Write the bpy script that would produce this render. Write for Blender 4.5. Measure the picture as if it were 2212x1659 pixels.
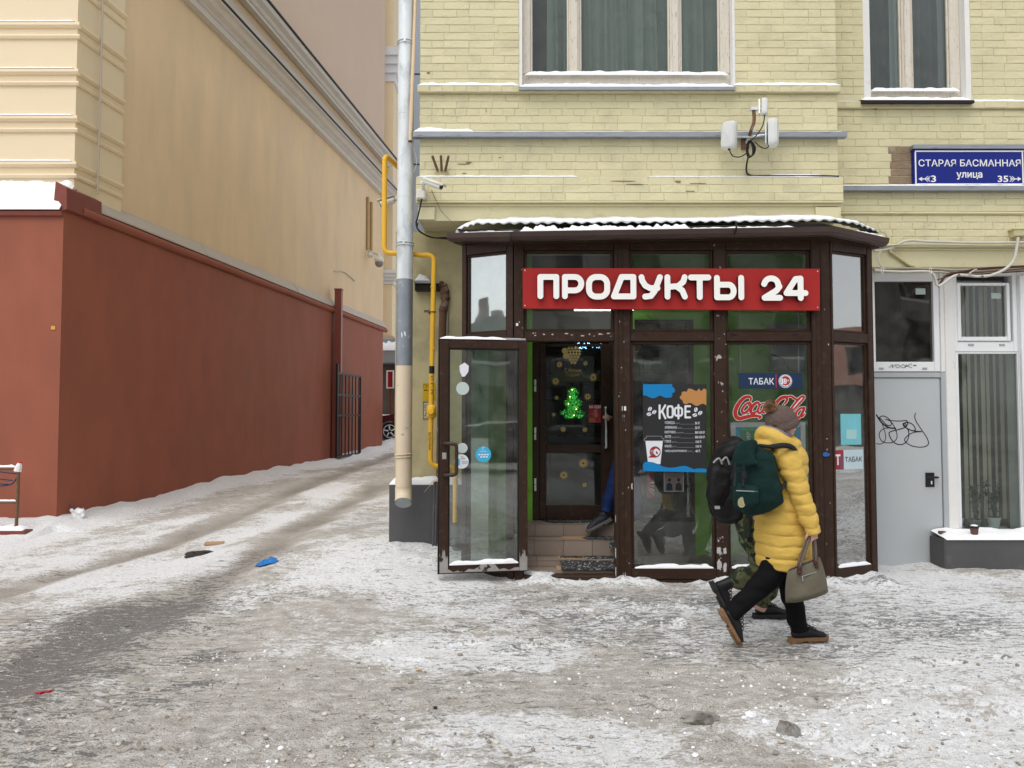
import bpy, math, random
import numpy as np
from mathutils import Vector, Matrix

for o in list(bpy.data.objects):
    bpy.data.objects.remove(o)
random.seed(7)
SC = bpy.context.scene
COL = SC.collection
R = math.radians

# ---------------------------------------------------------------- camera
F, CX, CY, CAMZ = 1660.0, 1106.0, 829.5, 1.64
PITCH = math.atan(68.5 / 1660)
cd = bpy.data.cameras.new('camera')
cam = bpy.data.objects.new('camera', cd)
COL.objects.link(cam)
cam.location = (0, 0, CAMZ)
cam.rotation_euler = (math.pi / 2 + PITCH, 0, 0)
cd.sensor_width = 36
cd.lens = 36 * F / 2212
cd.clip_start = 0.05
cd.clip_end = 600
SC.camera = cam

# ---------------------------------------------------------------- sky, sun, exposure
SUN_EL, SUN_AZ = R(58), R(205)
w = bpy.data.worlds.new("World")
SC.world = w
w.use_nodes = True
wn, wl = w.node_tree.nodes, w.node_tree.links
wn.clear()
sky = wn.new('ShaderNodeTexSky')
sky.sky_type = 'NISHITA'
sky.sun_disc = False
sky.sun_elevation = SUN_EL
sky.sun_rotation = SUN_AZ
sky.air_density = 1.0
sky.dust_density = 1.0
sky.ozone_density = 1.0
hs = wn.new('ShaderNodeHueSaturation')
hs.inputs['Saturation'].default_value = 0.12
bg = wn.new('ShaderNodeBackground')
bg.inputs['Strength'].default_value = 0.15
wo = wn.new('ShaderNodeOutputWorld')
wl.new(sky.outputs[0], hs.inputs['Color'])
wl.new(hs.outputs[0], bg.inputs['Color'])
wl.new(bg.outputs[0], wo.inputs['Surface'])
sd = bpy.data.lights.new('sun', 'SUN')
sd.energy = 1.3
sd.angle = R(45)
sd.color = (1.0, 0.97, 0.93)
sun = bpy.data.objects.new('sun', sd)
COL.objects.link(sun)
sdir = Vector((math.sin(SUN_AZ) * math.cos(SUN_EL), math.cos(SUN_AZ) * math.cos(SUN_EL), math.sin(SUN_EL)))
sun.rotation_euler = sdir.to_track_quat('Z', 'Y').to_euler()
SC.view_settings.view_transform = 'Standard'
SC.view_settings.look = 'None'
SC.view_settings.exposure = 0.42
SC.view_settings.gamma = 1.0
SC.view_settings.use_curve_mapping = False
SC.render.engine = 'CYCLES'
SC.cycles.use_denoising = True
SC.cycles.max_bounces = 8
SC.cycles.diffuse_bounces = 4
SC.cycles.glossy_bounces = 4
SC.cycles.transparent_max_bounces = 24
SC.cycles.caustics_reflective = False
SC.cycles.caustics_refractive = False

# ---------------------------------------------------------------- measuring helpers
SP, CP = math.sin(PITCH), math.cos(PITCH)
def ray(px, py):
    u, v = (px - CX) / F, (CY - py) / F
    return Vector((u, CP - v * SP, SP + v * CP))
def at(px, py, Y):
    d = ray(px, py)
    return Vector((0, 0, CAMZ)) + d * (Y / d.y)
def ax(px, Y, py=900): return at(px, py, Y).x
def az(py, Y): return at(CX, py, Y).z

# ---------------------------------------------------------------- terrain height
TP = np.array([(-6.66, 11.3, 0), (-5.74, 19, .25), (-4.6, 28.5, .54), (-1.25, 8.1, .31), (-.7, 7.15, .12), (0.1, 7.2, .075),
    (3, 7.25, .07), (3.8, 8.15, .05), (6, 8.1, .05), (0, 5.7, 0), (3, 5.7, 0), (-3, 5.7, -.01), (-6, 5.7, -.05), (0, 3, 0), (4, 3, 0),
    (-4, 3, 0), (-9, 9.5, 0), (-4.5, 42, 1.3), (-2.4, 15, .40), (-4.9, 31.5, .74), (0, -3, 0), (8, 0, 0), (-8, 0, 0), (-4, 9, .02),
    (1, 11, .1), (5, 11, .1)], float)
def _U(r2): return np.where(r2 > 1e-12, r2 * np.log(np.maximum(r2, 1e-12)), 0.0)
_n = len(TP)
_A = np.zeros((_n + 3, _n + 3))
_d = TP[:, None, :2] - TP[None, :, :2]
_A[:_n, :_n] = _U((_d ** 2).sum(-1)) + np.eye(_n) * 0.02
_A[:_n, _n] = 1; _A[:_n, _n + 1:] = TP[:, :2]; _A[_n, :_n] = 1; _A[_n + 1:, :_n] = TP[:, :2].T
_W = np.linalg.solve(_A, np.concatenate([TP[:, 2], [0, 0, 0]]))
def hgt(x, y):
    x = np.clip(np.asarray(x, float), -11, 9); y = np.clip(np.asarray(y, float), -4, 42)
    z = _W[_n] + _W[_n + 1] * x + _W[_n + 2] * y
    for i in range(_n):
        z = z + _W[i] * _U((x - TP[i, 0]) ** 2 + (y - TP[i, 1]) ** 2)
    return z
def gp(px, py):
    d = ray(px, py); z = 0.0
    for _ in range(25):
        t = (z - CAMZ) / d.z
        x, y = d.x * t, d.y * t
        z = 0.5 * z + 0.5 * float(hgt(x, y))
    return Vector((x, y, z))

def hash2(ix, iy, s):
    h = (ix.astype(np.int64) * 374761393 + iy.astype(np.int64) * 668265263 + s * 974711) & 0xffffffff
    h = ((h ^ (h >> 13)) * 1274126177) & 0xffffffff
    return ((h ^ (h >> 16)) & 0xffff) / 65535.0
def vnoise(x, y, s=0):
    x0, y0 = np.floor(x), np.floor(y)
    fx, fy = x - x0, y - y0
    fx = fx * fx * fx * (fx * (fx * 6 - 15) + 10); fy = fy * fy * fy * (fy * (fy * 6 - 15) + 10)
    a = hash2(x0, y0, s); b = hash2(x0 + 1, y0, s); c = hash2(x0, y0 + 1, s); d = hash2(x0 + 1, y0 + 1, s)
    return (a * (1 - fx) + b * fx) * (1 - fy) + (c * (1 - fx) + d * fx) * fy
def fbm(x, y, s=0, o=4):
    v, a, t = 0, 1.0, 0
    c, sn = math.cos(.6), math.sin(.6)
    for i in range(o):
        v = v + a * vnoise(x, y, s + i * 17); t += a; a *= .5
        x, y = (c * x - sn * y) * 2.03 + 5.1, (sn * x + c * y) * 2.03 + 3.7
    return v / t

# ---------------------------------------------------------------- materials
def _new(name):
    m = bpy.data.materials.new(name); m.use_nodes = True
    nt = m.node_tree
    return m, nt, nt.nodes['Principled BSDF']
def rgba(c, k=1.0): return tuple(min(1.0, max(0.0, v * k)) for v in c) + (1.0,)
def pm(name, col, rough=.6, metal=0., var=.1, vs=4., bump=0., bs=60., col2=None, cov=.2, cs=12., sh=.05, stretch=(1, 1, 1), spec=.22, rnd=0.):
    m, nt, b = _new(name)
    N, L = nt.nodes, nt.links
    g = N.new('ShaderNodeNewGeometry')
    mp = N.new('ShaderNodeMapping'); mp.inputs['Scale'].default_value = stretch
    L.new(g.outputs['Position'], mp.inputs['Vector'])
    n1 = N.new('ShaderNodeTexNoise'); n1.inputs['Scale'].default_value = vs; n1.inputs['Detail'].default_value = 6
    n1.inputs['Roughness'].default_value = .62
    L.new(mp.outputs[0], n1.inputs['Vector'])
    mx = N.new('ShaderNodeMix'); mx.data_type = 'RGBA'
    mx.inputs[6].default_value = rgba(col, 1 - var * 1.6); mx.inputs[7].default_value = rgba(col, 1 + var * 1.6)
    L.new(n1.outputs['Fac'], mx.inputs[0])
    out = mx.outputs[2]
    if col2 is not None:
        n2 = N.new('ShaderNodeTexNoise'); n2.inputs['Scale'].default_value = cs; n2.inputs['Detail'].default_value = 8
        n2.inputs['Roughness'].default_value = .6
        L.new(mp.outputs[0], n2.inputs['Vector'])
        rp = N.new('ShaderNodeMapRange')
        c0 = .5 + (.5 - cov) * .5
        rp.inputs[1].default_value = c0 - sh; rp.inputs[2].default_value = c0 + sh
        L.new(n2.outputs['Fac'], rp.inputs[0])
        m2 = N.new('ShaderNodeMix'); m2.data_type = 'RGBA'; m2.inputs[7].default_value = rgba(col2)
        L.new(rp.outputs[0], m2.inputs[0]); L.new(out, m2.inputs[6]); out = m2.outputs[2]
    if rnd:
        oi = N.new('ShaderNodeObjectInfo')
        mr = N.new('ShaderNodeMapRange'); mr.inputs[3].default_value = 1 - rnd; mr.inputs[4].default_value = 1 + rnd
        L.new(oi.outputs['Random'], mr.inputs[0])
        h = N.new('ShaderNodeHueSaturation'); L.new(mr.outputs[0], h.inputs['Value']); L.new(out, h.inputs['Color']); out = h.outputs[0]
    L.new(out, b.inputs['Base Color'])
    n4 = N.new('ShaderNodeMapRange'); n4.inputs[3].default_value = max(.05, rough - .12); n4.inputs[4].default_value = min(1, rough + .12)
    L.new(n1.outputs['Fac'], n4.inputs[0]); L.new(n4.outputs[0], b.inputs['Roughness'])
    b.inputs['Metallic'].default_value = metal
    b.inputs['Specular IOR Level'].default_value = spec
    if bump:
        n3 = N.new('ShaderNodeTexNoise'); n3.inputs['Scale'].default_value = bs; n3.inputs['Detail'].default_value = 5
        L.new(mp.outputs[0], n3.inputs['Vector'])
        bm = N.new('ShaderNodeBump'); bm.inputs['Strength'].default_value = min(1, bump); bm.inputs['Distance'].default_value = .01
        L.new(n3.outputs['Fac'], bm.inputs['Height']); L.new(bm.outputs[0], b.inputs['Normal'])
    return m
def em(name, col, s):
    m, nt, b = _new(name)
    b.inputs['Base Color'].default_value = rgba(col); b.inputs['Emission Color'].default_value = rgba(col)
    b.inputs['Emission Strength'].default_value = s
    return m
def glass(name, tint=(.82, .88, .85), refl=.05, k=1.2, dirt_haze=.03, rough=.02):
    m = bpy.data.materials.new(name); m.use_nodes = True
    nt = m.node_tree; N, L = nt.nodes, nt.links
    N.clear()
    o = N.new('ShaderNodeOutputMaterial')
    tr = N.new('ShaderNodeBsdfTransparent'); tr.inputs[0].default_value = rgba(tint)
    gl = N.new('ShaderNodeBsdfGlossy'); gl.inputs['Roughness'].default_value = rough; gl.inputs[0].default_value = (.95, .97, .97, 1)
    fr = N.new('ShaderNodeFresnel'); fr.inputs[0].default_value = 1.5
    ma = N.new('ShaderNodeMath'); ma.operation = 'MULTIPLY_ADD'; ma.use_clamp = True
    ma.inputs[1].default_value = k; ma.inputs[2].default_value = refl
    L.new(fr.outputs[0], ma.inputs[0])
    ge = N.new('ShaderNodeNewGeometry')
    nz = N.new('ShaderNodeTexNoise'); nz.inputs['Scale'].default_value = 1.3; nz.inputs['Detail'].default_value = 2
    L.new(ge.outputs['Position'], nz.inputs['Vector'])
    bp = N.new('ShaderNodeBump'); bp.inputs['Strength'].default_value = .035; bp.inputs['Distance'].default_value = .1
    L.new(nz.outputs['Fac'], bp.inputs['Height']); L.new(bp.outputs[0], gl.inputs['Normal'])
    m1 = N.new('ShaderNodeMixShader')
    L.new(ma.outputs[0], m1.inputs[0]); L.new(tr.outputs[0], m1.inputs[1]); L.new(gl.outputs[0], m1.inputs[2])
    df = N.new('ShaderNodeBsdfDiffuse'); df.inputs[0].default_value = (.5, .5, .47, 1)  # grey diffuse film: dirt plus milky reflection haze put into the colour
    n2 = N.new('ShaderNodeTexNoise'); n2.inputs['Scale'].default_value = 7; n2.inputs['Detail'].default_value = 7
    L.new(ge.outputs['Position'], n2.inputs['Vector'])
    mr = N.new('ShaderNodeMapRange'); mr.inputs[1].default_value = .35; mr.inputs[2].default_value = .8; mr.inputs[3].default_value = dirt_haze * .3; mr.inputs[4].default_value = dirt_haze * 2.2
    L.new(n2.outputs['Fac'], mr.inputs[0])
    m2 = N.new('ShaderNodeMixShader')
    L.new(mr.outputs[0], m2.inputs[0]); L.new(m1.outputs[0], m2.inputs[1]); L.new(df.outputs[0], m2.inputs[2])
    L.new(m2.outputs[0], o.inputs['Surface'])
    return m

M = {}
YEL = (.64, .59, .375)
M['brick'] = pm('painted_brick', YEL, .62, var=.06, vs=2.2, bump=.6, bs=30, col2=(.50, .46, .31), cov=.18, cs=3.2, sh=.12, rnd=.04)
M['mortar'] = pm('painted_mortar', (.57, .52, .33), .75, var=.1, vs=9, bump=.6, bs=50, col2=(.22, .19, .12), cov=.14, cs=5, sh=.05)
M['plaster'] = pm('painted_plaster', YEL, .6, var=.07, vs=2, bump=.35, bs=14, col2=(.42, .38, .24), cov=.12, cs=4, sh=.12)
M['plaster_dirty'] = pm('stained_plaster', (.55, .49, .28), .65, var=.14, vs=3, bump=.5, bs=20, col2=(.30, .27, .18), cov=.26, cs=2.4, sh=.16)
M['bare_brick'] = pm('bare_brick', (.27, .20, .135), .85, var=.25, vs=14, bump=.8, bs=60, col2=(.36, .29, .2), cov=.3, cs=9, rnd=.12)
M['greyledge'] = pm('zinc_ledge', (.30, .32, .35), .45, .5, var=.16, vs=6, bump=.15, bs=12, col2=(.16, .16, .17), cov=.18, cs=5, stretch=(1, 1, 6))
M['snow'] = pm('snow', (.88, .89, .91), .75, var=.02, vs=8, bump=.5, bs=40, spec=.25)
M['redwall'] = pm('red_render', (.32, .105, .066), .6, var=.07, vs=1.3, bump=.2, bs=12, col2=(.255, .088, .058), cov=.33, cs=2.2, sh=.22, spec=.12, stretch=(1, 1, .45))
M['redside'] = M['redwall']
M['redmetal'] = pm('red_metal', (.21, .06, .045), .4, .1, var=.12, vs=9, bump=.1, bs=8)
M['beige'] = pm('beige_render', (.76, .575, .365), .65, var=.06, vs=1.2, bump=.15, bs=9, col2=(.64, .495, .33), cov=.30, cs=1.7, sh=.2, spec=.15, stretch=(1, 1, .3))
M['pinkbeige'] = pm('pink_beige_render', (.61, .475, .365), .65, var=.05, vs=.8, bump=.1, bs=7)
M['quoin'] = pm('cream_render', (.78, .645, .44), .6, var=.04, vs=1.5, bump=.1, bs=9)
M['beigeflash'] = pm('beige_flashing', (.50, .44, .37), .45, .15, var=.07, vs=2, bump=.08, bs=6, col2=(.62, .6, .56), cov=.12, cs=5)
M['corn'] = pm('grey_cornice', (.62, .585, .54), .6, var=.08, vs=3, bump=.2, bs=15)
M['whitecorn'] = pm('white_cornice', (.72, .74, .78), .6, var=.04, vs=3)
M['darkmetal'] = pm('dark_flashing', (.022, .017, .016), .45, .2, var=.2, vs=8)
M['greybld'] = pm('grey_cladding', (.26, .29, .34), .5, .1, var=.06, vs=1.2)
M['brown'] = pm('brown_frame', (.037, .019, .012), .42, var=.22, vs=10, bump=.15, bs=25, col2=(.065, .042, .032), cov=.22, cs=18, sh=.08, spec=.22)
M['brown_worn'] = pm('worn_brown_frame', (.039, .021, .014), .42, var=.2, vs=10, bump=.2, bs=30, col2=(.42, .40, .38), cov=.2, cs=13, sh=.015)
M['worn_metal'] = pm('worn_bare_metal', (.38, .36, .34), .45, .4, var=.15, vs=8, bump=.2, bs=25, col2=(.05, .03, .022), cov=.3, cs=10, sh=.02)
M['gutter'] = pm('brown_gutter', (.075, .05, .043), .35, .2, var=.15, vs=7)
M['lightmetal'] = pm('light_metal', (.50, .48, .48), .4, .4, var=.1, vs=5)
M['green'] = pm('green_wall', (.22, .50, .06), .6, var=.12, vs=2.5, bump=.2, bs=30, col2=(.11, .27, .04), cov=.15, cs=3, sh=.15)
M['dark'] = pm('dark_interior', (.035, .034, .033), .7, var=.2, vs=4)
M['darkroom'] = pm('dim_room', (.10, .09, .08), .8, var=.2, vs=2)
M['white'] = pm('white_plastic', (.78, .79, .80), .35, var=.03, vs=3, bump=.03, bs=10)
M['whitepaint'] = pm('white_plaster', (.76, .75, .73), .7, var=.04, vs=5, bump=.35, bs=30, col2=(.55, .53, .48), cov=.13, cs=6)
M['oldwood'] = pm('peeling_white_wood', (.66, .61, .52), .7, var=.1, vs=9, bump=.5, bs=22, col2=(.30, .24, .19), cov=.22, cs=16, sh=.05, stretch=(5, 5, .8))
M['greydoor'] = pm('grey_door_paint', (.46, .485, .495), .42, var=.035, vs=1.5, bump=.04, bs=9)
M['greyframe'] = pm('grey_frame_paint', (.40, .425, .435), .42, var=.04, vs=2)
M['plinth'] = pm('dark_grey_plinth', (.095, .093, .097), .6, var=.15, vs=3, bump=.3, bs=22, col2=(.13, .125, .12), cov=.18, cs=5)
M['galv'] = pm('galvanised_steel', (.70, .735, .745), .36, .25, var=.16, vs=5, bump=.12, bs=7, col2=(.40, .43, .45), cov=.3, cs=6, sh=.1, stretch=(1, 1, .5))
M['galvdark'] = pm('aged_galvanised', (.28, .31, .34), .5, .5, var=.15, vs=6, bump=.1, bs=10, col2=(.5, .52, .52), cov=.15, cs=12)
M['beigepipe'] = pm('beige_painted_pipe', (.68, .565, .41), .5, var=.07, vs=4, bump=.2, bs=12, col2=(.33, .35, .36), cov=.20, cs=9, sh=.02)
M['gas'] = pm('yellow_gas_paint', (.78, .44, .04), .38, var=.08, vs=5, bump=.12, bs=16)
M['rust'] = pm('rust', (.16, .085, .05), .8, var=.3, vs=14, bump=.5, bs=50, col2=(.30, .27, .24), cov=.28, cs=9)
M['rustbrown'] = pm('rusty_steel', (.17, .10, .06), .6, .3, var=.3, vs=14)
M['camwhite'] = pm('camera_housing', (.66, .65, .58), .4, var=.05, vs=9)
M['black'] = pm('black_plastic', (.018, .018, .02), .4, var=.2, vs=9)
M['antenna'] = pm('antenna_plastic', (.62, .63, .61), .5, var=.04, vs=6)
M['cable'] = pm('grey_cable', (.40, .37, .30), .6, var=.2, vs=8)
M['cablewhite'] = pm('pale_cable', (.55, .53, .47), .6, var=.12, vs=8)
M['signblue'] = pm('sign_blue', (.008, .018, .20), .3, var=.03, vs=2)
M['signwhite'] = pm('sign_white', (.8, .8, .8), .4, var=.02, vs=3)
M['signred'] = pm('sign_red', (.37, .022, .02), .45, var=.05, vs=2)
M['letterwhite'] = pm('letter_white', (.90, .89, .85), .35, var=.01, vs=3)
M['tile'] = pm('step_tile', (.27, .215, .175), .35, var=.1, vs=6, bump=.05, bs=20, col2=(.35, .3, .26), cov=.2, cs=8, rnd=.06)
M['grout'] = pm('tile_grout', (.13, .11, .09), .8, var=.2, vs=20)
M['card'] = pm('cardboard', (.40, .26, .15), .75, var=.1, vs=9)
M['mat'] = pm('rubber_mat', (.03, .03, .032), .7, var=.3, vs=30, bump=.6, bs=90, col2=(.35, .35, .34), cov=.32, cs=42, sh=.05)
M['blackposter'] = pm('poster_black', (.032, .032, .034), .4, var=.05, vs=3)
M['posterblue'] = pm('poster_blue', (.012, .21, .50), .4, var=.03, vs=3)
M['posterorange'] = pm('poster_orange', (.50, .24, .08), .4, var=.03, vs=3)
M['posterwhite'] = pm('poster_white', (.74, .76, .80), .4, var=.02, vs=3)
M['postergrey'] = pm('poster_grey', (.36, .36, .37), .4, var=.02, vs=3)
M['posterred'] = pm('poster_red', (.32, .03, .04), .4, var=.06, vs=8)
M['navy'] = pm('navy_sticker', (.018, .035, .085), .4, var=.08, vs=4)
M['colared'] = pm('logo_red', (.42, .03, .025), .4, var=.04, vs=4)
M['cyan'] = pm('turquoise_paper', (.17, .50, .56), .5, var=.12, vs=7)
M['skyblue'] = pm('blue_sticker', (.05, .42, .68), .4, var=.04, vs=7)
M['gold'] = pm('gold_decal', (.50, .38, .15), .4, .2, var=.25, vs=30)
M['redpoint'] = pm('scrap_red', (.45, .02, .05), .5)
M['bagblue'] = pm('blue_film', (.02, .17, .48), .35, var=.25, vs=18, bump=.3, bs=25)
M['asphalt'] = pm('dark_debris', (.045, .04, .036), .8, var=.4, vs=30, bump=.6, bs=60)
M['ice'] = pm('dirty_ice', (.30, .285, .265), .7, var=.3, vs=10, bump=.8, bs=28, col2=(.16, .14, .12), cov=.35, cs=8)
M['silver'] = pm('silver_frame', (.78, .81, .81), .4, .05, var=.05, vs=5)
G_FRONT = glass('shop_glass', (.97, .99, .98), .035, .9, .035)
G_SIDE = glass('mirror_film_glass', (.70, .76, .74), .36, 1.2, .05)
G_SIDELOW = glass('side_glass', (.80, .87, .84), .09, 1.2, .03)
G_SIDER = glass('right_side_glass', (.80, .87, .84), .36, 1.2, .06)
G_WIN = glass('window_glass', (.86, .91, .89), .0, .75, .03)
G_DOOR = glass('door_glass', (.88, .93, .90), .06, 1.0, .05)
G_INNER = glass('inner_door_glass', (.80, .84, .82), .01, .7, .02)

# ---------------------------------------------------------------- mesh builder
class MB:
    def __init__(s):
        s.v, s.f, s.m, s.M = [], [], [], None
    def add(s, vs, fs, mi=0):
        b = len(s.v)
        if s.M is not None:
            vs = [s.M @ Vector(p) for p in vs]
        s.v += [tuple(p) for p in vs]
        s.f += [tuple(i + b for i in f) for f in fs]
        s.m += [mi] * len(fs)
        return s
    def box(s, x0, x1, y0, y1, z0, z1, mi=0):
        x0, x1 = min(x0, x1), max(x0, x1); y0, y1 = min(y0, y1), max(y0, y1); z0, z1 = min(z0, z1), max(z0, z1)
        return s.add([(x0, y0, z0), (x1, y0, z0), (x1, y1, z0), (x0, y1, z0), (x0, y0, z1), (x1, y0, z1), (x1, y1, z1), (x0, y1, z1)],
                     [(0, 3, 2, 1), (4, 5, 6, 7), (0, 1, 5, 4), (1, 2, 6, 5), (2, 3, 7, 6), (3, 0, 4, 7)], mi)
    def bbox(s, x0, x1, y0, y1, z0, z1, b=.004, mi=0):
        """box with chamfered vertical-plane edges on its -y face"""
        x0, x1 = min(x0, x1), max(x0, x1); y0, y1 = min(y0, y1), max(y0, y1); z0, z1 = min(z0, z1), max(z0, z1)
        vs = [(x0, y1, z0), (x1, y1, z0), (x1, y1, z1), (x0, y1, z1), (x0, y0 + b, z0), (x1, y0 + b, z0), (x1, y0 + b, z1), (x0, y0 + b, z1),
              (x0 + b, y0, z0 + b), (x1 - b, y0, z0 + b), (x1 - b, y0, z1 - b), (x0 + b, y0, z1 - b)]
        return s.add(vs, [(8, 9, 10, 11), (4, 5, 9, 8), (5, 6, 10, 9), (6, 7, 11, 10), (7, 4, 8, 11), (0, 1, 5, 4), (1, 2, 6, 5), (2, 3, 7, 6), (3, 0, 4, 7), (3, 2, 1, 0)], mi)
    def pbox(s, px0, px1, py0, py1, Y, d=.02, mi=0, b=0):
        """box whose front face fills these picture bounds on the plane y=Y, d deep"""
        pm_ = (py0 + py1) / 2
        a = (ax(px0, Y, pm_), ax(px1, Y, pm_), Y, Y + d, az(py1, Y), az(py0, Y))
        return s.bbox(*a, b=b, mi=mi) if b else s.box(*a, mi=mi)
    def ring(s, x0, x1, z0, z1, y0, y1, wl, wr=None, wb=None, wt=None):
        wr = wl if wr is None else wr; wb = wl if wb is None else wb; wt = wl if wt is None else wt
        s.bbox(x0, x0 + wl, y0, y1, z0, z1); s.bbox(x1 - wr, x1, y0, y1, z0, z1)
        s.bbox(x0 + wl + .0008, x1 - wr - .0008, y0 + .002, y1, z0, z0 + wb); s.bbox(x0 + wl + .0008, x1 - wr - .0008, y0 + .002, y1, z1 - wt, z1)
        return s
    def tube(s, pts, r, n=10, mi=0, caps=True, closed=False):
        pts = [Vector(p) for p in pts]
        k = len(pts)
        rs = r if isinstance(r, (list, tuple)) else [r] * k
        vs, fs = [], []
        e = None
        for i, p in enumerate(pts):
            if closed: t = pts[(i + 1) % k] - pts[i - 1]
            else: t = pts[min(i + 1, k - 1)] - pts[max(i - 1, 0)]
            if t.length < 1e-9: t = Vector((0, 0, 1))
            t.normalize()
            if e is None:
                e = t.orthogonal().normalized()
            else:
                e = (e - t * e.dot(t))
                e = e.normalized() if e.length > 1e-6 else t.orthogonal().normalized()
            g = t.cross(e)
            for j in range(n):
                a = 2 * math.pi * j / n
                vs.append(p + (e * math.cos(a) + g * math.sin(a)) * rs[i])
        for i in range(k if closed else k - 1):
            for j in range(n):
                i2 = (i + 1) % k
                fs.append((i * n + j, i * n + (j + 1) % n, i2 * n + (j + 1) % n, i2 * n + j))
        if caps and not closed:
            c0 = len(vs); vs += [v.copy() for v in vs[:n]] + [v.copy() for v in vs[(k - 1) * n:k * n]]
            fs.append(tuple(reversed(range(c0, c0 + n)))); fs.append(tuple(range(c0 + n, c0 + 2 * n)))
        return s.add(vs, fs, mi)
    def prism(s, prof, p0, d, L, out, mi=0):
        """profile [(outward, z)...] swept along direction d from p0 by L; out = outward unit vector"""
        p0, d, out = Vector(p0), Vector(d), Vector(out)
        k = len(prof)
        vs = [p0 + out * a + Vector((0, 0, z)) for a, z in prof] + [p0 + d * L + out * a + Vector((0, 0, z)) for a, z in prof]
        fs = [(i, (i + 1) % k, k + (i + 1) % k, k + i) for i in range(k)] + [tuple(reversed(range(k))), tuple(range(k, 2 * k))]
        return s.add(vs, fs, mi)
    def ell(s, c, r, n=16, m=10, mi=0, rot=None):
        vs, fs = [], []
        for i in range(m + 1):
            th = math.pi * i / m
            for j in range(n):
                a = 2 * math.pi * j / n
                q = Vector((r[0] * math.sin(th) * math.cos(a), r[1] * math.sin(th) * math.sin(a), r[2] * math.cos(th)))
                if rot is not None: q = rot @ q
                vs.append(Vector(c) + q)
        for i in range(m):
            for j in range(n):
                fs.append((i * n + j, (i + 1) * n + j, (i + 1) * n + (j + 1) % n, i * n + (j + 1) % n))
        return s.add(vs, fs, mi)
    def poly(s, pts, mi=0):
        return s.add(pts, [tuple(range(len(pts)))], mi)
    def plate(s, pts2, Y, d=.002, mi=0):
        """flat plate from an outline of (x, z) points facing -y"""
        k = len(pts2)
        vs = [(x, Y, z) for x, z in pts2] + [(x, Y + d, z) for x, z in pts2]
        return s.add(vs, [tuple(range(k)), tuple(reversed(range(k, 2 * k)))] + [(i, k + i, k + (i + 1) % k, (i + 1) % k) for i in range(k)], mi)
    def build(s, name, mats, parent=None, smooth=False, label=None, kind=None, fix=True):
        me = bpy.data.meshes.new(name)
        me.from_pydata(s.v, [], s.f)
        for m in (mats if isinstance(mats, (list, tuple)) else [mats]):
            me.materials.append(m)
        if any(s.m): me.polygons.foreach_set('material_index', s.m)
        if fix:
            import bmesh
            bm = bmesh.new(); bm.from_mesh(me)
            bmesh.ops.recalc_face_normals(bm, faces=bm.faces); bm.to_mesh(me); bm.free()
        if smooth: me.polygons.foreach_set('use_smooth', [True] * len(me.polygons))
        me.update()
        o = bpy.data.objects.new(name, me)
        COL.objects.link(o)
        if parent is not None: attach(o, parent)
        if label: o['label'] = label
        if kind: o['kind'] = kind
        return o
def attach(o, p):
    o.parent = p
    o.matrix_parent_inverse = wmat(p).inverted()
def wmat(o):
    m = o.matrix_basis.copy() if o.parent is None else wmat(o.parent) @ o.matrix_parent_inverse @ o.matrix_basis
    return m
def tag(o, label, cat, group=None, kind=None):
    o['label'] = label; o['category'] = cat
    if group: o['group'] = group
    if kind: o['kind'] = kind
    return o
def thing(name, label, cat, loc, group=None):
    e = bpy.data.objects.new(name, None); COL.objects.link(e)
    e.empty_display_size = .1
    e.location = loc
    return tag(e, label, cat, group)
def structure(o): o['kind'] = 'structure'; return o
def stuff(o): o['kind'] = 'stuff'; return o

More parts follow.
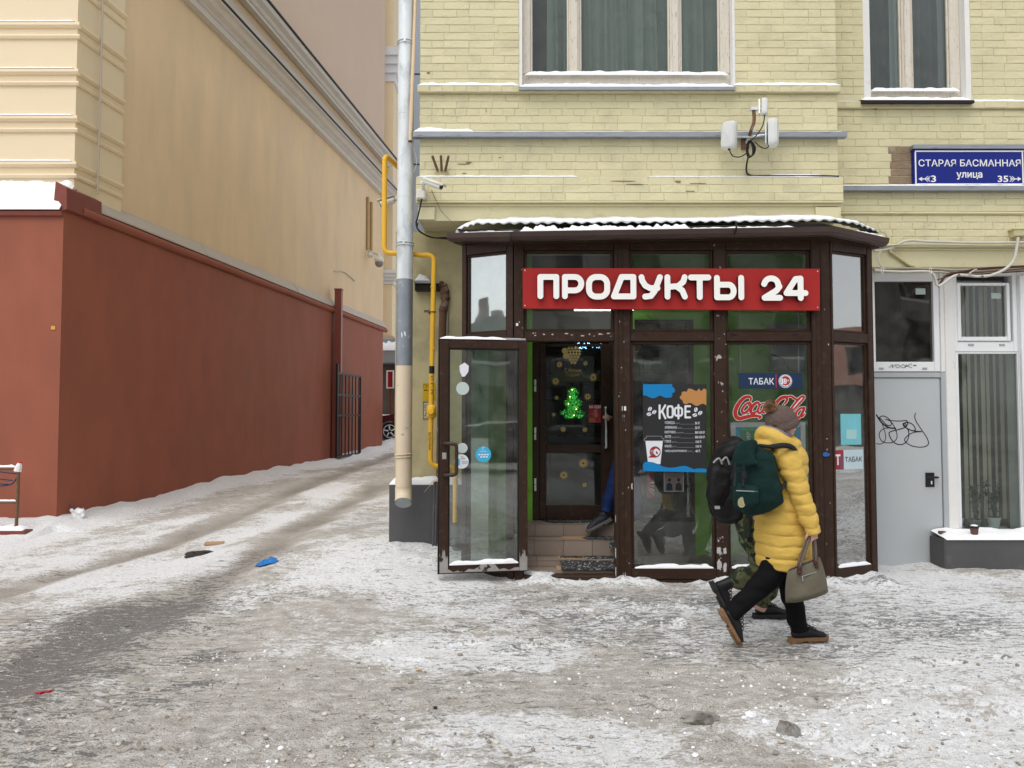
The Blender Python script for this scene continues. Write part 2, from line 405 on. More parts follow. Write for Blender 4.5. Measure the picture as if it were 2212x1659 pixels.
# 2-D shapes: marching squares over a distance field -> a plate with real edges
def sd_strokes(strokes, hw):
    def f(X, Y):
        d = np.full(X.shape, 9.0)
        for st in strokes:
            w_ = hw
            if isinstance(st, tuple): st, w_ = st
            for (a, b), (c, e) in zip(st[:-1], st[1:]):
                dx, dy = c - a, e - b
                L2 = dx * dx + dy * dy + 1e-12
                t = np.clip(((X - a) * dx + (Y - b) * dy) / L2, 0, 1)
                d = np.minimum(d, np.hypot(X - a - t * dx, Y - b - t * dy) - w_)
        return d
    return f
def ms_mesh(f, x0, x1, y0, y1, h, to3, thick, mb=None, mi=0, mside=None):
    nx, ny = int((x1 - x0) / h) + 2, int((y1 - y0) / h) + 2
    xs, ys = x0 + np.arange(nx) * h, y0 + np.arange(ny) * h
    X, Y = np.meshgrid(xs, ys, indexing='ij')
    D = f(X, Y)
    mb = mb or MB()
    vid = {}
    V = []; Fs = []; Fm = []
    def vert(key, x, y):
        if key not in vid:
            vid[key] = len(V); V.append((x, y))
        return vid[key]
    sides = []
    ins = D < 0
    cnt = ins[:-1, :-1].astype(int) + ins[1:, :-1] + ins[1:, 1:] + ins[:-1, 1:]
    for i, j in zip(*np.nonzero(cnt)):
        cs = [(i, j), (i + 1, j), (i + 1, j + 1), (i, j + 1)]
        poly = []
        for k in range(4):
            a, b = cs[k], cs[(k + 1) % 4]
            da, db = D[a], D[b]
            if da < 0: poly.append((vert(('c', a[0], a[1]), xs[a[0]], ys[a[1]]), 0))
            if (da < 0) != (db < 0):
                t = da / (da - db)
                key = ('e',) + (a + b if a < b else b + a)
                poly.append((vert(key, xs[a[0]] + t * (xs[b[0]] - xs[a[0]]), ys[a[1]] + t * (ys[b[1]] - ys[a[1]])), 1 if da < 0 else 2))
        if len(poly) < 3: continue
        Fs.append([p[0] for p in poly])
        for k in range(len(poly)):
            if poly[k][1] == 1 and poly[(k + 1) % len(poly)][1] == 2:
                sides.append((poly[k][0], poly[(k + 1) % len(poly)][0]))
    n = len(V)
    v3 = [to3(x, y, 0) for x, y in V] + [to3(x, y, thick) for x, y in V]
    mb.add(v3, [tuple(q) for q in Fs], mi)
    b = len(mb.v) - 2 * n
    ms = mi if mside is None else mside
    for a, c in sides:
        mb.f.append((b + a, b + a + n, b + c + n, b + c)); mb.m.append(ms)
    return mb

def text_mesh(body, box, Y, mat, name='lettering', parent=None, depth=.0012, bold=0.0, M4=None, mb=None, mi=0, res=2):
    """flat lettering fitted into the (x0, x1, z0, z1) box on the plane y=Y"""
    c = bpy.data.curves.new('t', 'FONT'); c.body = body; c.resolution_u = res; c.offset = bold; c.align_x = 'LEFT'
    o = bpy.data.objects.new('t', c); COL.objects.link(o)
    me = o.to_mesh()
    vs = [v.co.copy() for v in me.vertices]; fs = [tuple(p.vertices) for p in me.polygons]
    o.to_mesh_clear(); bpy.data.objects.remove(o); bpy.data.curves.remove(c)
    xa, xb = min(v.x for v in vs), max(v.x for v in vs); ya, yb = min(v.y for v in vs), max(v.y for v in vs)
    x0, x1, z0, z1 = box
    out = [(x0 + (v.x - xa) / (xb - xa) * (x1 - x0), Y, z0 + (v.y - ya) / max(yb - ya, 1e-6) * (z1 - z0)) for v in vs]
    if mb is not None:
        mb.add(out, fs, mi); return None
    q = MB(); q.M = M4; q.add(out, fs)
    return q.build(name, mat, parent, fix=False)

def lumpy(x0, x1, y0, y1, zf, th, seed=0, n=None, edge=.35, zb=None, wob=.0):
    """snow strip on a ledge: bumpy top, thickness th; zf(x) gives the ledge height"""
    n = n or max(8, int((x1 - x0) / .025)); m = 6
    mb = MB(); V = []
    xs = np.linspace(x0, x1, n + 1); ts = np.linspace(0, 1, m + 1)
    X, Tt = np.meshgrid(xs, ts, indexing='ij')
    Nn = fbm(X * 9 + seed * 3.3, Tt * 2 + seed, seed, 3)
    front = fbm(X * 5 + seed, X * 0, seed + 5, 3)
    for i in range(n + 1):
        e = min(1, min(i, n - i) / 3 + .25)
        for j in range(m + 1):
            t = ts[j]
            y = y0 + (y1 - y0) * t + (front[i, j] - .5) * wob * (1 - t)
            prof = min(1, t / .2) ** .6 if t < .2 else 1
            z0 = zf(xs[i]) if callable(zf) else zf
            if zb is not None: z0 = z0 + (zb - z0) * t
            V.append((xs[i], y, z0 + th * e * (.15 + .85 * prof) * (.45 + 1.1 * Nn[i, j])))
    k = m + 1
    nb = len(V)
    for i in range(n + 1):
        z0 = zf(xs[i]) if callable(zf) else zf
        V.append((xs[i], y0 + (front[i, 0] - .5) * wob, z0 - .001))
    Fc = []
    for i in range(n):
        for j in range(m):
            Fc.append((i * k + j, (i + 1) * k + j, (i + 1) * k + j + 1, i * k + j + 1))
        Fc.append((nb + i, nb + i + 1, (i + 1) * k, i * k))
    mb.add(V, Fc)
    return mb
SNOWN = [0]
def snow_on(x0, x1, y0, y1, zf, th, **kw):
    SNOWN[0] += 1
    o = lumpy(x0, x1, y0, y1, zf, th, seed=SNOWN[0] * 7, **kw).build('snow', M['snow'], smooth=True)
    return stuff(o)
def catmull(pts, k=8):
    P = [Vector(p) for p in pts]; out = []
    for i in range(len(P) - 1):
        p0, p1, p2, p3 = P[max(i - 1, 0)], P[i], P[i + 1], P[min(i + 2, len(P) - 1)]
        for j in range(k):
            t = j / k
            out.append(.5 * ((2 * p1) + (p2 - p0) * t + (2 * p0 - 5 * p1 + 4 * p2 - p3) * t * t + (3 * p1 - p0 - 3 * p2 + p3) * t ** 3))
    out.append(P[-1])
    return out
def fillet(pts, r, k=6):
    P = [Vector(p) for p in pts]; out = [P[0]]
    for i in range(1, len(P) - 1):
        a = (P[i - 1] - P[i]); b = (P[i + 1] - P[i])
        rr = min(r, a.length * .49, b.length * .49)
        p0, p2 = P[i] + a.normalized() * rr, P[i] + b.normalized() * rr
        for j in range(k + 1):
            t = j / k
            out.append(p0 * (1 - t) ** 2 + P[i] * 2 * t * (1 - t) + p2 * t * t)
    out.append(P[-1])
    return out
# ================================================================ GROUND
WD = Vector((.1199, 1, 0)).normalized()          # the left building's side wall runs this way
WN = Vector((1, -.1199, 0)).normalized()         # and faces this way
C0 = at(127, 898, 11.3); C0.z = 0
def lw(px, py, off=0.0):
    d = ray(px, py); o = Vector((0, 0, CAMZ))
    t = (off - (o - C0).dot(WN)) / d.dot(WN)
    return o + d * t
def lws(px, off=0.0):
    return (lw(px, 898, off) - C0).dot(WD)
def wallp(s, off, z): return C0 + WD * s + WN * off + Vector((0, 0, z))

def seg_dist(x, y, pts):
    d = np.full(np.shape(x), 99.0)
    for a, b in zip(pts[:-1], pts[1:]):
        dx, dy = b[0] - a[0], b[1] - a[1]
        t = np.clip(((x - a[0]) * dx + (y - a[1]) * dy) / (dx * dx + dy * dy), 0, 1)
        d = np.minimum(d, np.hypot(x - a[0] - t * dx, y - a[1] - t * dy))
    return d
def trk(px): return [(gp(*p).x, gp(*p).y) for p in px]
TR1 = trk([(846, 980), (770, 1010), (700, 1036), (560, 1092), (430, 1150), (300, 1195), (150, 1238), (0, 1285), (-300, 1350)])
TR2 = trk([(846, 1040), (740, 1093), (640, 1147), (570, 1192), (450, 1260), (330, 1325), (180, 1400), (60, 1465), (-100, 1530), (-400, 1640)])
def zone(x, y, px, py, rx, ry):
    g = gp(px, py)
    return np.exp(-((x - g.x) / rx) ** 2 - ((y - g.y) / ry) ** 2)
rf_ = random.Random(77); FOOT = []
for k in range(34):
    px_, py_, a_ = rf_.uniform(-2.4, 3.6), rf_.uniform(3.7, 6.9), rf_.choice([0, math.pi]) + rf_.uniform(-.45, .45)
    for j in range(2): FOOT.append((px_ + .62 * j * math.cos(a_) + .09 * (j * 2 - 1) * math.sin(a_), py_ + .62 * j * math.sin(a_) - .09 * (j * 2 - 1) * math.cos(a_), a_ + rf_.uniform(-.15, .15), rf_.uniform(.9, 1.1)))
def gfull(x, y):
    x = np.asarray(x, float); y = np.asarray(y, float)
    z = hgt(x, y)
    d1 = seg_dist(x, y, TR1); d2 = seg_dist(x, y, TR2)
    dm = np.minimum(d1, d2) + (fbm(x * 2, y * 2, 31, 2) - .5) * .16
    tz = .6 + .4 * np.clip((y - 4) / 4, 0, 1)
    z = z - .035 * np.exp(-(dm / .2) ** 2) * tz + .02 * np.exp(-((dm - .42) / .16) ** 2) * tz
    rough = np.clip(1.25 - (y - 3.3) / 2.0, .25, 1.25)
    z = z + .030 * (fbm(x * 1.3, y * 1.3, 1) - .5) + (.010 + .012 * rough) * (fbm(x * 6, y * 6, 2, 3) - .5) * 2 * .6
    z = z + .010 * rough * (fbm(x * 22, y * 22, 3, 3) - .45)
    rg = 1 - np.abs(2 * fbm(x * 5.5 + 3, y * 6.5, 23, 4) - 1)
    rg2 = 1 - np.abs(2 * fbm(x * 15, y * 17 + 9, 24, 3) - 1)
    patchy = np.clip(vnoise(x * .9, y * .9, 25) * 1.6 - .2, .15, 1)
    z = z - (.050 * (rg - .75) * np.clip(rough - .2, 0.08, 1) + .022 * (rg2 - .7) * np.clip(rough - .1, .12, 1)) * patchy
    cl = vnoise(x * 26, y * 26, 77); cm = vnoise(x * 3, y * 3, 78)
    z = z + np.where((cl > .78) & (cm > .5), (cl - .78) * .075, 0) * np.clip(1.4 - (y - 3.2) / 1.6, 0, 1)
    for fx_, fy_, fa_, fl_ in FOOT:
        dx, dy = x - fx_, y - fy_; c_, s_ = math.cos(fa_), math.sin(fa_)
        u = (dx * c_ + dy * s_) / (.135 * fl_); v = (-dx * s_ + dy * c_) / (.048 * fl_ * (1 + .18 * np.clip(u, -1, 1)))
        e = u * u + v * v
        z = z - .020 * np.clip(1.25 - e, 0, 1) ** .5 * (e < 1.25) + .010 * np.exp(-((np.sqrt(e) - 1.35) / .22) ** 2)
    s = (x - C0.x) * WN.x + (y - C0.y) * WN.y
    along = (x - C0.x) * WD.x + (y - C0.y) * WD.y
    nb = fbm(x * 1.6, y * 1.6, 9, 4)
    bank = np.where(along > -.25, np.exp(-(np.maximum(s, 0) / (.30 + .35 * nb)) ** 2), 0) * (.03 + .16 * nb)
    bank = bank * np.clip((s + .6) / .3, 0, 1)
    fr = np.where((x < C0.x + .1), np.exp(-(np.maximum(11.3 - y, 0) / .6) ** 2), 0) * (.06 + .16 * nb)
    z = z + np.maximum(bank, fr)
    sb = np.clip((x + .15) / .2, 0, 1) * np.clip((3.7 - x) / .2, 0, 1) * np.exp(-(np.maximum(7.28 - y, 0) / .13) ** 2) * (y < 7.6)
    z = z + sb * np.clip(fbm(x * 4, y * 4, 12) * 1.6 - .45, 0, 1) * .10
    pr = np.exp(-((x + .95) / .55) ** 2 - ((y - 7.85) / .4) ** 2)
    z = z + pr * (.02 + .10 * (fbm(x * 5, y * 5, 14) - .3))
    pr2 = np.clip((x - 4.1) / .3, 0, 1) * np.exp(-(np.maximum(7.9 - y, 0) / .25) ** 2)
    z = z + pr2 * .05 * fbm(x * 4, y * 4, 15)
    return z
def gz(x, y): return float(gfull(np.array([x]), np.array([y]))[0])

def build_ground():
    ar = np.arange
    xs = np.concatenate([ar(-40, -9, 1.0), ar(-9, -3.2, .04), ar(-3.2, 4.2, .0165), ar(4.2, 4.6, .03), ar(4.6, 7, .06), ar(7, 41, 1.0)])
    ys = np.concatenate([ar(-60, 2, 2.0), ar(2, 3.3, .1), ar(3.3, 7.6, .0165), ar(7.6, 11.8, .04), ar(11.8, 32, .14), ar(32, 90, 2.0)])
    X, Y = np.meshgrid(xs, ys, indexing='ij')
    Z = gfull(X, Y)
    nx, ny = X.shape
    co = np.stack([X, Y, Z], -1).reshape(-1, 3)
    i = (np.arange(nx - 1)[:, None] * ny + np.arange(ny - 1)[None, :]).reshape(-1)
    quads = np.stack([i, i + ny, i + ny + 1, i + 1], -1)
    me = bpy.data.meshes.new('ground')
    me.vertices.add(len(co)); me.vertices.foreach_set('co', co.ravel())
    me.loops.add(quads.size); me.loops.foreach_set('vertex_index', quads.ravel())
    me.polygons.add(len(quads)); me.polygons.foreach_set('loop_start', np.arange(len(quads)) * 4)
    me.polygons.foreach_set('loop_total', np.full(len(quads), 4))
    me.polygons.foreach_set('use_smooth', np.ones(len(quads), bool))
    me.update(calc_edges=True)
    # what lies where: clean snow (r), bare wet ice and asphalt (g), trodden brown slush (b)
    d1 = seg_dist(X, Y, TR1); d2 = seg_dist(X, Y, TR2)
    dm = np.minimum(d1, d2) + (fbm(X * 1.7, Y * 1.7, 41, 3) - .5) * .30
    s = (X - C0.x) * WN.x + (Y - C0.y) * WN.y
    S = .33 + 1.3 * (fbm(X * .8, Y * .8, 51) - .5) + .9 * (fbm(X * 3.1, Y * 3.1, 52, 3) - .5)
    S += 1.3 * np.exp(-(np.maximum(s, 0) / .62) ** 2) + .9 * np.where(X < C0.x + .4, np.exp(-(np.maximum(11.3 - Y, 0) / .9) ** 2), 0)
    for px, py, rx, ry, k in [(330, 1225, .9, .8, .6), (130, 1265, .9, .5, .45), (470, 1230, .5, .6, .6), (880, 1220, .6, .45, .8), (700, 1240, .6, .5, .35), (930, 1405, .55, .3, .75),
                              (1020, 1420, .5, .25, .5), (960, 1560, .4, .22, .5), (1100, 1480, .5, .2, .25), (2050, 1330, 1.1, .55, .55), (2150, 1420, .7, .5, .5), (2100, 1600, .6, .35, .65),
                              (1780, 1560, .5, .25, .45), (2000, 1255, 1.0, .25, .8), (1250, 1570, .3, .2, .35), (1400, 1600, .4, .2, .3), (700, 1060, .6, 1.5, .35), (620, 1130, .5, .8, .35)]:
        S += k * 1.15 * zone(X, Y, px, py, rx * 1.1, ry * 1.1)
    for px, py, rx, ry, k in [(480, 1560, .9, .5, .75), (300, 1420, 1.1, .8, .45), (1250, 1500, 1.2, .35, .35), (700, 1480, .8, .5, .45), (1600, 1480, 1.5, .35, .15), (600, 1620, .6, .25, .35), (1150, 1640, .5, .15, .2)]:
        S -= k * zone(X, Y, px, py, rx, ry)
    S -= .75 * np.exp(-(dm / .28) ** 2)
    S += 1.2 * np.clip((X + .15) / .2, 0, 1) * np.clip((3.8 - X) / .2, 0, 1) * np.exp(-(np.maximum(7.28 - Y, 0) / .10) ** 2) * (Y < 7.6) * (fbm(X * 4, Y * 4, 12) > .36)
    K = .45 * (fbm(X * 1.6, Y * 2.4, 61, 4) - .5) + .30 * (fbm(X * 7, Y * 15, 62, 3) - .5) - .06
    walk = np.clip((X + 1.4) / 1.2, 0, 1) * np.exp(-((Y - 6.4) / .95) ** 2)
    K += .22 * walk + .16 * np.clip((X + 1) / 1, 0, 1) * np.exp(-((Y - 5.5) / .6) ** 2)
    for px, py, rx, ry, k in [(130, 1360, 1.0, .55, .40), (300, 1330, .8, .4, .3), (60, 1450, .5, .4, .4), (450, 1420, .20, .22, .55), (430, 1475, .17, .07, .7), (900, 1300, .5, .22, .12), (330, 1500, .3, .25, .25),
                              (1180, 1285, .9, .22, .22), (1450, 1300, .9, .22, .22), (1900, 1262, .5, .12, .30), (1950, 1350, .8, .25, .12), (1250, 1340, .8, .2, .2), (1700, 1420, .7, .2, .15), (170, 1600, .5, .3, .25), (40, 1560, .4, .3, .3), (20, 1640, .3, .2, .3)]:
        K += k * .85 * zone(X, Y, px, py, rx, ry)
    K += (.15 + .6 * fbm(X * 1.9, Y * 2.6, 63, 4)) * 1.05 * np.exp(-((d2 + .35 * (fbm(X * 2.5, Y * 2.5, 64, 3) - .5)) / .55) ** 2) * np.clip((8.2 - Y) / 2.2, 0, 1) + .16 * np.exp(-(d2 / .22) ** 2) + .22 * np.exp(-(d1 / .3) ** 2) * np.clip((Y - 7) / 2, 0, 1)
    K -= .5 * np.exp(-(np.maximum(s, 0) / .7) ** 2) + .25 * (Y > 9)
    B = np.exp(-(dm / .30) ** 2) * (.55 + .9 * (fbm(X * 2.3, Y * 2.3, 71, 3) - .3))
    B *= np.clip((Y - 5.5) / 2.5, .12, .85)
    col = np.stack([np.clip(S, 0, 1), np.clip(K * 1.0 + .35, 0, 1), np.clip(B, 0, 1), np.ones_like(S)], -1).astype(np.float32)
    a = me.color_attributes.new('cover', 'FLOAT_COLOR', 'POINT')
    a.data.foreach_set('color', col.ravel())
    o = bpy.data.objects.new('ground', me); COL.objects.link(o)
    m, nt, b = _new('snow_and_ice'); N, L = nt.nodes, nt.links
    at_ = N.new('ShaderNodeAttribute'); at_.attribute_name = 'cover'
    sp = N.new('ShaderNodeSeparateColor'); L.new(at_.outputs['Color'], sp.inputs[0])
    ge = N.new('ShaderNodeNewGeometry')
    def noise(sc, st=(1, 1, 1), det=6, ro=.6):
        mp = N.new('ShaderNodeMapping'); mp.inputs['Scale'].default_value = st; L.new(ge.outputs['Position'], mp.inputs[0])
        n = N.new('ShaderNodeTexNoise'); n.inputs['Scale'].default_value = sc; n.inputs['Detail'].default_value = det; n.inputs['Roughness'].default_value = ro
        L.new(mp.outputs[0], n.inputs['Vector']); return n.outputs['Fac']
    def ma(op, a_, b_, cl=False):
        q = N.new('ShaderNodeMath'); q.operation = op; q.use_clamp = cl
        for k_, v in enumerate((a_, b_)):
            if isinstance(v, (int, float)): q.inputs[k_].default_value = v
            else: L.new(v, q.inputs[k_])
        return q.outputs[0]
    def ss(x, lo, hi):
        q = N.new('ShaderNodeMapRange'); q.interpolation_type = 'SMOOTHSTEP'; q.inputs[1].default_value = lo; q.inputs[2].default_value = hi
        L.new(x, q.inputs[0]); return q.outputs[0]
    def mix(f, c1, c2):
        q = N.new('ShaderNodeMix'); q.data_type = 'RGBA'
        L.new(f, q.inputs[0])
        for k_, v in ((6, c1), (7, c2)):
            if isinstance(v, tuple): q.inputs[k_].default_value = rgba(v)
            else: L.new(v, q.inputs[k_])
        return q.outputs[2]
    nf = noise(30, (1, 1.6, 1), 8, .72); ng = noise(110, (1, 1.2, 1), 5, .65); nm = noise(7, (1, 1.9, 1), 7, .66)
    ns1 = noise(8.5, (1, 3.4, 1), 6, .68); ns2 = noise(30, (1, 2.6, 1), 5, .66)
    def amp(n_, k_): return ma('MULTIPLY', ma('SUBTRACT', n_, .5), k_)
    tan = mix(ss(nm, .3, .7), (.46, .43, .39), (.75, .725, .69))
    tan = mix(ss(ng, .50, .62), tan, (.30, .26, .215))
    white = mix(ss(nf, .35, .55), (.70, .69, .675), (.91, .92, .94))
    f = ma('ADD', sp.outputs[0], ma('ADD', amp(nf, 2.6), ma('ADD', amp(nm, 1.5), amp(ng, .9))))
    c = mix(ss(f, .22, .62), tan, white)
    br = ma('ADD', sp.outputs[2], ma('ADD', amp(nm, 1.3), amp(nf, .7)))
    brown = mix(ss(nf, .32, .62), (.10, .085, .068), (.40, .355, .30))
    c = mix(ma('MULTIPLY', ss(br, .10, .85), .82), c, brown)
    kf = ma('ADD', ma('SUBTRACT', sp.outputs[1], .35), ma('ADD', ma('ADD', amp(ns1, 2.4), amp(ns2, 1.9)), amp(ng, 1.0)))
    dark = mix(ss(ng, .38, .6), (.05, .05, .053), (.27, .268, .262))
    kk = ss(kf, .24, .40)
    c = mix(ma('MULTIPLY', kk, .84), c, dark)
    grit = ss(noise(150, (1, 1, 1), 2, .5), .64, .68)
    c = mix(ma('MULTIPLY', grit, .65), c, (.09, .07, .055))
    fleck = ss(noise(95, (1, 1.3, 1), 3, .55), .66, .70)
    c = mix(ma('MULTIPLY', fleck, .8), c, (.88, .89, .90))
    L.new(c, b.inputs['Base Color'])
    rr = N.new('ShaderNodeMapRange'); rr.inputs[3].default_value = .78; rr.inputs[4].default_value = .24; L.new(kk, rr.inputs[0]); L.new(rr.outputs[0], b.inputs['Roughness'])
    b.inputs['Specular IOR Level'].default_value = .2
    bp = N.new('ShaderNodeBump'); bp.inputs['Strength'].default_value = .9; bp.inputs['Distance'].default_value = .022
    L.new(ma('ADD', nf, ma('ADD', ma('MULTIPLY', ng, .55), ma('MULTIPLY', ns1, .5))), bp.inputs['Height']); L.new(bp.outputs[0], b.inputs['Normal'])
    me.materials.append(m)
    structure(o)
build_ground()
# loose crumbs of snow and frozen slush: far too many to count
def crumbs(nm, n, mats, seed, ylo, yhi, rlo, rhi, thr):
    t_ = (1 + 5 ** .5) / 2
    V0 = np.array([(-1, t_, 0), (1, t_, 0), (-1, -t_, 0), (1, -t_, 0), (0, -1, t_), (0, 1, t_), (0, -1, -t_), (0, 1, -t_), (t_, 0, -1), (t_, 0, 1), (-t_, 0, -1), (-t_, 0, 1)]) / 1.9
    F0 = [(0, 11, 5), (0, 5, 1), (0, 1, 7), (0, 7, 10), (0, 10, 11), (1, 5, 9), (5, 11, 4), (11, 10, 2), (10, 7, 6), (7, 1, 8), (3, 9, 4), (3, 4, 2), (3, 2, 6), (3, 6, 8), (3, 8, 9), (4, 9, 5), (2, 4, 11), (6, 2, 10), (8, 6, 7), (9, 8, 1)]
    g = np.random.default_rng(seed); m_ = n * 8
    Y = ylo + (yhi - ylo) * g.random(m_) ** 1.5; X = (g.random(m_) * 2 - 1) * (.7 * Y + .3)
    keep = fbm(X * 1.1, Y * 1.1, seed, 3) + .25 * g.random(m_) > thr
    X, Y = X[keep][:n], Y[keep][:n]; Z = gfull(X, Y); k = len(X)
    r = rlo * (rhi / rlo) ** (g.random(k) ** 2.6)
    V = V0[None] * (1 + .5 * (g.random((k, 12, 1)) - .5)) * r[:, None, None] * (np.array([1, 1, .7]) * (1 + .5 * (g.random((k, 1, 3)) - .5)))
    V = V + np.stack([X, Y, Z + r * .35], -1)[:, None, :]
    mb = MB(); mb.v = [tuple(p) for p in V.reshape(-1, 3)]
    F1 = (np.array(F0)[None] + (np.arange(k) * 12)[:, None, None]).reshape(-1, 3)
    mb.f = [tuple(int(i) for i in f) for f in F1]; mb.m = list(np.repeat(g.integers(0, len(mats), k), 20))
    mb.m = [int(i) for i in mb.m]
    stuff(mb.build(nm, mats, fix=False))
crumbs('snow_crumbs', 1100, [M['snow'], M['snow'], pm('grey_snow', (.62, .60, .57), .8, var=.1, vs=20)], 5, 3.45, 5.4, .003, .014, .66)
crumbs('slush_crumbs', 3200, [pm('slush', (.48, .43, .37), .8, var=.2, vs=20), pm('slush_dark', (.28, .24, .20), .8, var=.2, vs=20), pm('slush_pale', (.62, .58, .52), .8, var=.1, vs=20)], 9, 3.45, 6.2, .0025, .017, .55)

# ================================================================ LEFT BUILDING (beige and red, across the lane)
bb = thing('beige_building', 'beige rendered corner building with a tall dark red base and pale cornices', 'building', C0)
S_END = lws(838)
def plan(mb, pts, z0, z1):
    k = len(pts)
    return mb.add([(p.x, p.y, z0) for p in pts] + [(p.x, p.y, z1) for p in pts],
                  [tuple(reversed(range(k))), tuple(range(k, 2 * k))] + [(i, (i + 1) % k, k + (i + 1) % k, k + i) for i in range(k)])
def outline(off, s0, s1, front, rr=1.1):
    pts = [wallp(s0, off, 0)] + [wallp(s1 - rr, off, 0)]
    a0 = math.atan2(WD.y, WD.x)
    c = wallp(s1 - rr, off - rr, 0)
    for k in range(1, 9):
        t = R(90) * k / 8
        pts.append(c + WN * rr * math.cos(t) + WD * rr * math.sin(t))
    last = pts[-1]
    return pts + [Vector((-16, last.y, 0)), Vector((-16, front, 0))]
mb = MB(); plan(mb, outline(0, 0, S_END + .25, C0.y), -.6, 4.68); mb.build('red_base', M['redwall'], bb)
FY = 11.65
def s_at_y(off, y): return (y - (C0 + WN * off).y) / WD.y
mb = MB(); plan(mb, outline(-.12, s_at_y(-.12, FY), S_END - .05, FY, .3), 4.68, 9.72); mb.build('wall', M['beige'], bb)
mb = MB(); plan(mb, outline(-.14, s_at_y(-.14, FY), S_END - .05, FY, .3), 9.72, 11.2); mb.build('frieze', pm('ochre_render', (.56, .42, .27), .65, var=.05, vs=1), bb)
mb = MB(); plan(mb, outline(-.12, s_at_y(-.12, FY), S_END - .05, FY, .3), 11.2, 20); mb.build('upper_wall', M['pinkbeige'], bb)
L_ = S_END - .3
s0 = .72
mb = MB(); mb.tube([wallp(s, .015, 4.76 + .004 * math.sin(s * 1.7)) for s in np.linspace(.35, S_END - .4, 40)], .075, 12); mb.build('roll_moulding', M['redwall'], bb, smooth=True)
# flashing: three sheets with open joints
for a, b_, k in ((s0, lws(437), 0), (lws(438), lws(637), 1), (lws(638.5), S_END - .3, 2)):
    mb = MB(); mb.prism([(.05, 4.85), (.05, 4.88), (-.10, 5.10), (-.13, 5.10), (-.13, 4.85)], wallp(a, 0, 0), WD, b_ - a, WN)
    mb.build('flashing_sheet', M['beigeflash'], bb)
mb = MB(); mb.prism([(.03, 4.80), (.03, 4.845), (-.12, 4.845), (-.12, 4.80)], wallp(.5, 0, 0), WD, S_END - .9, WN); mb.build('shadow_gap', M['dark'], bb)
mb = MB(); mb.prism([(-.12, 9.68), (.02, 9.68), (.03, 9.80), (.07, 9.81), (.10, 9.84), (.20, 9.87), (.27, 9.94), (.35, 9.95), (.35, 9.99), (-.12, 9.99)], wallp(.3, 0, 0), WD, L_ + .1, WN)
mb.build('lower_cornice', M['corn'], bb)
mb = MB(); mb.prism([(-.13, 9.992), (.38, 9.992), (.38, 10.03), (.36, 10.035), (-.13, 10.035)], wallp(.3, 0, 0), WD, L_ + .15, WN); mb.build('cornice_edge', M['darkmetal'], bb)
mb = MB(); mb.prism([(-.13, 10.037), (.36, 10.037), (.02, 10.60), (-.13, 10.60)], wallp(.3, 0, 0), WD, L_ + .1, WN); mb.build('cornice_flashing', M['beigeflash'], bb)
mb = MB(); mb.prism([(-.13, 10.95), (.02, 10.95), (.03, 11.0), (.08, 11.02), (.13, 11.08), (.24, 11.12), (.28, 11.2), (-.13, 11.2)], wallp(.3, 0, 0), WD, L_ + .1, WN); mb.build('upper_cornice', M['corn'], bb)
mb = MB(); mb.prism([(-.13, 11.202), (.32, 11.202), (.32, 11.25), (-.13, 11.3)], wallp(.3, 0, 0), WD, L_ + .15, WN); mb.build('cornice_edge', M['darkmetal'], bb)
# rusticated corner: courses with a double moulding between them
QC = wallp(s_at_y(-.06, FY - .06), -.06, 0)
q1 = lws(252, -.06) - s_at_y(-.06, FY - .06)
mb = MB(); mb.add([], []); pl = [QC, QC + WD * q1, QC + WD * q1 - WN * .2, Vector((QC.x - .2, FY + .2, 0)), Vector((-15.9, FY + .2, 0)), Vector((-15.9, FY - .06, 0))]
plan(mb, pl, 4.9, 9.66); mb.build('corner_quoin', M['quoin'], bb)
for k, py in enumerate((-54, 47, 148, 249, 348)):
    zt = az(py, FY - .1)
    for pr in ([(-.02, 0), (.05, -.005), (.055, -.05), (.02, -.085), (-.02, -.09)], [(-.02, -.19), (.035, -.19), (.045, -.215), (.03, -.25), (-.02, -.255)]):
        if zt + pr[0][1] > 9.66: continue
        mb = MB()
        mb.prism([(o_, z_ + zt) for o_, z_ in pr], QC, WD, q1 - .01, WN)
        mb.prism([(o_, z_ + zt - .001) for o_, z_ in pr], QC + Vector((.055, 0, 0)), Vector((-1, 0, 0)), 9, Vector((0, -1, 0)))
        mb.build('quoin_moulding', M['quoin'], bb)
    if zt < 9.6:
        snow_on(-15.5, QC.x - .02, FY - .115, FY - .06, zt, .022)
# the sloped ledge over the red front, under snow, with its edge strip and the red metal corner piece
mb = MB(); mb.prism([(0.05, 4.60), (.07, 4.66), (.02, 4.69), (-.33, 5.10), (-.33, 4.60)], Vector((C0.x + .0, C0.y, 0)), Vector((-1, 0, 0)), 9, Vector((0, -1, 0)))
mb.build('ledge', M['redmetal'], bb)
o = lumpy(-15.5, C0.x - .02, 11.22, 11.60, az(452, 11.22), .10, seed=3, zb=az(404, 11.6), edge=.5).build('snow', M['snow'], smooth=True); stuff(o)
mb = MB(); mb.prism([(-.02, 4.67), (.07, 4.70), (.06, 5.02), (-.12, 5.12), (-.15, 4.67)], wallp(-.03, 0, 0), WD, .80, WN); mb.build('corner_flashing', M['redmetal'], bb)
# far pier with white cornices
X0, X1 = ax(815, 29.6), ax(849, 29.6)
mb = MB(); mb.box(X0, X1, 29.2, 30.6, 4.7, 20); mb.build('end_pier', M['quoin'], bb)
for y0, y1 in ((104, 172), (584, 612)):
    z1, z0_ = az(y0, 29), az(y1, 29)
    mb = MB()
    for k in range(4):
        e = .06 + .09 * k
        mb.box(X0 - .1, X1 + e, 29.2 - e, 30.6, z0_ + (z1 - z0_) * k / 4 + .001, z0_ + (z1 - z0_) * (k + 1) / 4)
    mb.build('pier_cornice', M['whitecorn'], bb)
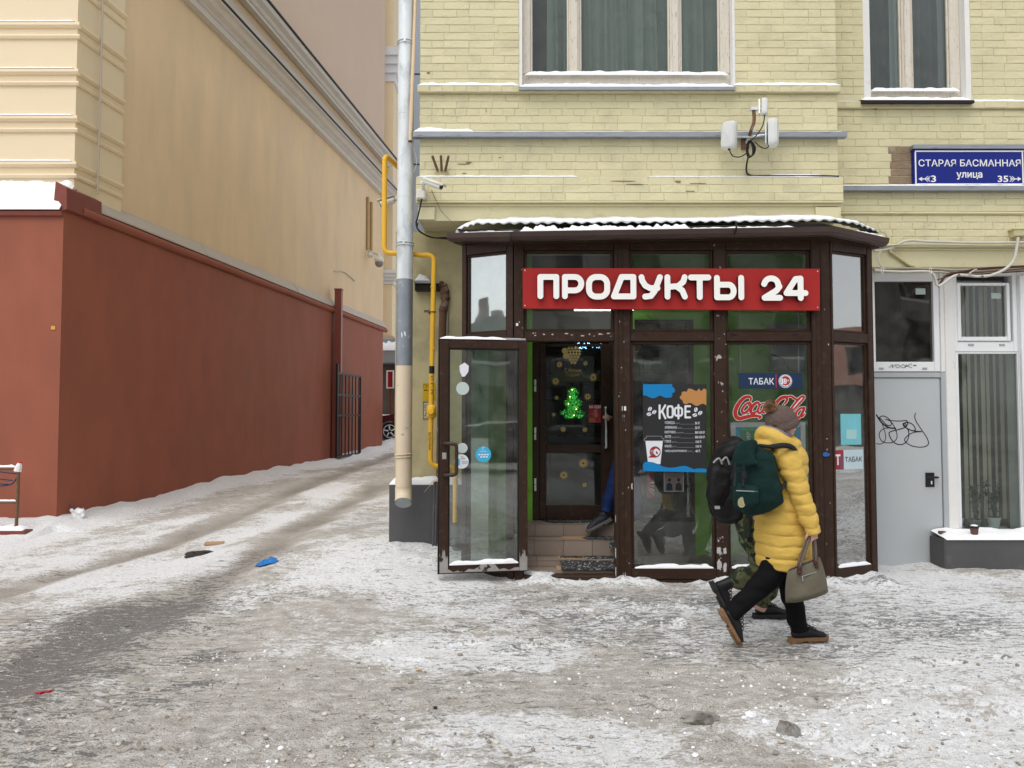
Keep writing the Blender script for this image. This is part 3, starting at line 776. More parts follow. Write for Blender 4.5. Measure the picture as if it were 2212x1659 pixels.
# conduit up the quoin, small yellow plate
g_ = s_at_y(0, 12.02)
o = MB().tube([wallp(g_ + .03 * math.sin(z) * .3, .025, z) for z in np.linspace(5.14, 11, 20)] , .016, 8).build('conduit', M['beigeflash'], smooth=True)
tag(o, 'thin beige cable conduit running up the rusticated corner above the red base', 'conduit')
o = MB().pbox(110, 119, 704, 712, 11.29, .012).build('plate', pm('plate_yellow', (.6, .35, .08), .5))
tag(o, 'tiny yellow marker plate on the front of the red base', 'plate')
# gate post and barred gate standing open in the lane
ps = lws(718)
mb = MB()
p = wallp(ps, .16, 0)
gzp = float(hgt(p.x, p.y))
gpost = thing('gate_post', 'dark red steel post standing against the red wall beside the barred gate', 'post', (p.x, p.y, gzp))
zt = lw(718, 620, .16).z
mb.box(p.x - .1, p.x + .1, p.y - .1, p.y + .1, gzp - .1, zt); mb.build('column', M['redmetal'], gpost)
mb = MB(); mb.box(p.x - .115, p.x + .115, p.y - .115, p.y + .115, zt, zt + .03); mb.build('cap', M['redmetal'], gpost)
mb = MB(); mb.box(p.x - .125, p.x - .1015, p.y - .15, p.y - .05, gzp + .1, zt - 1.3); mb.build('strip', M['redmetal'], gpost)
pA = lw(726, 975, .30); pB = lw(778, 966, .30)
pA = Vector((pA.x, pA.y, 0)); pB = Vector((pB.x, pB.y, 0))
gd = (pB - pA); GL = gd.length; gd.normalize()
gzA = float(hgt(pA.x, pA.y)) + .1
gh = lw(726, 785, .30).z - gzA
gate = thing('barred_gate', 'dark barred steel gate folded back against the red wall in the lane', 'gate', (pA.x, pA.y, gzA))
ang = math.atan2(gd.y, gd.x)
GM = Matrix.Translation((pA.x, pA.y, gzA)) @ Matrix.Rotation(ang, 4, 'Z')
def gpart(nm, *a, mt=M['darkmetal']):
    q = MB(); q.M = GM; q.box(*a); return q.build(nm, mt, gate)
for x in (0, GL - .07): gpart('stile', x, x + .07, -.03, .03, 0, gh - (.25 if x else 0))
for z in (.0, gh * .44, gh * .66, gh - .3): gpart('rail', .071, GL - .071, -.024, .024, z, z + .06)
for k in range(7):
    x = .16 + (GL - .32) * k / 6
    gpart('bar', x - .022, x + .022, -.014, .014, .061, gh - .301)
# two conduits and the dome camera near the end of the wall
for px, y0, y1 in ((794, 425, 540), (802, 436, 541)):
    p0, p1 = lw(px, y0, -.07), lw(px, y1, -.07)
    o = MB().tube([(p1.x, p1.y, p0.z), p1], .045, 8).build('conduit', pm('ochre_pipe', (.45, .30, .14), .5), smooth=True)
    tag(o, 'short ochre cable conduit above the dome camera, ' + ('the longer left one' if px < 800 else 'the shorter right one'), 'conduit')
dc = lw(819, 565, .35)
dcam = thing('dome_camera', 'grey dome camera on an arm near the end of the beige wall', 'camera', dc)
k = dc.y / 22
MB().ell(dc + Vector((0, 0, .06)), (.17, .17, .13)).build('housing', M['camwhite'], dcam, smooth=True)
MB().ell(dc - Vector((0, 0, .05)), (.145, .145, .15)).build('dome', pm('smoked_dome', (.22, .20, .18), .15), dcam, smooth=True)
wa = lw(797, 543, -.1)
MB().tube(fillet([wa, wa + WN * .3 + Vector((0, 0, -.1)), dc + Vector((0, 0, .22)), dc + Vector((0, 0, .1))], .1), .045, 8).build('arm', M['camwhite'], dcam, smooth=True)
MB().ell(lw(800, 551, .05), (.10, .12, .10)).build('sensor', M['camwhite'], dcam, smooth=True)
a_, b_ = lw(722, 586, -.1), lw(766, 606, -.1)
o = MB().tube(catmull([a_, (a_ * .55 + b_ * .45) + Vector((0, 0, .12)), b_], 6), .022, 6).build('wire', M['cablewhite'], smooth=True)
tag(o, 'short curved wire end sticking out of the beige wall', 'wire')

# ================================================================ FAR BUILDING AND CAR at the end of the lane
gb = thing('grey_building', 'grey clad building closing the far end of the lane behind the downpipe', 'building', (-4, 38, 1))
xa, xb = ax(790, 36), ax(960, 36)
zs = az(745, 36)
MB().box(xa, xb, 36, 40, zs, 26).build('upper_wall', M['greybld'], gb)
for k in range(1, 4):
    z = az(745 - k * 195, 36); MB().box(xa, xb, 35.985, 35.999, z - .03, z + .03).build('joint', M['darkmetal'], gb)
MB().box(xa, xb, 35.5, 40, az(783, 35.5), az(757, 35.5)).build('canopy_beam', M['greyledge'], gb)
MB().box(xa, xb, 36.8, 39, 0, az(784, 35.5) - .002).build('lower_wall', pm('brown_shopfront', (.10, .075, .06), .6, var=.3, vs=1.2), gb)
for px in (862, 880): MB().pbox(px - 3, px + 3, 784, 945, 36.6, .15).build('pillar', M['greyledge'], gb)
snow_on(xa, xb, 35.45, 35.98, az(757, 35.5), .35, n=40)
bx = thing('vent_box', 'small grey metal box high on the far grey building beside the downpipe', 'box', at(858, 322, 35.5))
MB().pbox(848, 868, 312, 326, 35.3, .68).build('body', M['greyledge'], bx)
MB().pbox(847, 869, 326.3, 331, 35.2, .75).build('base', M['darkmetal'], bx)
snow_on(ax(848, 35.3), ax(868, 35.3), 35.3, 35.9, az(312, 35.3), .15, n=10)
# ================================================================ YELLOW BUILDING
YU, YL, YW = 7.70, 8.15, 8.32
yb = thing('yellow_building', 'yellow painted brick building with tall windows above the shop', 'building', (1.1, 8.15, 0))
ZT = 8.6
UX0, UX1 = ax(907, YU, 250), ax(1808.5, YU, 250)
RX1 = ax(2420, YL, 250)
zU = lambda py: az(py, YU)
zL = lambda py: az(py, YL)
W1 = (ax(1121, YU, 100), ax(1588, YU, 100), zU(190), 7.4)
W2 = (ax(1865, YL, 110), ax(2097, YL, 110), zL(218), 7.4)
def wall(nm, x0, x1, y0, y1, z0, z1, mt): return MB().box(x0, x1, y0, y1, z0, z1).build(nm, mt, yb)
# projecting upper part (backing behind its bricks)
wall('wall', UX0, UX1, YU, YL + .3, zU(477), zU(441), M['plaster'])
wall('wall', UX0, UX1, YU + .001, YL + .3, zU(441) + .0005, W1[2] - .002, M['mortar'])
wall('wall', UX0, W1[0], YU + .001, YL + .3, W1[2], W1[3], M['mortar'])
wall('wall', W1[1], UX1, YU + .001, YL + .3, W1[2], W1[3], M['mortar'])
wall('wall', UX0, UX1, YU + .001, YL + .3, W1[3] + .001, ZT, M['mortar'])
# right, set-back part
wall('wall', UX1 + .001, RX1, YL, YL + .5, zL(577), zL(533), M['plaster'])
wall('wall', UX1 + .001, RX1, YL + .001, YL + .5, zL(533) + .0005, W2[2] - .002, M['mortar'])
wall('wall', UX1 + .001, W2[0], YL + .001, YL + .5, W2[2], W2[3], M['mortar'])
wall('wall', W2[1], RX1, YL + .001, YL + .5, W2[2], W2[3], M['mortar'])
wall('wall', UX1 + .001, RX1, YL + .001, YL + .5, W2[3] + .001, ZT, M['mortar'])
# lower left wall, stained plaster, under the overhang
LX0 = ax(852, YL, 1020)
wall('lower_wall', LX0, ax(1010, YL), YL, YL + .4, -.2, zU(477) - .002, M['plaster_dirty'])
# long flank of the building along the lane
MB().box(UX0 + .02, UX0 + .4, YL + .41, 21, -.3, ZT).build('flank_wall', M['plaster'], yb)
# fascia, mouldings, bands
def band(nm, x0, x1, Y, pys, d, mt, drip=.0):
    MB().bbox(x0, x1, Y - d, Y - .0005, az(pys[1], Y), az(pys[0], Y), b=min(.012, d * .4)).build(nm, mt, yb)
band('moulding', UX0 - .03, UX1 + .03, YU, (437, 441), .055, M['plaster'])
band('moulding', UX0 - .015, UX1 + .015, YU, (441.3, 446), .03, M['plaster'])
MB().bbox(UX0 - .01, ax(938, YU), YU - .03, YU - .001, zU(476), zU(449)).build('pilaster_cap', M['plaster'], yb)
MB().bbox(ax(1767, YU), UX1 + .01, YU - .03, YU - .001, zU(476), zU(449)).build('pilaster_cap', M['plaster'], yb)
wall('band_backing', UX0 - .03, UX1 + .03, YU - .04, YU - .0008, zU(437) + .001, zU(385), M['mortar'])
wall('band_backing', UX0 - .02, UX1 + .02, YU - .045, YU - .0008, zU(203), zU(189), M['mortar'])
wall('ledge', UX0 - .06, UX1 + .065, YU - .08, YU - .0008, az(295, YU - .08), az(284, YU - .08), M['greyledge'])
wall('ledge_drip', UX0 - .055, UX1 + .06, YU - .03, YU - .0008, az(297, YU - .03), az(295, YU - .08) - .0005, M['greyledge'])
wall('ledge', UX1 + .03, RX1, YL - .08, YL - .0008, az(411, YL - .08), az(401, YL - .08), M['greyledge'])
wall('ledge_drip', UX1 + .04, RX1, YL - .03, YL - .0008, az(413, YL - .03), az(411, YL - .08) - .0005, M['greyledge'])
wall('band_backing', UX1 + .001, RX1, YL - .03, YL - .0008, zL(236), zL(222), M['mortar'])
band('moulding', UX1 + .001, RX1, YL, (459, 464), .028, M['plaster'])
band('moulding', UX1 + .001, RX1, YL, (528, 536), .05, M['plaster'])
band('moulding', UX1 + .001, RX1, YL, (536.3, 541), .025, M['plaster'])
# ---- bricks
BR = []
rb = random.Random(11)
def bricks(x0, x1, z0, z1, Y, holes=(), heads=False, pitch=.0825, bare=None):
    n = max(1, round((z1 - z0) / pitch)); p = (z1 - z0) / n
    for r in range(n):
        za, zb = z0 + r * p, z0 + (r + 1) * p
        zc = (za + zb) / 2
        spans = [(x0, x1)]
        for h in holes:
            if h[2] - .01 < zc < h[3]:
                ns = []
                for a, b in spans:
                    if h[0] > a: ns.append((a, min(b, h[0])))
                    if h[1] < b: ns.append((max(a, h[1]), b))
                spans = [q for q in ns if q[1] - q[0] > .03]
        for a, b in spans:
            x = a; first = True
            hd = heads or (r % 5 == 2 and rb.random() < .5)
            while x < b - .02:
                wd = .122 if (hd or rb.random() < .12) else .25
                if first and r % 2: wd *= .5 if not hd else .6
                first = False
                wd *= rb.uniform(.95, 1.05)
                if b - x - wd < .06: wd = b - x
                BR.append((x, x + wd, za, zb, Y, bool(bare and bare[0] < x + wd / 2 < bare[1] and bare[2] < zc < bare[3])))
                x += wd
ztop = az(-12, YU)
bricks(UX0 - .03, UX1 + .03, zU(437) + .002, zU(385), YU - .04)
bricks(UX0, UX1, zU(385) + .003, zU(298) - .004, YU)
bricks(UX0, UX1, zU(283) + .003, zU(203) - .003, YU)
bricks(UX0 - .02, UX1 + .02, zU(203), zU(189), YU - .045, heads=True, pitch=.08)
bricks(UX0, UX1, zU(189) + .004, ztop, YU, holes=[W1])
BP = (ax(1917.5, YL, 360), ax(1973, YL, 360), zL(398), zL(313))
bricks(UX1 + .002, RX1, zL(527), zL(465), YL)
bricks(UX1 + .002, RX1, zL(458), zL(415), YL)
bricks(UX1 + .002, RX1, zL(398) + .003, zL(237), YL, bare=BP)
bricks(UX1 + .002, RX1, zL(236), zL(222), YL - .03, heads=False, pitch=.08)
bricks(UX1 + .002, RX1, zL(222) + .004, az(-12, YL), YL, holes=[W2])
def brick_verts(w_, h_, rr, g=.0022, pr=.0045):
    a, b, c, d = -w_ / 2 + g * rr.uniform(.0, 1.6), w_ / 2 - g * rr.uniform(.0, 1.6), -h_ / 2 + g * rr.uniform(.2, 1.8), h_ / 2 - g * rr.uniform(.2, 1.8)
    e = .0042
    fr = [-pr * rr.uniform(.5, 1.6) for _ in range(4)]
    j = lambda: rr.uniform(-.0035, .0035)
    vs = [(a, .004, c), (b, .004, c), (b, .004, d), (a, .004, d),
          (a + j(), fr[0] + .003, c + j()), (b + j(), fr[1] + .003, c + j()), (b + j(), fr[2] + .003, d + j()), (a + j(), fr[3] + .003, d + j()),
          (a + e, fr[0], c + e * rr.uniform(.6, 1.8)), (b - e, fr[1], c + e * rr.uniform(.6, 1.8)), (b - e, fr[2], d - e * rr.uniform(.6, 1.8)), (a + e, fr[3], d - e * rr.uniform(.6, 1.8))]
    fs = [(8, 9, 10, 11), (4, 5, 9, 8), (5, 6, 10, 9), (6, 7, 11, 10), (7, 4, 8, 11), (0, 1, 5, 4), (1, 2, 6, 5), (2, 3, 7, 6), (3, 0, 4, 7)]
    return vs, fs
def infr(b_):
    px = CX + F * ((b_[0] + b_[1]) / 2) / b_[4]
    return 880 < px < 2230
BR.sort(key=lambda b_: -((b_[1] - b_[0]) * (b_[3] - b_[2]) / b_[4] ** 2) if infr(b_) else 1)
var = {}
for bare in (0, 1):
    for kind, ww in (('s', .25), ('h', .125)):
        for k in range(9):
            vs, fs = brick_verts(ww, .0825, rb, g=.0022, pr=.0045 if not bare else .004)
            me = bpy.data.meshes.new('brick'); me.from_pydata(vs, [], fs); me.materials.append(M['bare_brick' if bare else 'brick'])
            var[(bare, kind, k)] = (me, ww)
rest = MB(); nind = 0
for b_ in BR:
    x0, x1, za, zb, Y, bare = b_
    kind = 's' if x1 - x0 > .17 else 'h'
    if nind < 298:
        me, ww = var[(int(bare), kind, rb.randrange(9))]
        o = bpy.data.objects.new('brick', me); COL.objects.link(o)
        o.location = ((x0 + x1) / 2, Y, (za + zb) / 2); o.scale = ((x1 - x0) / ww, 1, (zb - za) / .0825)
        attach(o, yb); nind += 1
    else:
        vs, fs = brick_verts(x1 - x0, zb - za, rb)
        rest.M = Matrix.Translation(((x0 + x1) / 2, Y, (za + zb) / 2)); rest.add(vs, fs, int(bare))
ro = rest.build('brick', [M['brick'], M['bare_brick']], yb, smooth=False, kind='stuff', fix=False)
# small broken joints showing dark
for px, py, w_, h_ in [(1000, 354, 30, 3), (1012, 351, 14, 3), (1003, 374, 12, 2.5), (1345, 391, 60, 2.5), (1370, 398, 50, 2), (1510, 396, 40, 2.5), (1465, 392, 16, 8), (1490, 413, 24, 2.5), (1080, 340, 6, 2), (925, 157, 10, 5), (1050, 238, 2, 14)]:
    mb = MB(); c_ = at(px, py, YU - (.05 if py > 385 else .010)); q = []
    for k in range(9):
        t = 2 * math.pi * k / 9; q.append((c_.x + math.cos(t) * w_ * .5 / 215 * rb.uniform(.6, 1.1), c_.z + math.sin(t) * h_ * .33 / 215 * rb.uniform(.4, 1.2)))
    mb.plate(q, c_.y, .004); mb.build('chipped_joint', M['rustbrown'] if py != 392 else M['bare_brick'], yb)

# ---- upper windows
def dark_room(x0, x1, y0, y1, z0, z1):
    mb = MB()
    mb.box(x0 - .1, x1 + .1, y1, y1 + .05, z0 - .1, z1); mb.box(x0 - .15, x0 - .1, y0, y1, z0 - .1, z1); mb.box(x1 + .1, x1 + .15, y0, y1, z0 - .1, z1)
    mb.box(x0 - .1, x1 + .1, y0, y1, z0 - .15, z0 - .1); mb.box(x0 - .1, x1 + .1, y0, y1, z1, z1 + .05)
    return mb.build('room', M['darkroom'], yb)
def up_window(W, Y, pxs, glass_py, sill_px, sill_py, rev):
    """pxs: frame and mullion bounds in the picture at glass height"""
    yf = Y + rev
    mb = MB()
    x0, x1, z0, z1 = W
    zg = az(glass_py, yf)
    bounds = [(ax(a, yf, 80), ax(b, yf, 80)) for a, b in pxs]
    win = MB().bbox(bounds[0][0], bounds[-1][1], yf, yf + .07, z0 + .03, zg - .0005, b=.006).build('window', M['oldwood'], yb)
    for i, (a, b) in enumerate(bounds):
        q = MB(); q.bbox(a, b, yf - .01, yf + .07, zg, z1, b=.008)
        if i not in (0, len(bounds) - 1):
            q.bbox(a + .02, b - .02, yf - .03, yf - .0105, zg, z1, b=.008)
        q.build('mullion' if 0 < i < len(bounds) - 1 else 'jamb', M['oldwood'], win)
    for (a, b), (c, d) in zip(bounds[:-1], bounds[1:]):
        MB().box(b + .001, c - .001, yf + .035, yf + .039, zg + .001, z1).build('pane', G_WIN, win)
        q = MB(); q.bbox(b + .0005, b + .02, yf + .01, yf + .034, zg + .0005, z1); q.bbox(c - .02, c - .0005, yf + .01, yf + .034, zg + .0005, z1); q.build('glazing_bead', M['oldwood'], win)
    MB().box(x0 + .0005, bounds[0][0] - .0005, Y + .004, yf + .08, z0 + .002, z1).build('reveal', M['whitepaint'], win)
    MB().box(bounds[-1][1] + .0005, x1 - .0005, Y + .004, yf + .08, z0 + .002, z1).build('reveal', M['whitepaint'], win)
    sx0, sx1 = ax(sill_px[0], Y - .09, sill_py), ax(sill_px[1], Y - .09, sill_py)
    zb = az(sill_py, Y - .09)
    q = MB(); q.add([(sx0, Y - .09, zb), (sx1, Y - .09, zb), (sx1, Y - .09, zb - .032), (sx0, Y - .09, zb - .032), (sx0, yf - .001, zb + .07), (sx1, yf - .001, zb + .07), (sx1, yf - .001, zb - .005), (sx0, yf - .001, zb - .005)],
                    [(0, 1, 2, 3), (0, 4, 5, 1), (3, 2, 6, 7), (0, 3, 7, 4), (1, 5, 6, 2), (4, 7, 6, 5)])
    q.build('sill', M['darkmetal'] if Y > 8 else M['greyledge'], win)
    snow_on(sx0 + .01, sx1 - .01, Y - .085, yf - .012, zb, .032, zb=zb + .065)
    snow_on(bounds[0][0] + .03, bounds[-1][1] - .03, yf - .045, yf - .012, zg - .028, .038)
    dark_room(x0, x1, yf + .1, yf + 1.6, z0 - .2, z1)
    return win, bounds, zg
def curtain(px0, px1, Y, z0, z1, folds, amp, mat, label):
    x0, x1 = ax(px0, Y, 80), ax(px1, Y, 80)
    n = folds * 10; vs, fs = [], []
    for i in range(n + 1):
        t = i / n
        for j in range(5):
            z = z0 + (z1 - z0) * j / 4
            ph = t * folds * 2 * math.pi + .7 * math.sin(t * 9) + .15 * j
            vs.append((x0 + (x1 - x0) * t + .012 * math.sin(ph * .5 + j * .5), Y + amp * math.sin(ph) + amp * .4 * math.sin(ph * 2.3 + 1), z))
    for i in range(n):
        for j in range(4): fs.append((i * 5 + j, i * 5 + j + 1, i * 5 + j + 6, i * 5 + j + 5))
    o = MB().add(vs, fs).build('curtain', mat, smooth=True, fix=False)
    return tag(o, label, 'curtain')
win1, b1, zg1 = up_window(W1, YU, [(1128, 1146), (1229, 1252), (1447, 1469), (1555, 1576)], 160, (1121, 1589), 187, .10)
win2, b2, zg2 = up_window(W2, YL, [(1869, 1872), (1947, 1969), (2050, 2072)], 195, (1864.5, 2105), 216, .11)
M['sheer'] = pm('sheer_curtain', (.36, .40, .36), .85, var=.08, vs=5)
M['sheer2'] = pm('dark_curtain', (.11, .115, .115), .85, var=.1, vs=5)
M['paledrape'] = pm('pale_drape', (.62, .63, .63), .85, var=.06, vs=5)
curtain(1180, 1560, YU + .32, zU(200), 7.3, 11, .06, M['sheer'], 'grey green sheer curtain with folds behind the three-light window')
curtain(1920, 1965, YL + .42, zL(215), 7.3, 3, .02, M['paledrape'], 'pale curtain edge beside the mullion of the right upper window')
curtain(2024, 2068, YL + .42, zL(215), 7.3, 3, .02, M['paledrape'], 'pale curtain at the right jamb of the right upper window')
curtain(1860, 2080, YL + .6, zL(215), 7.3, 7, .05, M['sheer2'], 'dark curtain across the room of the right upper window')
# ---- snow on ledges
snow_on(UX0 - .05, UX0 + .55, YU - .075, YU - .01, az(284, YU - .08), .04)
snow_on(UX0 + .5, UX1 + .05, YU - .075, YU - .01, az(284, YU - .08), .010)
snow_on(UX0 - .02, ax(1120, YU), YU - .05, YU - .008, zU(189) + .001, .03)
snow_on(ax(1590, YU), UX1 + .02, YU - .05, YU - .008, zU(189) + .001, .03)
snow_on(UX0 - .02, ax(1250, YU), YU - .046, YU - .008, zU(385) + .001, .014)
snow_on(ax(1400, YU), UX1 + .02, YU - .046, YU - .008, zU(385) + .001, .010)
snow_on(UX1 + .05, RX1, YL - .075, YL - .01, az(401, YL - .08), .016)
snow_on(ax(2104, YL), RX1, YL - .034, YL - .008, zL(222) + .001, .02)
snow_on(UX1 + .05, ax(1864, YL), YL - .034, YL - .008, zL(222) + .001, .008)
# ---- plinth at the corner, with its step of snow
gzp = .05
MB().bbox(ax(840, YL - .12, 1110), ax(1012, YL - .12, 1110), YL - .12, YL - .0008, -.3, az(1047, YL - .12), b=.01).build('plinth', M['plinth'], yb)
snow_on(ax(842, YL - .12), ax(1000, YL - .12), YL - .115, YL - .012, az(1047, YL - .12), .06)
# niche with a small sheet-metal hood, left of the shop
MB().pbox(896, 947, 612, 627, YL - .10, .0992).build('hood', M['darkmetal'], yb)
MB().pbox(894, 949, 606, 611.5, YL - .13, .1292).build('hood_lid', M['greyledge'], yb)
snow_on(ax(895, YL - .12), ax(926, YL - .12), YL - .125, YL - .01, az(606, YL - .13), .07)

# ---- right ground floor: grey door, dark window over it, white frames
zW = lambda py: az(py, YW)
xW = lambda px, py=900: ax(px, YW, py)
wall('wall', xW(2201) + .003, xW(2420), YW - .02, YW + .2, -.1, zL(577), M['white'])
gd_ = MB().bbox(xW(1885), xW(2028), YW - .035, YW + .02, zW(1221), zW(817), b=.004).build('door', M['greydoor'], yb)
q = MB(); q.bbox(xW(2029), xW(2040), YW - .05, YW + .03, zW(1224), zW(805), b=.004); q.bbox(xW(1884), xW(2029) - .001, YW - .05, YW + .03, zW(816), zW(805), b=.004); q.build('door_frame', M['greyframe'], gd_)
q = MB(); q.pbox(2000, 2019, 1021, 1052, YW - .045, .0095, b=.003); q.build('handle_plate', M['black'], gd_)
q = MB(); hz = zW(1030); q.tube(fillet([(xW(2014), YW - .04, hz), (xW(2014), YW - .10, hz), (xW(1989), YW - .10, hz + .002)], .02), .0105, 10); q.build('handle', M['black'], gd_, smooth=True)
MB().pbox(2011, 2014, 1039, 1046, YW - .0465, .001).build('keyhole', M['silver'], gd_)
# dark window above the door
zc = zL(577) + .0
wn1 = MB()
wn1.ring(xW(1884), xW(2031), zW(803), zc - .002, YW - .03, YW + .05, .04, xW(2031) - xW(2014, 700), zW(782) - zW(803), zc - zW(608))
wn1 = wn1.build('window', M['white'], yb)
MB().box(xW(1884) + .041, xW(2014, 700), YW + .01, YW + .014, zW(782), zW(608)).build('pane', glass('brown_glass', (.50, .45, .42), .05, 1.2, .035), wn1)
for px, y0, y1 in ((1904, 795, 798), (1998, 795, 798)): MB().pbox(px - 5, px + 5, y0 - 1, y1, YW - .034, .003).build('drain_cap', M['postergrey'], wn1)
# white pillar and the right window
MB().bbox(xW(2040) + .001, xW(2062), YW - .05, YW + .1, zW(1168), zc - .002, b=.006).build('pillar', M['whitepaint'], yb)
MB().bbox(xW(2031) + .001, xW(2040), YW - .045, YW + .1, zW(804), zc - .002, b=.004).build('pillar', M['whitepaint'], yb)
wx0, wx1 = xW(2062) + .001, xW(2201)
wn2 = MB().ring(wx0, wx1, zW(760), zc - .002, YW - .02, YW + .06, .045, .045, zW(738) - zW(760), .06).build('window', M['white'], yb)
MB().ring(xW(2070), xW(2184), zW(737), zW(612), YW - .035, YW + .03, .038, .035, .045, .03).build('sash', M['white'], wn2)
MB().box(xW(2076), xW(2177), YW + .005, YW + .009, zW(728), zW(619)).build('pane', G_WIN, wn2)
MB().ring(wx0, wx1, zW(1172), zW(761), YW - .018, YW + .05, .045, .012, .12, .018).build('lower_frame', M['white'], wn2)
MB().box(wx0 + .03, wx1 - .005, YW + .01, YW + .014, zW(1160), zW(763)).build('pane', G_WIN, wn2)
MB().bbox(xW(2203), xW(2218), YW - .06, YW - .021, zW(1172), zW(597), b=.006).build('downpipe_cover', M['white'], yb)
for px in (2098, 2165): MB().pbox(px - 6, px + 6, 743, 747, YW - .024, .004).build('drain_cap', M['postergrey'], wn2)
# room behind, blinds
mb = MB(); mb.box(xW(1880), xW(2420), YW + .9, YW + .95, -.1, zc); mb.box(xW(1880) - .05, xW(1880), YW + .1, YW + .9, -.1, zc); mb.box(xW(1880), xW(2420), YW + .1, YW + .9, -.15, -.1); mb.box(xW(1880), xW(2420), YW + .1, YW + .9, zc, zc + .05)
mb.build('room', M['darkroom'], yb)
M['blind'] = pm('blind_slat', (.64, .54, .44), .8, var=.06, vs=4)
M['blind2'] = pm('brown_blind', (.26, .21, .185), .8, var=.08, vs=3)
bl = thing('vertical_blind', 'beige vertical slat blind hanging in the window right of the grey door', 'blind', (xW(2130), YW + .35, 2.4))
MB().box(xW(2045), xW(2215), YW + .32, YW + .40, zc - .1, zc - .06).build('headrail', M['white'], bl)
me0 = None
for k, px in enumerate(range(2096, 2215, 14)):
    q = MB(); q.box(-.028, .028, -.0015, .0015, zW(1130), zc - .11)
    o = q.build('slat', M['blind'], bl) if me0 is None else None
    if o is None:
        o = bpy.data.objects.new('slat', me0); COL.objects.link(o); attach(o, bl)
    me0 = o.data
    o.matrix_basis = Matrix.Translation((xW(px + (k % 3) * 1.5), YW + .36, 0)) @ Matrix.Rotation(R(28 + 12 * math.sin(k * 2.1)), 4, 'Z')
bl2 = thing('vertical_blind', 'brown vertical slat blind behind the dark window over the grey door', 'blind', (xW(1950), YW + .3, 2.4))
me0 = None
for k, px in enumerate(range(1880, 2040, 13)):
    if me0 is None:
        o = MB().box(-.055, .055, -.0015, .0015, zW(800), zc - .05).build('slat', M['blind2'], bl2); me0 = o.data
    else:
        o = bpy.data.objects.new('slat', me0); COL.objects.link(o); attach(o, bl2)
    o.matrix_basis = Matrix.Translation((xW(px), YW + .25, 0)) @ Matrix.Rotation(R(10 + 9 * math.sin(k * 1.7)), 4, 'Z')
# stickers on those panes
for px0, px1, y0, y1, lb in ((1978, 1999, 623, 636, 'small pale sticker on the dark pane over the grey door'), (2141, 2162, 633, 645, 'small pale sticker on the small upper pane right of the white pillar')):
    o = MB().pbox(px0, px1, y0, y1, YW + .0035, .001).build('sticker', pm('pale_sticker', (.42, .50, .48), .5)); tag(o, lb, 'sticker')
# planter box under the right window
YP = 7.98
pb = thing('planter_box', 'low dark grey masonry box heaped with snow beneath the right shop window', 'planter', (ax(2130, YP), YP, .05))
MB().bbox(ax(2041, YP, 1200), ax(2420, YP, 1200), YP, YW - .06, -.2, az(1166, YP), b=.012).build('body', M['plinth'], pb)
MB().pbox(2032, 2044, 1148, 1158, YP + .12, .05).build('bracket', M['rustbrown'], pb)
o = lumpy(ax(2037, YP), ax(2420, YP), YP - .015, YW - .055, az(1165, YP) - .005, .034, seed=77, zb=az(1142, YW) - .02, n=60).build('snow', M['snow'], smooth=True); stuff(o)
# ================================================================ THE CORNER SHOP'S GLAZED BAY
YB = 7.30
zB = lambda py: az(py, YB)
xB = lambda px, py=900: ax(px, YB, py)
bay = thing('shop_bay', 'dark brown framed glass shop bay with open door under a corrugated canopy', 'shop front', (xB(1440), 7.6, .07))
zt, zh, zt1, zt0, zr1, zr0 = zB(517), zB(540), zB(716), zB(737), zB(1228), zB(1251)
def bpart(nm, px0, px1, z0, z1, y0=YB, y1=YB + .09, mt='brown', b=.006, par=None, py=900):
    return MB().bbox(xB(px0, py), xB(px1, py), y0, y1, z0, z1, b=b).build(nm, M[mt], par or bay)
for a, b_ in ((1111, 1132), (1328, 1363), (1545, 1571), (1757, 1798)):
    q = MB(); x0, x1 = xB(a), xB(b_)
    q.bbox(x0, x1, YB - .004, YB + .10, .0, zt, b=.008)
    if b_ - a > 30:
        xm = x0 + (x1 - x0) * .52
        q.bbox(xm - .006, xm + .006, YB - .012, YB - .0045, .02, zt - .1, b=.003)
        q.bbox(x0 + .005, x0 + .035, YB - .02, YB - .0045, .02, zt - .1, b=.006)
    q.build('post', M['brown_worn'] if a == 1545 else M['brown'], bay)
for a, b_ in ((1132, 1328), (1363, 1545), (1571, 1757)):
    e = .0008
    x0, x1 = xB(a) + e, xB(b_) - e
    bx_ = lambda nm, z0, z1, mt='brown', dy=0: MB().bbox(x0, x1, YB + dy, YB + .085, z0, z1, b=.006).build(nm, M[mt], bay)
    bx_('head_rail', zh, zt - .001)
    bx_('transom', zt0, zt1, 'brown')
    if a != 1132:
        bx_('bottom_rail', zr0, zr1, 'brown_worn' if a == 1571 else 'brown')
        bx_('kick_strip', zr0 - .09, zr0 - .002, 'brown', .012)
    else:
        MB().bbox(x0, x1, YB - .02, YB + .10, zr0 - .06, zr0 + .035, b=.006).build('threshold', M['brown_worn'], bay)
    for nm, z0, z1 in (('fanlight', zt1, zh), ('pane', zr1, zt0)):
        if a == 1132 and nm == 'pane': continue
        q = MB(); q.ring(x0 + .001, x1 - .001, z0 + .001, z1 - .001, YB + .025, YB + .07, .026)
        fr = q.build('pane_frame', M['brown'], bay)
        MB().box(x0 + .028, x1 - .028, YB + .045, YB + .051, z0 + .028, z1 - .028).build('pane', G_FRONT, fr)
for a, b_ in ((1363, 1545), (1571, 1757)):
    snow_on(xB(a) + .03, xB(b_) - .03, YB + .002, YB + .044, zr1 + .001, .03)
for px in (1582, 1713):
    bpart('drain_cap', px, px + 13, zB(723) - .004, zB(723) + .006, YB - .006, YB - .0005, 'black', .002)
for px in (1390,): bpart('drain_cap', px, px + 10, zB(723) - .003, zB(723) + .004, YB - .005, YB - .0005, 'black', .002)
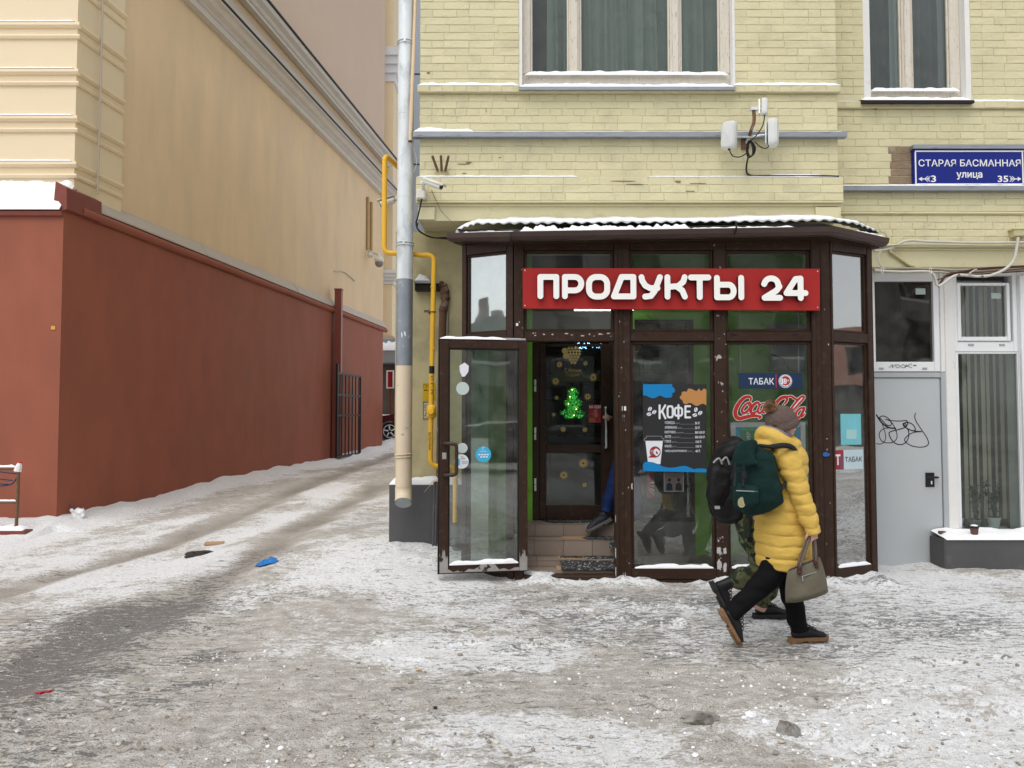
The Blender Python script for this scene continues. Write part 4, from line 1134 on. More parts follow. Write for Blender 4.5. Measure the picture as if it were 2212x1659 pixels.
# chamfered side panels
def chamfer(pxa, pxb, Yb, uppers, flip):
    A, B = at(pxa, 900, YB), at(pxb, 900, Yb)
    if not flip: A, B = B, A
    d = Vector((B.x - A.x, B.y - A.y, 0)); Lc = d.length; d.normalize()
    Mx = Matrix.Translation((A.x, A.y, 0)) @ Matrix.Rotation(math.atan2(d.y, d.x), 4, 'Z')
    lo, hi = uppers
    def P(nm, a, b2, z0, z1, y0=0, y1=.08, mt=M['brown'], par=None, b=.005):
        q = MB(); q.M = Mx; q.bbox(a, b2, y0, y1, z0, z1, b=b); return q.build(nm, mt, par or bay)
    P('post', lo[0], lo[1], .0, zt, -.003); P('post', hi[0], hi[1], .0, zt, -.003)
    x0, x1 = lo[1] + .0008, hi[0] - .0008
    P('head_rail', x0, x1, zh, zt - .001); P('transom', x0, x1, zt0, zt1); P('bottom_rail', x0, x1, zr0, zr1)
    P('kick_strip', x0, x1, zr0 - .10, zr0 - .002, .012, .08, M['brown'])
    for z0, z1, g in ((zt1, zh, G_SIDE), (zr1, zt0, G_SIDER if flip else G_SIDELOW)):
        q = MB(); q.M = Mx; q.ring(x0 + .001, x1 - .001, z0 + .001, z1 - .001, .02, .065, .022)
        fr = q.build('pane_frame', M['brown'], bay)
        q = MB(); q.M = Mx; q.box(x0 + .024, x1 - .024, .04, .046, z0 + .024, z1 - .024); q.build('pane', g, fr)
    q = MB(); q.M = Mx; q.v = []; 
    s_ = lumpy(x0 + .02, x1 - .02, .0, .038, zr1, .03, seed=int(pxa)); s_.v = [tuple(Mx @ Vector(p)) for p in s_.v]
    stuff(s_.build('snow', M['snow'], smooth=True))
    return Mx, Lc, A, B
LcM = chamfer(1111, 997, 7.56, ((0.0, .05), (.50, .565)), False)
Lw = LcM[1]
RcM = chamfer(1799, 1895, 7.56, ((0.004, .03), (.50, .56)), True)
# returns to the wall
xl, xr = LcM[2].x, RcM[3].x
MB().bbox(xl - .001, xl + .05, LcM[2].y + .05, YL - .001, -.05, zt, b=.0).build('return_panel', M['brown'], bay)
MB().bbox(xr - .05, xr + .001, RcM[3].y + .05, YL + .14, -.05, zt, b=.0).build('return_panel', M['brown'], bay)
MB().bbox(xl + .052, xl + .060, LcM[2].y + .12, YL - .002, .0, zt - .1, b=0).build('lining', M['green'], bay)
MB().bbox(xr - .06, xr - .052, RcM[3].y + .12, YL - .002, .0, zt - .1, b=0).build('lining', M['green'], bay)
# ceiling and floor of the bay
MB().box(xl + .06, xr - .06, YB + .10, YL - .002, zt + .02, zt + .06).build('ceiling', M['whitepaint'], bay)
fp = [(xl + .07, YL + .05), (xl + .07, 7.66), (xB(1119), YB + .10), (xB(1790), YB + .10), (xr - .07, 7.66), (xr - .07, YL + .05)]
plan(MB(), [Vector((a, b_, 0)) for a, b_ in fp], -.1, zB(1236)).build('floor', M['tile'], bay)
# back wall: green, with the inner door and a dark inner window
YK = 8.20
M['dado'] = pm('grey_dado', (.20, .19, .17), .6, var=.15, vs=3)
xK = lambda px, py=900: ax(px, YK, py)
zK = lambda py: az(py, YK)
zc_ = zt + .3
def back(nm, a, b_, z0, z1, mt='green', y0=YK, y1=YK + .12): return MB().box(xK(a), xK(b_), y0, y1, z0, z1).build(nm, M[mt], bay)
back('back_wall', 1010, 1150, .0, zc_); back('back_wall', 1327, 1372, .0, zc_); MB().box(xK(1500), xr - .052, YK, YK + .12, .0, zc_).build('back_wall', M['green'], bay)
back('back_wall', 1372.2, 1499.8, .0, zK(1128), 'dado'); back('back_wall', 1372.2, 1499.8, zK(690), zc_); back('back_wall', 1150.2, 1326.8, zK(715), zc_, 'darkroom')
MB().box(xK(1131), xK(1148.5), YK - .02, YK - .001, zK(1058), zc_).build('lining', M['green'], bay)
iw = MB().ring(xK(1372) + .001, xK(1500) - .001, zK(1128) + .001, zK(690) - .001, YK + .01, YK + .09, .04).build('inner_window', M['brown'], bay)
MB().box(xK(1372) + .042, xK(1500) - .042, YK + .05, YK + .054, zK(1128) + .042, zK(690) - .042).build('pane', G_FRONT, iw)
# inner door
zd0, zd1 = zK(1124), zK(738)
idf = MB().ring(xK(1150) + .001, xK(1327) - .001, zd0 - .0, zK(715) - .001, YK + .0, YK + .10, .072, .03, .001, .09).build('inner_door_frame', M['brown'], bay)
dx0, dx1 = xK(1165), xK(1322)
idr = MB().ring(dx0, dx1, zd0 + .005, zd1 - .02, YK + .012, YK + .06, xK(1180) - dx0, dx1 - xK(1299), zK(1093) - zd0, .03).build('inner_door', M['brown'], bay)
MB().bbox(xK(1180) + .001, xK(1299) - .001, YK + .012, YK + .06, zK(978), zK(961), b=.005).build('mid_rail', M['brown'], idr)
for z0, z1 in ((zK(1093), zK(978)), (zK(961), zd1 - .05)):
    MB().box(xK(1180) + .001, xK(1299) - .001, YK + .035, YK + .04, z0 + .001, z1 - .001).build('pane', G_INNER, idr)
for y0, y1 in ((820, 846), (923, 950), (1033, 1060)):
    q = MB(); xh = xK(1156); q.tube([(xh, YK - .012, zK(y1)), (xh, YK - .012, (zK(y0) + zK(y1)) / 2 - .003)], .012, 10); q.tube([(xh, YK - .012, (zK(y0) + zK(y1)) / 2 + .003), (xh, YK - .012, zK(y0))], .012, 10)
    q.build('hinge', M['white'], idr, smooth=True)
q = MB(); xh = xK(1308); q.tube(fillet([(xh, YK + .012, zK(880)), (xh, YK - .05, zK(880)), (xh, YK - .05, zK(967)), (xh, YK + .012, zK(967))], .02), .012, 10); q.build('handle', M['galv'], idr, smooth=True)
# steps with tiles
xs0, xs1 = xK(1131), xK(1362)
tiers = [(7.55, az(1209, 7.55), zB(1236)), (7.75, az(1166, 7.75), az(1209, 7.55)), (7.95, az(1131, 7.95), az(1166, 7.75))]
tmesh = {}
for i, (yn, ztop, zlow) in enumerate(tiers):
    yend = tiers[i + 1][0] if i < 2 else YK + .0
    st = MB().box(xs0, xs1, yn + .008, yend + .006, zlow - .12, ztop - .008).build('step', M['grout'], bay)
    off = (.12, .10, .115)[i]
    x = xs0
    while x < xs1 - .01:
        x2 = min(xs1, x + (off if x == xs0 else .29))
        for kind in ('riser', 'tread'):
            q = MB(); g = .0025
            if kind == 'riser': q.box(x + g, x2 - g, yn, yn + .0078, zlow + .003, ztop - .010)
            else: q.box(x + g, x2 - g, yn - .004, yend - .003, ztop - .0078, ztop)
            q.build('tile', M['tile'], st)
        x = x2
# shop interior behind: dim room with shelves, a lamp and a bluish garland
mb = MB(); rx0, rx1, ry1, rz0, rz1 = -.9, 3.4, 12.5, zd0 - .02, 3.4
mb.box(rx0, rx1, ry1, ry1 + .1, rz0, rz1); mb.box(rx0 - .1, rx0, YK + .13, ry1, rz0, rz1); mb.box(rx1, rx1 + .1, YK + .13, ry1, rz0, rz1)
mb.box(rx0, rx1, YK + .13, ry1, rz0 - .1, rz0); mb.box(rx0, rx1, YK + .13, ry1, rz1, rz1 + .05)
mb.build('shop_room', M['darkroom'], bay)
lamp = thing('ceiling_lamp', 'small white tube lamp glowing inside the bay just under the red sign', 'lamp', at(1304, 660, 7.85))
p = at(1304, 668, 7.85)
MB().box(p.x - .30, p.x + .30, p.y - .013, p.y + .013, p.z - .013, p.z + .013).build('tube', em('tube_light', (.85, .95, .92), 10.0), lamp)
MB().box(p.x - .32, p.x + .32, p.y - .04, p.y + .04, p.z + .014, p.z + .05).build('housing', M['white'], lamp)
for e in (-.2, .2): MB().box(p.x + e - .004, p.x + e + .004, p.y - .004, p.y + .004, p.z + .051, zt + .019).build('hanger', M['galv'], lamp)
shf = thing('shop_shelf', 'dark shelf stacked with small goods inside the shop beyond the inner door', 'shelf', (.7, 10.6, rz0))
for k in range(6):
    z = rz0 + .25 + k * .36
    MB().box(.0, 2.9, 10.5, 10.9, z, z + .025).build('shelf_board', M['dark'], shf)
for x in (.0, 1.45, 2.87): MB().box(x, x + .03, 10.5, 10.9, rz0, rz0 + 2.3).build('upright', M['dark'], shf)
gc = [pm('goods%d' % i, c, .45) for i, c in enumerate([(.5, .08, .06), (.55, .40, .06), (.10, .30, .12), (.08, .14, .40), (.5, .5, .48), (.30, .16, .08)])]
rg = random.Random(5)
for k in range(6):
    z = rz0 + .2755 + k * .36; q = MB(); x = .06
    while x < 2.78:
        w_ = rg.uniform(.05, .13); q.box(x, x + w_, 10.52, 10.52 + rg.uniform(.08, .2), z, z + rg.uniform(.12, .27), rg.randrange(6)); x += w_ + rg.uniform(.008, .03)
    o = q.build('goods', gc); stuff(o)
ctr = thing('freezer', 'long darkened chest freezer standing inside the shop behind the inner door', 'freezer', (.75, 9.4, rz0))
MB().bbox(xK(1196), xK(1196) + 1.5, 9.2, 9.8, rz0 + .06, rz0 + .80, b=.02).build('cabinet', M['dark'], ctr)  # white freezer coloured near black so the lamp leaves it dim
MB().bbox(xK(1196) - .02, xK(1196) + 1.52, 9.18, 9.82, rz0 + .801, rz0 + .86, b=.01).build('lid', M['dark'], ctr)
MB().box(xK(1196) + .02, xK(1196) + 1.48, 9.25, 9.75, rz0, rz0 + .059).build('base', M['dark'], ctr)
yp = at(1250, 815, 9.9)
o = MB().box(yp.x - .35, yp.x + .6, 9.9, 9.92, yp.z - .05, yp.z + .08).build('banner', pm('yellow_banner', (.36, .30, .03), .5)); tag(o, 'narrow dull yellow banner above the goods inside the shop', 'banner')
gl = thing('garland', 'garland of tiny blue lights across the top of the inner door glass', 'garland', at(1278, 746, 8.7))
q = MB(); pts = catmull([at(px, py, 8.7) for px, py in ((1240, 744), (1262, 747), (1280, 749), (1300, 744))], 8); q.tube(pts, .004, 5); q.build('wire', M['black'], gl)
q = MB()
for k in range(70):
    p = at(1243 + rg.random() * 58, 741 + rg.random() * 12, 8.7); q.ell(p, (.004, .004, .004), 5, 4)
stuff(q.build('bulbs', em('blue_led', (.25, .55, 1.0), 7), gl))
tn = MB()
for k in range(420):
    t = rg.random(); p = at(1246 + t * 52, 800 + 14 * math.sin(t * 3.1) + rg.uniform(-4, 4), 8.75); d_ = Vector((rg.uniform(-1, 1), rg.uniform(-.4, .4), rg.uniform(-1, 1))) * .018
    tn.add([p, p + d_, p + d_ * .5 + Vector((.003, 0, .003))], [(0, 1, 2)])
o = tn.build('tinsel', pm('white_tinsel', (.75, .78, .85), .4), fix=False); tag(o, 'drooping white tinsel strand inside the shop door', 'tinsel')

# canopy: gutter, fascia, corrugated roof, under snow
gpts = [at(964, 511, 7.46), at(1100, 508, 7.06), at(1806, 497, 7.06), at(1922, 522, 7.46)]
ins = [Vector((0.30, .30, 0)), Vector((.06, .30, 0)), Vector((-.06, .30, 0)), Vector((-.30, .30, 0))]
def sweep(prof, path, nm, mt, par, lab=None):
    """profile of (inward, z) along a polyline with mitred corners"""
    q = MB(); k = len(prof); vs = []
    for i, p in enumerate(path):
        a = path[max(i - 1, 0)]; b_ = path[min(i + 1, len(path) - 1)]
        d1 = (p - a) if i else (b_ - p); d2 = (b_ - p) if i < len(path) - 1 else (p - a)
        n1 = Vector((-d1.y, d1.x, 0)).normalized(); n2 = Vector((-d2.y, d2.x, 0)).normalized()
        n = (n1 + n2); n = n / max(.3, n.length_squared / 2)
        for u, z in prof: vs.append(p + n * u + Vector((0, 0, z)))
    fs = [(i * k + j, i * k + (j + 1) % k, (i + 1) * k + (j + 1) % k, (i + 1) * k + j) for i in range(len(path) - 1) for j in range(k)]
    fs += [tuple(reversed(range(k))), tuple(range((len(path) - 1) * k, len(path) * k))]
    q.add(vs, fs); return q.build(nm, mt, par)
sweep([(0, .035), (.01, -.01), (.04, -.035), (.09, -.04), (.11, -.01), (.11, .035), (.10, .035), (.095, -.005), (.08, -.025), (.045, -.022), (.02, 0), (.012, .035)], gpts, 'gutter', M['gutter'], bay)
sweep([(.115, -.02), (.16, .10), (.19, .10), (.19, -.02)], gpts, 'fascia', M['lightmetal'], bay)
sweep([(.112, -.045), (.112, -.03), (.33, -.03), (.33, -.045)], gpts, 'soffit_board', M['brown'], bay)
for px, y0 in ((1104, 520), (1590, 500)):
    p = at(px, y0 - 10, 7.03); MB().tube(fillet([p + Vector((0, 0, .04)), p + Vector((0, -.01, -.02)), p + Vector((0, .05, -.06))], .02), .008, 6).build('gutter_bracket', M['black'], bay)
# roof sheet
redge = [at(988, 497, 7.50), at(1028, 484, 7.24), at(1110, 483, 7.12), at(1800, 477, 7.12), at(1850, 484, 7.22), at(1899, 502, 7.50)]
rl = [0]
for a, b_ in zip(redge[:-1], redge[1:]): rl.append(rl[-1] + (b_ - a).length)
def red(s):
    for i in range(len(redge) - 1):
        if s <= rl[i + 1] or i == len(redge) - 2:
            return redge[i].lerp(redge[i + 1], (s - rl[i]) / (rl[i + 1] - rl[i]))
n = 420; q = MB(); V = []; Fq = []; sn = MB(); VS = []; FS = []
ncr = 42
for i in range(n + 1):
    s = rl[-1] * i / n
    p = red(s); wv = .0085 * math.sin(2 * math.pi * s / (rl[-1] / ncr))
    bk = Vector((min(max(p.x, UX0 + .3), UX1 + .2), YU - .004, p.z + .17 * (YU - p.y) / .58))
    for pt in (p, bk):
        V.append(pt + Vector((0, 0, wv))); V.append(pt + Vector((0, 0, wv - .006)))
    f1 = float(fbm(np.array([s * 7.]), np.array([.3]), 5, 3)[0]); f2 = float(fbm(np.array([s * 1.6]), np.array([.7]), 8, 2)[0])
    dr = .022 * (f1 - .35) + .5 * wv
    th = (.003 + .022 * f2 * f1 * 2) * min(1, i / 6, (n - i) / 6)
    o_ = (p - bk).normalized()
    VS += [p + o_ * .012 * f1 + Vector((0, 0, wv * .9 + .001)), p + o_ * (.015 + .02 * f1) + Vector((0, 0, wv * .7 + th * .6)), p.lerp(bk, .12) + Vector((0, 0, wv * .3 + th + .016)), bk + Vector((0, 0, th * 1.3 + .014)), bk + Vector((0, 0, .012))]
    if i:
        a = (i - 1) * 4; b_ = i * 4
        Fq += [(a, b_, b_ + 2, a + 2), (a + 1, a + 3, b_ + 3, b_ + 1), (a, a + 1, b_ + 1, b_)]
        a = (i - 1) * 5; b_ = i * 5
        FS += [(a + k, b_ + k, b_ + k + 1, a + k + 1) for k in range(4)]
q.add(V, Fq).build('roof_sheet', M['darkmetal'], bay)
stuff(sn.add(VS, FS).build('snow', M['snow'], smooth=True))
# snow lying along the gutter
def snow_path(a, b_, th, n=60, wd=.07, seed=1):
    sn = MB(); V = []; Fs = []
    for i in range(n + 1):
        p = a.lerp(b_, i / n); f = float(fbm(np.array([i * .35 + seed]), np.array([seed * 1.7]), seed, 3)[0]); e = min(1, i / 4, (n - i) / 4)
        h = th * (.3 + 1.4 * f) * e
        V += [p, p + Vector((0, .005, h * .7)), p + Vector((0, wd * .5, h)), p + Vector((0, wd, h * .5)), p + Vector((0, wd, -.01))]
        if i: Fs += [((i - 1) * 5 + k, i * 5 + k, i * 5 + k + 1, (i - 1) * 5 + k + 1) for k in range(4)]
    sn.add(V, Fs); return stuff(sn.build('snow', M['snow'], smooth=True))
up = Vector((0, .012, .034))
snow_path(gpts[0].lerp(gpts[1], .25) + up, gpts[1].lerp(gpts[2], .02) + up, .022, 40, .08, 3)
snow_path(gpts[1].lerp(gpts[2], .03) + up, gpts[1].lerp(gpts[2], .56) + up, .05, 110, .08, 6)
snow_path(gpts[1].lerp(gpts[2], .55) + up, gpts[1].lerp(gpts[2], .88) + up, .022, 60, .08, 9)
snow_path(gpts[2].lerp(gpts[3], .35) + up, gpts[2].lerp(gpts[3], .95) + up, .022, 30, .06, 12)

# ---- the open door
H = at(1139.5, 900, 7.245); E_ = at(950, 900, 7.10)
dd = Vector((H.x - E_.x, H.y - E_.y, 0)); DL = dd.length
DM = Matrix.Translation((E_.x, E_.y, 0)) @ Matrix.Rotation(math.atan2(dd.y, dd.x), 4, 'Z')
dz0, dz1 = az(1238, 7.12), az(735.5, 7.16)
def dp(nm, mt, par, *a, b=.006):
    q = MB(); q.M = DM; q.bbox(*a, b=b); return q.build(nm, mt, par)
fw = .082
q = MB(); q.M = DM; q.ring(0, DL, dz0, dz1, 0, .05, fw, .08, .07, .075)
door = q.build('door', M['brown'], bay)
q = MB(); q.M = DM; q.ring(-.012, DL + .002, dz0 - .012, dz1 + .012, .018, .055, .0115); q.build('rebate', M['darkmetal'], door)
g0, g1, gz0, gz1 = fw + .0005, DL - .0805, dz0 + .0705, dz1 - .0755
q = MB(); q.M = DM; q.ring(g0, g1, gz0, gz1, .006, .035, .012); q.build('gasket', M['black'], door)
q = MB(); q.M = DM; q.box(g0 + .012, g1 - .012, .02, .026, gz0 + .012, gz1 - .012); q.build('pane', G_DOOR, door)
# worn metal at the foot of the door
rw = random.Random(3)
def worn(x0, x1, z0, z1, edge):
    q = MB(); q.M = DM; pts = []
    n = 14
    for k in range(n + 1):
        t = k / n
        if edge == 'top': pts.append((x0 + (x1 - x0) * t, z1 - rw.random() * .05 - (.03 * math.sin(t * 9))))
    pts = [(x0, z0)] + [(x1, z0)] + list(reversed(pts))
    q.plate(pts, -.0015, .001); q.build('worn_patch', M['worn_metal'], door)
worn(.003, fw - .003, dz0 + .002, dz0 + .20, 'top'); worn(DL - .077, DL - .003, dz0 + .002, dz0 + .19, 'top'); worn(fw, DL - .08, dz0 + .004, dz0 + .072, 'top')
hx = .043
for k, (y0,) in enumerate([(0,)]):
    q = MB(); q.M = DM
    za, zb_ = az(958, 7.05), az(1027, 7.05)
    q.tube(fillet([(hx, .0, za), (hx + .01, -.05, za), (hx + .105, -.075, za - .005), (hx + .105, -.075, zb_ + .005), (hx + .01, -.05, zb_), (hx, 0, zb_)], .035, 6), .017, 12)
    q.build('handle', pm('brown_handle', (.05, .028, .022), .3), door, smooth=True)
q = MB(); q.M = DM; q.bbox(hx - .02, hx + .02, -.004, .0, az(985, 7.1) - .03, az(985, 7.1) + .03, b=.003); q.build('lock_plate', M['worn_metal'], door)
# closer arm and snow on top of the door
q = MB(); q.M = DM; q.bbox(DL - .28, DL + .0, .056, .09, dz1 - .01, dz1 + .035, b=.006); q.build('closer', M['lightmetal'], door)
q = MB(); q.M = DM; q.tube([(DL - .12, .07, dz1 + .04), (DL + .16, .16, dz1 + .02)], .009, 8); q.build('closer_arm', M['black'], door)
s_ = lumpy(.0, DL - .2, .004, .05, dz1 + .0125, .022, seed=31); s_.v = [tuple(DM @ Vector(p)) for p in s_.v]; stuff(s_.build('snow', M['snow'], smooth=True))
s_ = lumpy(g0 + .01, g1 - .01, -.004, .019, gz0 + .001, .036, seed=33); s_.v = [tuple(DM @ Vector(p)) for p in s_.v]; stuff(s_.build('snow', M['snow'], smooth=True))

# ================================================================ PIPES AT THE CORNER
def wallz(px, py, Y): return at(px, py, Y)
YD = 7.92
dpx = lambda py: 887.5 + (876 - 887.5) * (py - 0) / 1050
pip = thing('downpipe', 'thick galvanised rain downpipe at the building corner, its foot painted beige', 'downpipe', at(876, 1095, YD))
xc = ax(878, YD, 700); rr_ = .083
seg_y = [-60, 98, 247, 425, 602, 790]
for i in range(5):
    z1, z0 = az(seg_y[i], YD - .14), az(seg_y[i + 1], YD - .14)
    yy = YD - .14
    q = MB(); q.tube([(xc, yy, z0), (xc, yy, z0 + .03), (xc, yy, z1 - .06), (xc, yy, z1 - .001)], [rr_ * .985, rr_, rr_ * 1.0, rr_ * 1.02], 28); q.build('pipe_length', M['galvdark'] if i == 4 else M['galv'], pip, smooth=True)
    if i:
        q = MB(); q.tube([(xc, yy, z1 - .012), (xc, yy, z1 + .012)], rr_ * 1.04, 28); q.build('seam_ring', M['galv'], pip, smooth=True)
for py in (98 - 3, 528):
    z = az(py, YD - .14)
    q = MB()
    for dz in (-.014, .014): q.tube([(xc + (rr_ + .006) * math.cos(t), YD - .14 + (rr_ + .006) * math.sin(t), z + dz) for t in np.linspace(0, 2 * math.pi, 25)[:-1]], .006, 6, closed=True)
    q.box(xc - .012, xc + .012, YD - .14 - rr_ - .025, YD - .14 - rr_ - .006, z - .02, z + .02)
    q.box(xc - .01, xc + .01, YD - .05, YL - (.02 if py > 400 else .0), z - .01, z + .01)
    q.build('clamp', M['galv'], pip)
yy = YD - .14
zlo = az(1052, yy); z1 = az(790, yy)
q = MB(); q.tube([(xc, yy, zlo), (xc, yy, z1 - .001)], [rr_ * .99, rr_ * 1.005], 28); q.build('pipe_length', M['beigepipe'], pip, smooth=True)
q = MB(); el = [(xc, yy, zlo - .001), (xc, yy, zlo - .045), (xc + .005, yy - .03, zlo - .10), (xc + .008, yy - .075, zlo - .15)]
q.tube(el, [rr_ * 1.03, rr_ * 1.03, rr_ * 1.02, rr_ * 1.04], 28, caps=False); q.build('outlet_elbow', M['beigepipe'], pip, smooth=True)
q = MB(); e1 = Vector(el[-1]); dn = (Vector(el[-1]) - Vector(el[-2])).normalized()
q.tube([e1 - dn * .03, e1 + dn * .004], rr_ * .98, 28); q.build('ice_plug', pm('ice', (.33, .35, .36), .15, bump=.3, bs=30, var=.25, vs=18), pip, smooth=False)
for py in (984,):
    z = az(py, yy); q = MB()
    for dz in (-.014, .014): q.tube([(xc + (rr_ + .006) * math.cos(t), yy + (rr_ + .006) * math.sin(t), z + dz + .008 * math.cos(t)) for t in np.linspace(0, 2 * math.pi, 25)[:-1]], .0055, 6, closed=True)
    q.build('clamp', M['beigepipe'], pip)
# torn label on the pipe
def wrap_patch(pts, xc_, yc_, r_, mat, nm, par):
    """outline of (angle degrees from the front, z) laid on a round pipe"""
    q = MB(); q.add([(xc_ + r_ * math.sin(R(a)), yc_ - r_ * math.cos(R(a)), z) for a, z in pts], [tuple(range(len(pts)))]); return q.build(nm, mat, par, fix=False)
zl = az(724, yy)
wrap_patch([(-20 + 26 * math.cos(t) * (1 + .25 * math.sin(t * 5)) + 18, zl + .055 * math.sin(t) * (1 + .2 * math.cos(t * 7))) for t in np.linspace(0, 6.28, 26)[:-1]], xc, yy, rr_ * 1.022, M['galvdark'], 'torn_label', pip)
wrap_patch([(-12, zl - .03), (18, zl - .015), (12, zl + .032), (-16, zl + .018)], xc, yy, rr_ * 1.035, M['posterwhite'], 'torn_label', pip)
for px, py, k in ((880, 437, 9), (872, 462, 7), (884, 447, 5)): pass
# slim side pipe
a, b_, c_ = at(899, -60, YU + .03), at(896, 40, YU + .02), at(886, 304, YU - .06)
o = thing('overflow_pipe', 'slim beige drain pipe slanting down beside the thick downpipe', 'pipe', c_)
MB().tube([a, b_, c_], .017, 10).build('tube', M['beige'], o, smooth=True)
q = MB(); q.tube([c_ + (c_ - b_).normalized() * .001, c_ + (c_ - b_).normalized() * .012], .019, 10); q.build('mouth', M['black'], o)
# yellow gas pipe
gy = YL - .27
gas = thing('gas_pipe', 'bent yellow gas pipe crossing the downpipe and running down the wall', 'pipe', at(938, 1000, gy))
P_ = [at(885, 395, YL - .02), at(846, 338, gy), at(830, 338, gy), at(830, 546, gy), at(937.5, 550, gy), at(937.5, 560, gy)]
P_[0] = at(872, 372, gy + .3); P_[1] = at(840, 336, gy + .02); P_[2] = at(830, 336, gy)
gr = .026
q = MB(); q.tube(fillet([at(874, 374, gy + .36), at(831, 334, gy), at(830, 547, gy), at(880, 547, gy), at(905, 551, gy), at(938, 551, gy), at(934.5, 700, gy)], .075, 7), gr, 14); q.build('upper_run', M['gas'], gas, smooth=True)
q = MB(); q.tube(fillet([at(934.5, 700.3, gy), at(931, 880, gy), at(929.5, 1006, gy), at(984, 1010, gy + .05), at(983, 1128, gy + .06)], .075, 7), gr, 14); q.build('lower_run', M['gas'], gas, smooth=True)
vp = at(932, 889, gy)
q = MB(); q.tube([vp + Vector((0, 0, z)) for z in (-.07, -.055, -.04, .04, .055, .07)], [.03, .045, .05, .05, .045, .03], 16); q.build('valve_body', M['gas'], gas, smooth=True)
q = MB(); q.tube([vp + Vector((0, -.02, 0)), vp + Vector((0, -.07, 0)), vp + Vector((0, -.075, 0))], [.034, .034, .028], 8); q.build('valve_cap', M['gas'], gas)
q = MB(); q.tube([at(933, 791, gy), at(932.8, 807, gy)], gr * 1.08, 14); q.build('tape', M['black'], gas, smooth=True)
for py in (620, 753): q = MB(); q.tube([at(935.5, py - 1.5, gy), at(935.4, py + 1.5, gy)], gr * 1.1, 14); q.build('weld', M['gas'], gas, smooth=True)
for px, py in ((830, 395), (853, 547), (893, 549)):
    pass
q = MB(); c_ = at(935, 674, gy); q.tube([c_ + Vector((.032 * math.cos(t), .032 * math.sin(t), 0)) for t in np.linspace(0, 6.28, 17)[:-1]], .005, 6, closed=True); q.box(c_.x - .05, c_.x - .03, c_.y, c_.y + .3, c_.z - .006, c_.z + .006); q.box(c_.x - .09, c_.x - .03, c_.y - .004, c_.y + .004, c_.z - .004, c_.z + .02); q.build('clip', M['rust'], gas)
q = MB(); q.tube([at(983, 1128.5, gy + .06), at(982, 1182, gy + .06)], .034, 14); q.build('sleeve', M['plinth'], gas, smooth=True)
# hand-written letters on the pipe
for body, px, y0, y1 in (('С.Г.Л', 933.5, 812, 850), ('ВЛХЧИА', 928.6, 934, 972)):
    z0, z1 = az(y1, gy), az(y0, gy); xg = ax(px, gy, (y0 + y1) / 2)
    mt4 = Matrix.Translation((xg, gy - gr - .002, (z0 + z1) / 2)) @ Matrix.Rotation(R(90), 4, 'Y')
    text_mesh(body, (-(z1 - z0) / 2, (z1 - z0) / 2, -.012, .012), 0, M['black'], 'pipe_mark', gas, M4=mt4)
# rusty downpipe with cut elbow beside the bay
rp = thing('rusty_pipe', 'old rusty flattened pipe running down the wall behind the yellow gas pipe', 'pipe', at(955, 1040, YL - .05))
q = MB(); pth = fillet([at(950, 616, YL - .05), at(958, 618, YL - .06), at(963, 640, YL - .06), at(957, 672, YL - .055)], .05)
q.tube(pth, [.045 + .006 * math.sin(i * 1.7) for i in range(len(pth))], 12); q.build('elbow', M['rust'], rp)
q = MB(); q.tube([at(957, 670, YL - .055), at(954, 800, YL - .05), at(950, 1040, YL - .05)], .04, 10); q.build('pipe_length', M['rust'], rp, smooth=True)
q = MB(); q.tube([at(966, 640, YL - .03), at(962, 760, YL - .03)], .02, 8); q.build('strip', M['cablewhite'], rp, smooth=True)
for px in (939, 944):
    o = MB().tube([at(px, 1040, YL - .16), at(px - 3.5, 1180, YL - .18)], .014, 8).build('conduit', M['plinth'], smooth=True)
    tag(o, 'dark grey conduit running down the plinth beside the open door, ' + ('nearer the downpipe' if px == 939 else 'nearer the door'), 'conduit')
# notices on the wall behind the gas pipe
yn = thing('gas_notice', 'yellow handwritten plate half hidden by the yellow gas pipe', 'sign', at(926, 846, YL - .005))
MB().pbox(913, 940, 827, 866, YL - .006, .005).build('plate', pm('notice_yellow', (.62, .40, .01), .5), yn)
def plt(body, px0, px1, y0, y1, Y, mt, par, nm='lettering', bold=0.): return text_mesh(body, (ax(px0, Y, (y0 + y1) / 2), ax(px1, Y, (y0 + y1) / 2), az(y1, Y), az(y0, Y)), Y - .0012, mt, nm, par, bold=bold)
YN = YL - .0065
plt('ГУ', 915, 924, 830, 838, YN, M['black'], yn); plt('15', 926, 937, 830, 837, YN, M['black'], yn); plt('20', 927, 938, 852, 858, YN, M['black'], yn); plt('10', 926, 938, 860, 865, YN, M['black'], yn)
q = MB(); q.pbox(916, 938, 842.5, 843.5, YN - .001, .001); q.plate([(ax(915, YN, 843), az(843, YN)), (ax(919, YN, 841), az(841, YN)), (ax(919, YN, 845), az(845, YN))], YN - .0012, .001); q.build('arrow', M['black'], yn)
q = MB(); q.pbox(926.5, 927.5, 844, 850, YN - .001, .001); q.build('arrow', M['black'], yn)
bn = thing('warning_notice', 'white notice with black border and triangle under the yellow plate', 'sign', at(922, 886, YL - .005))
MB().pbox(913, 936, 868, 906, YL - .006, .005).build('plate', pm('notice_cream', (.62, .57, .42), .5), bn)
q = MB(); YN2 = YL - .0065
for a in ((913.5, 935, 868.5, 870), (913.5, 935, 904, 905.5), (913.5, 915, 870.2, 903.8), (933.5, 935, 870.2, 903.8), (916, 934, 885.5, 886.7)): q.pbox(a[0], a[1], a[2], a[3], YN2 - .001, .001)
q.build('border', M['black'], bn)
plt('D!', 917, 926, 874, 882, YN2, M['black'], bn); plt('Δ', 916.5, 925, 890, 899, YN2, M['black'], bn); plt('. . .', 916.5, 929, 901, 903, YN2, M['black'], bn)
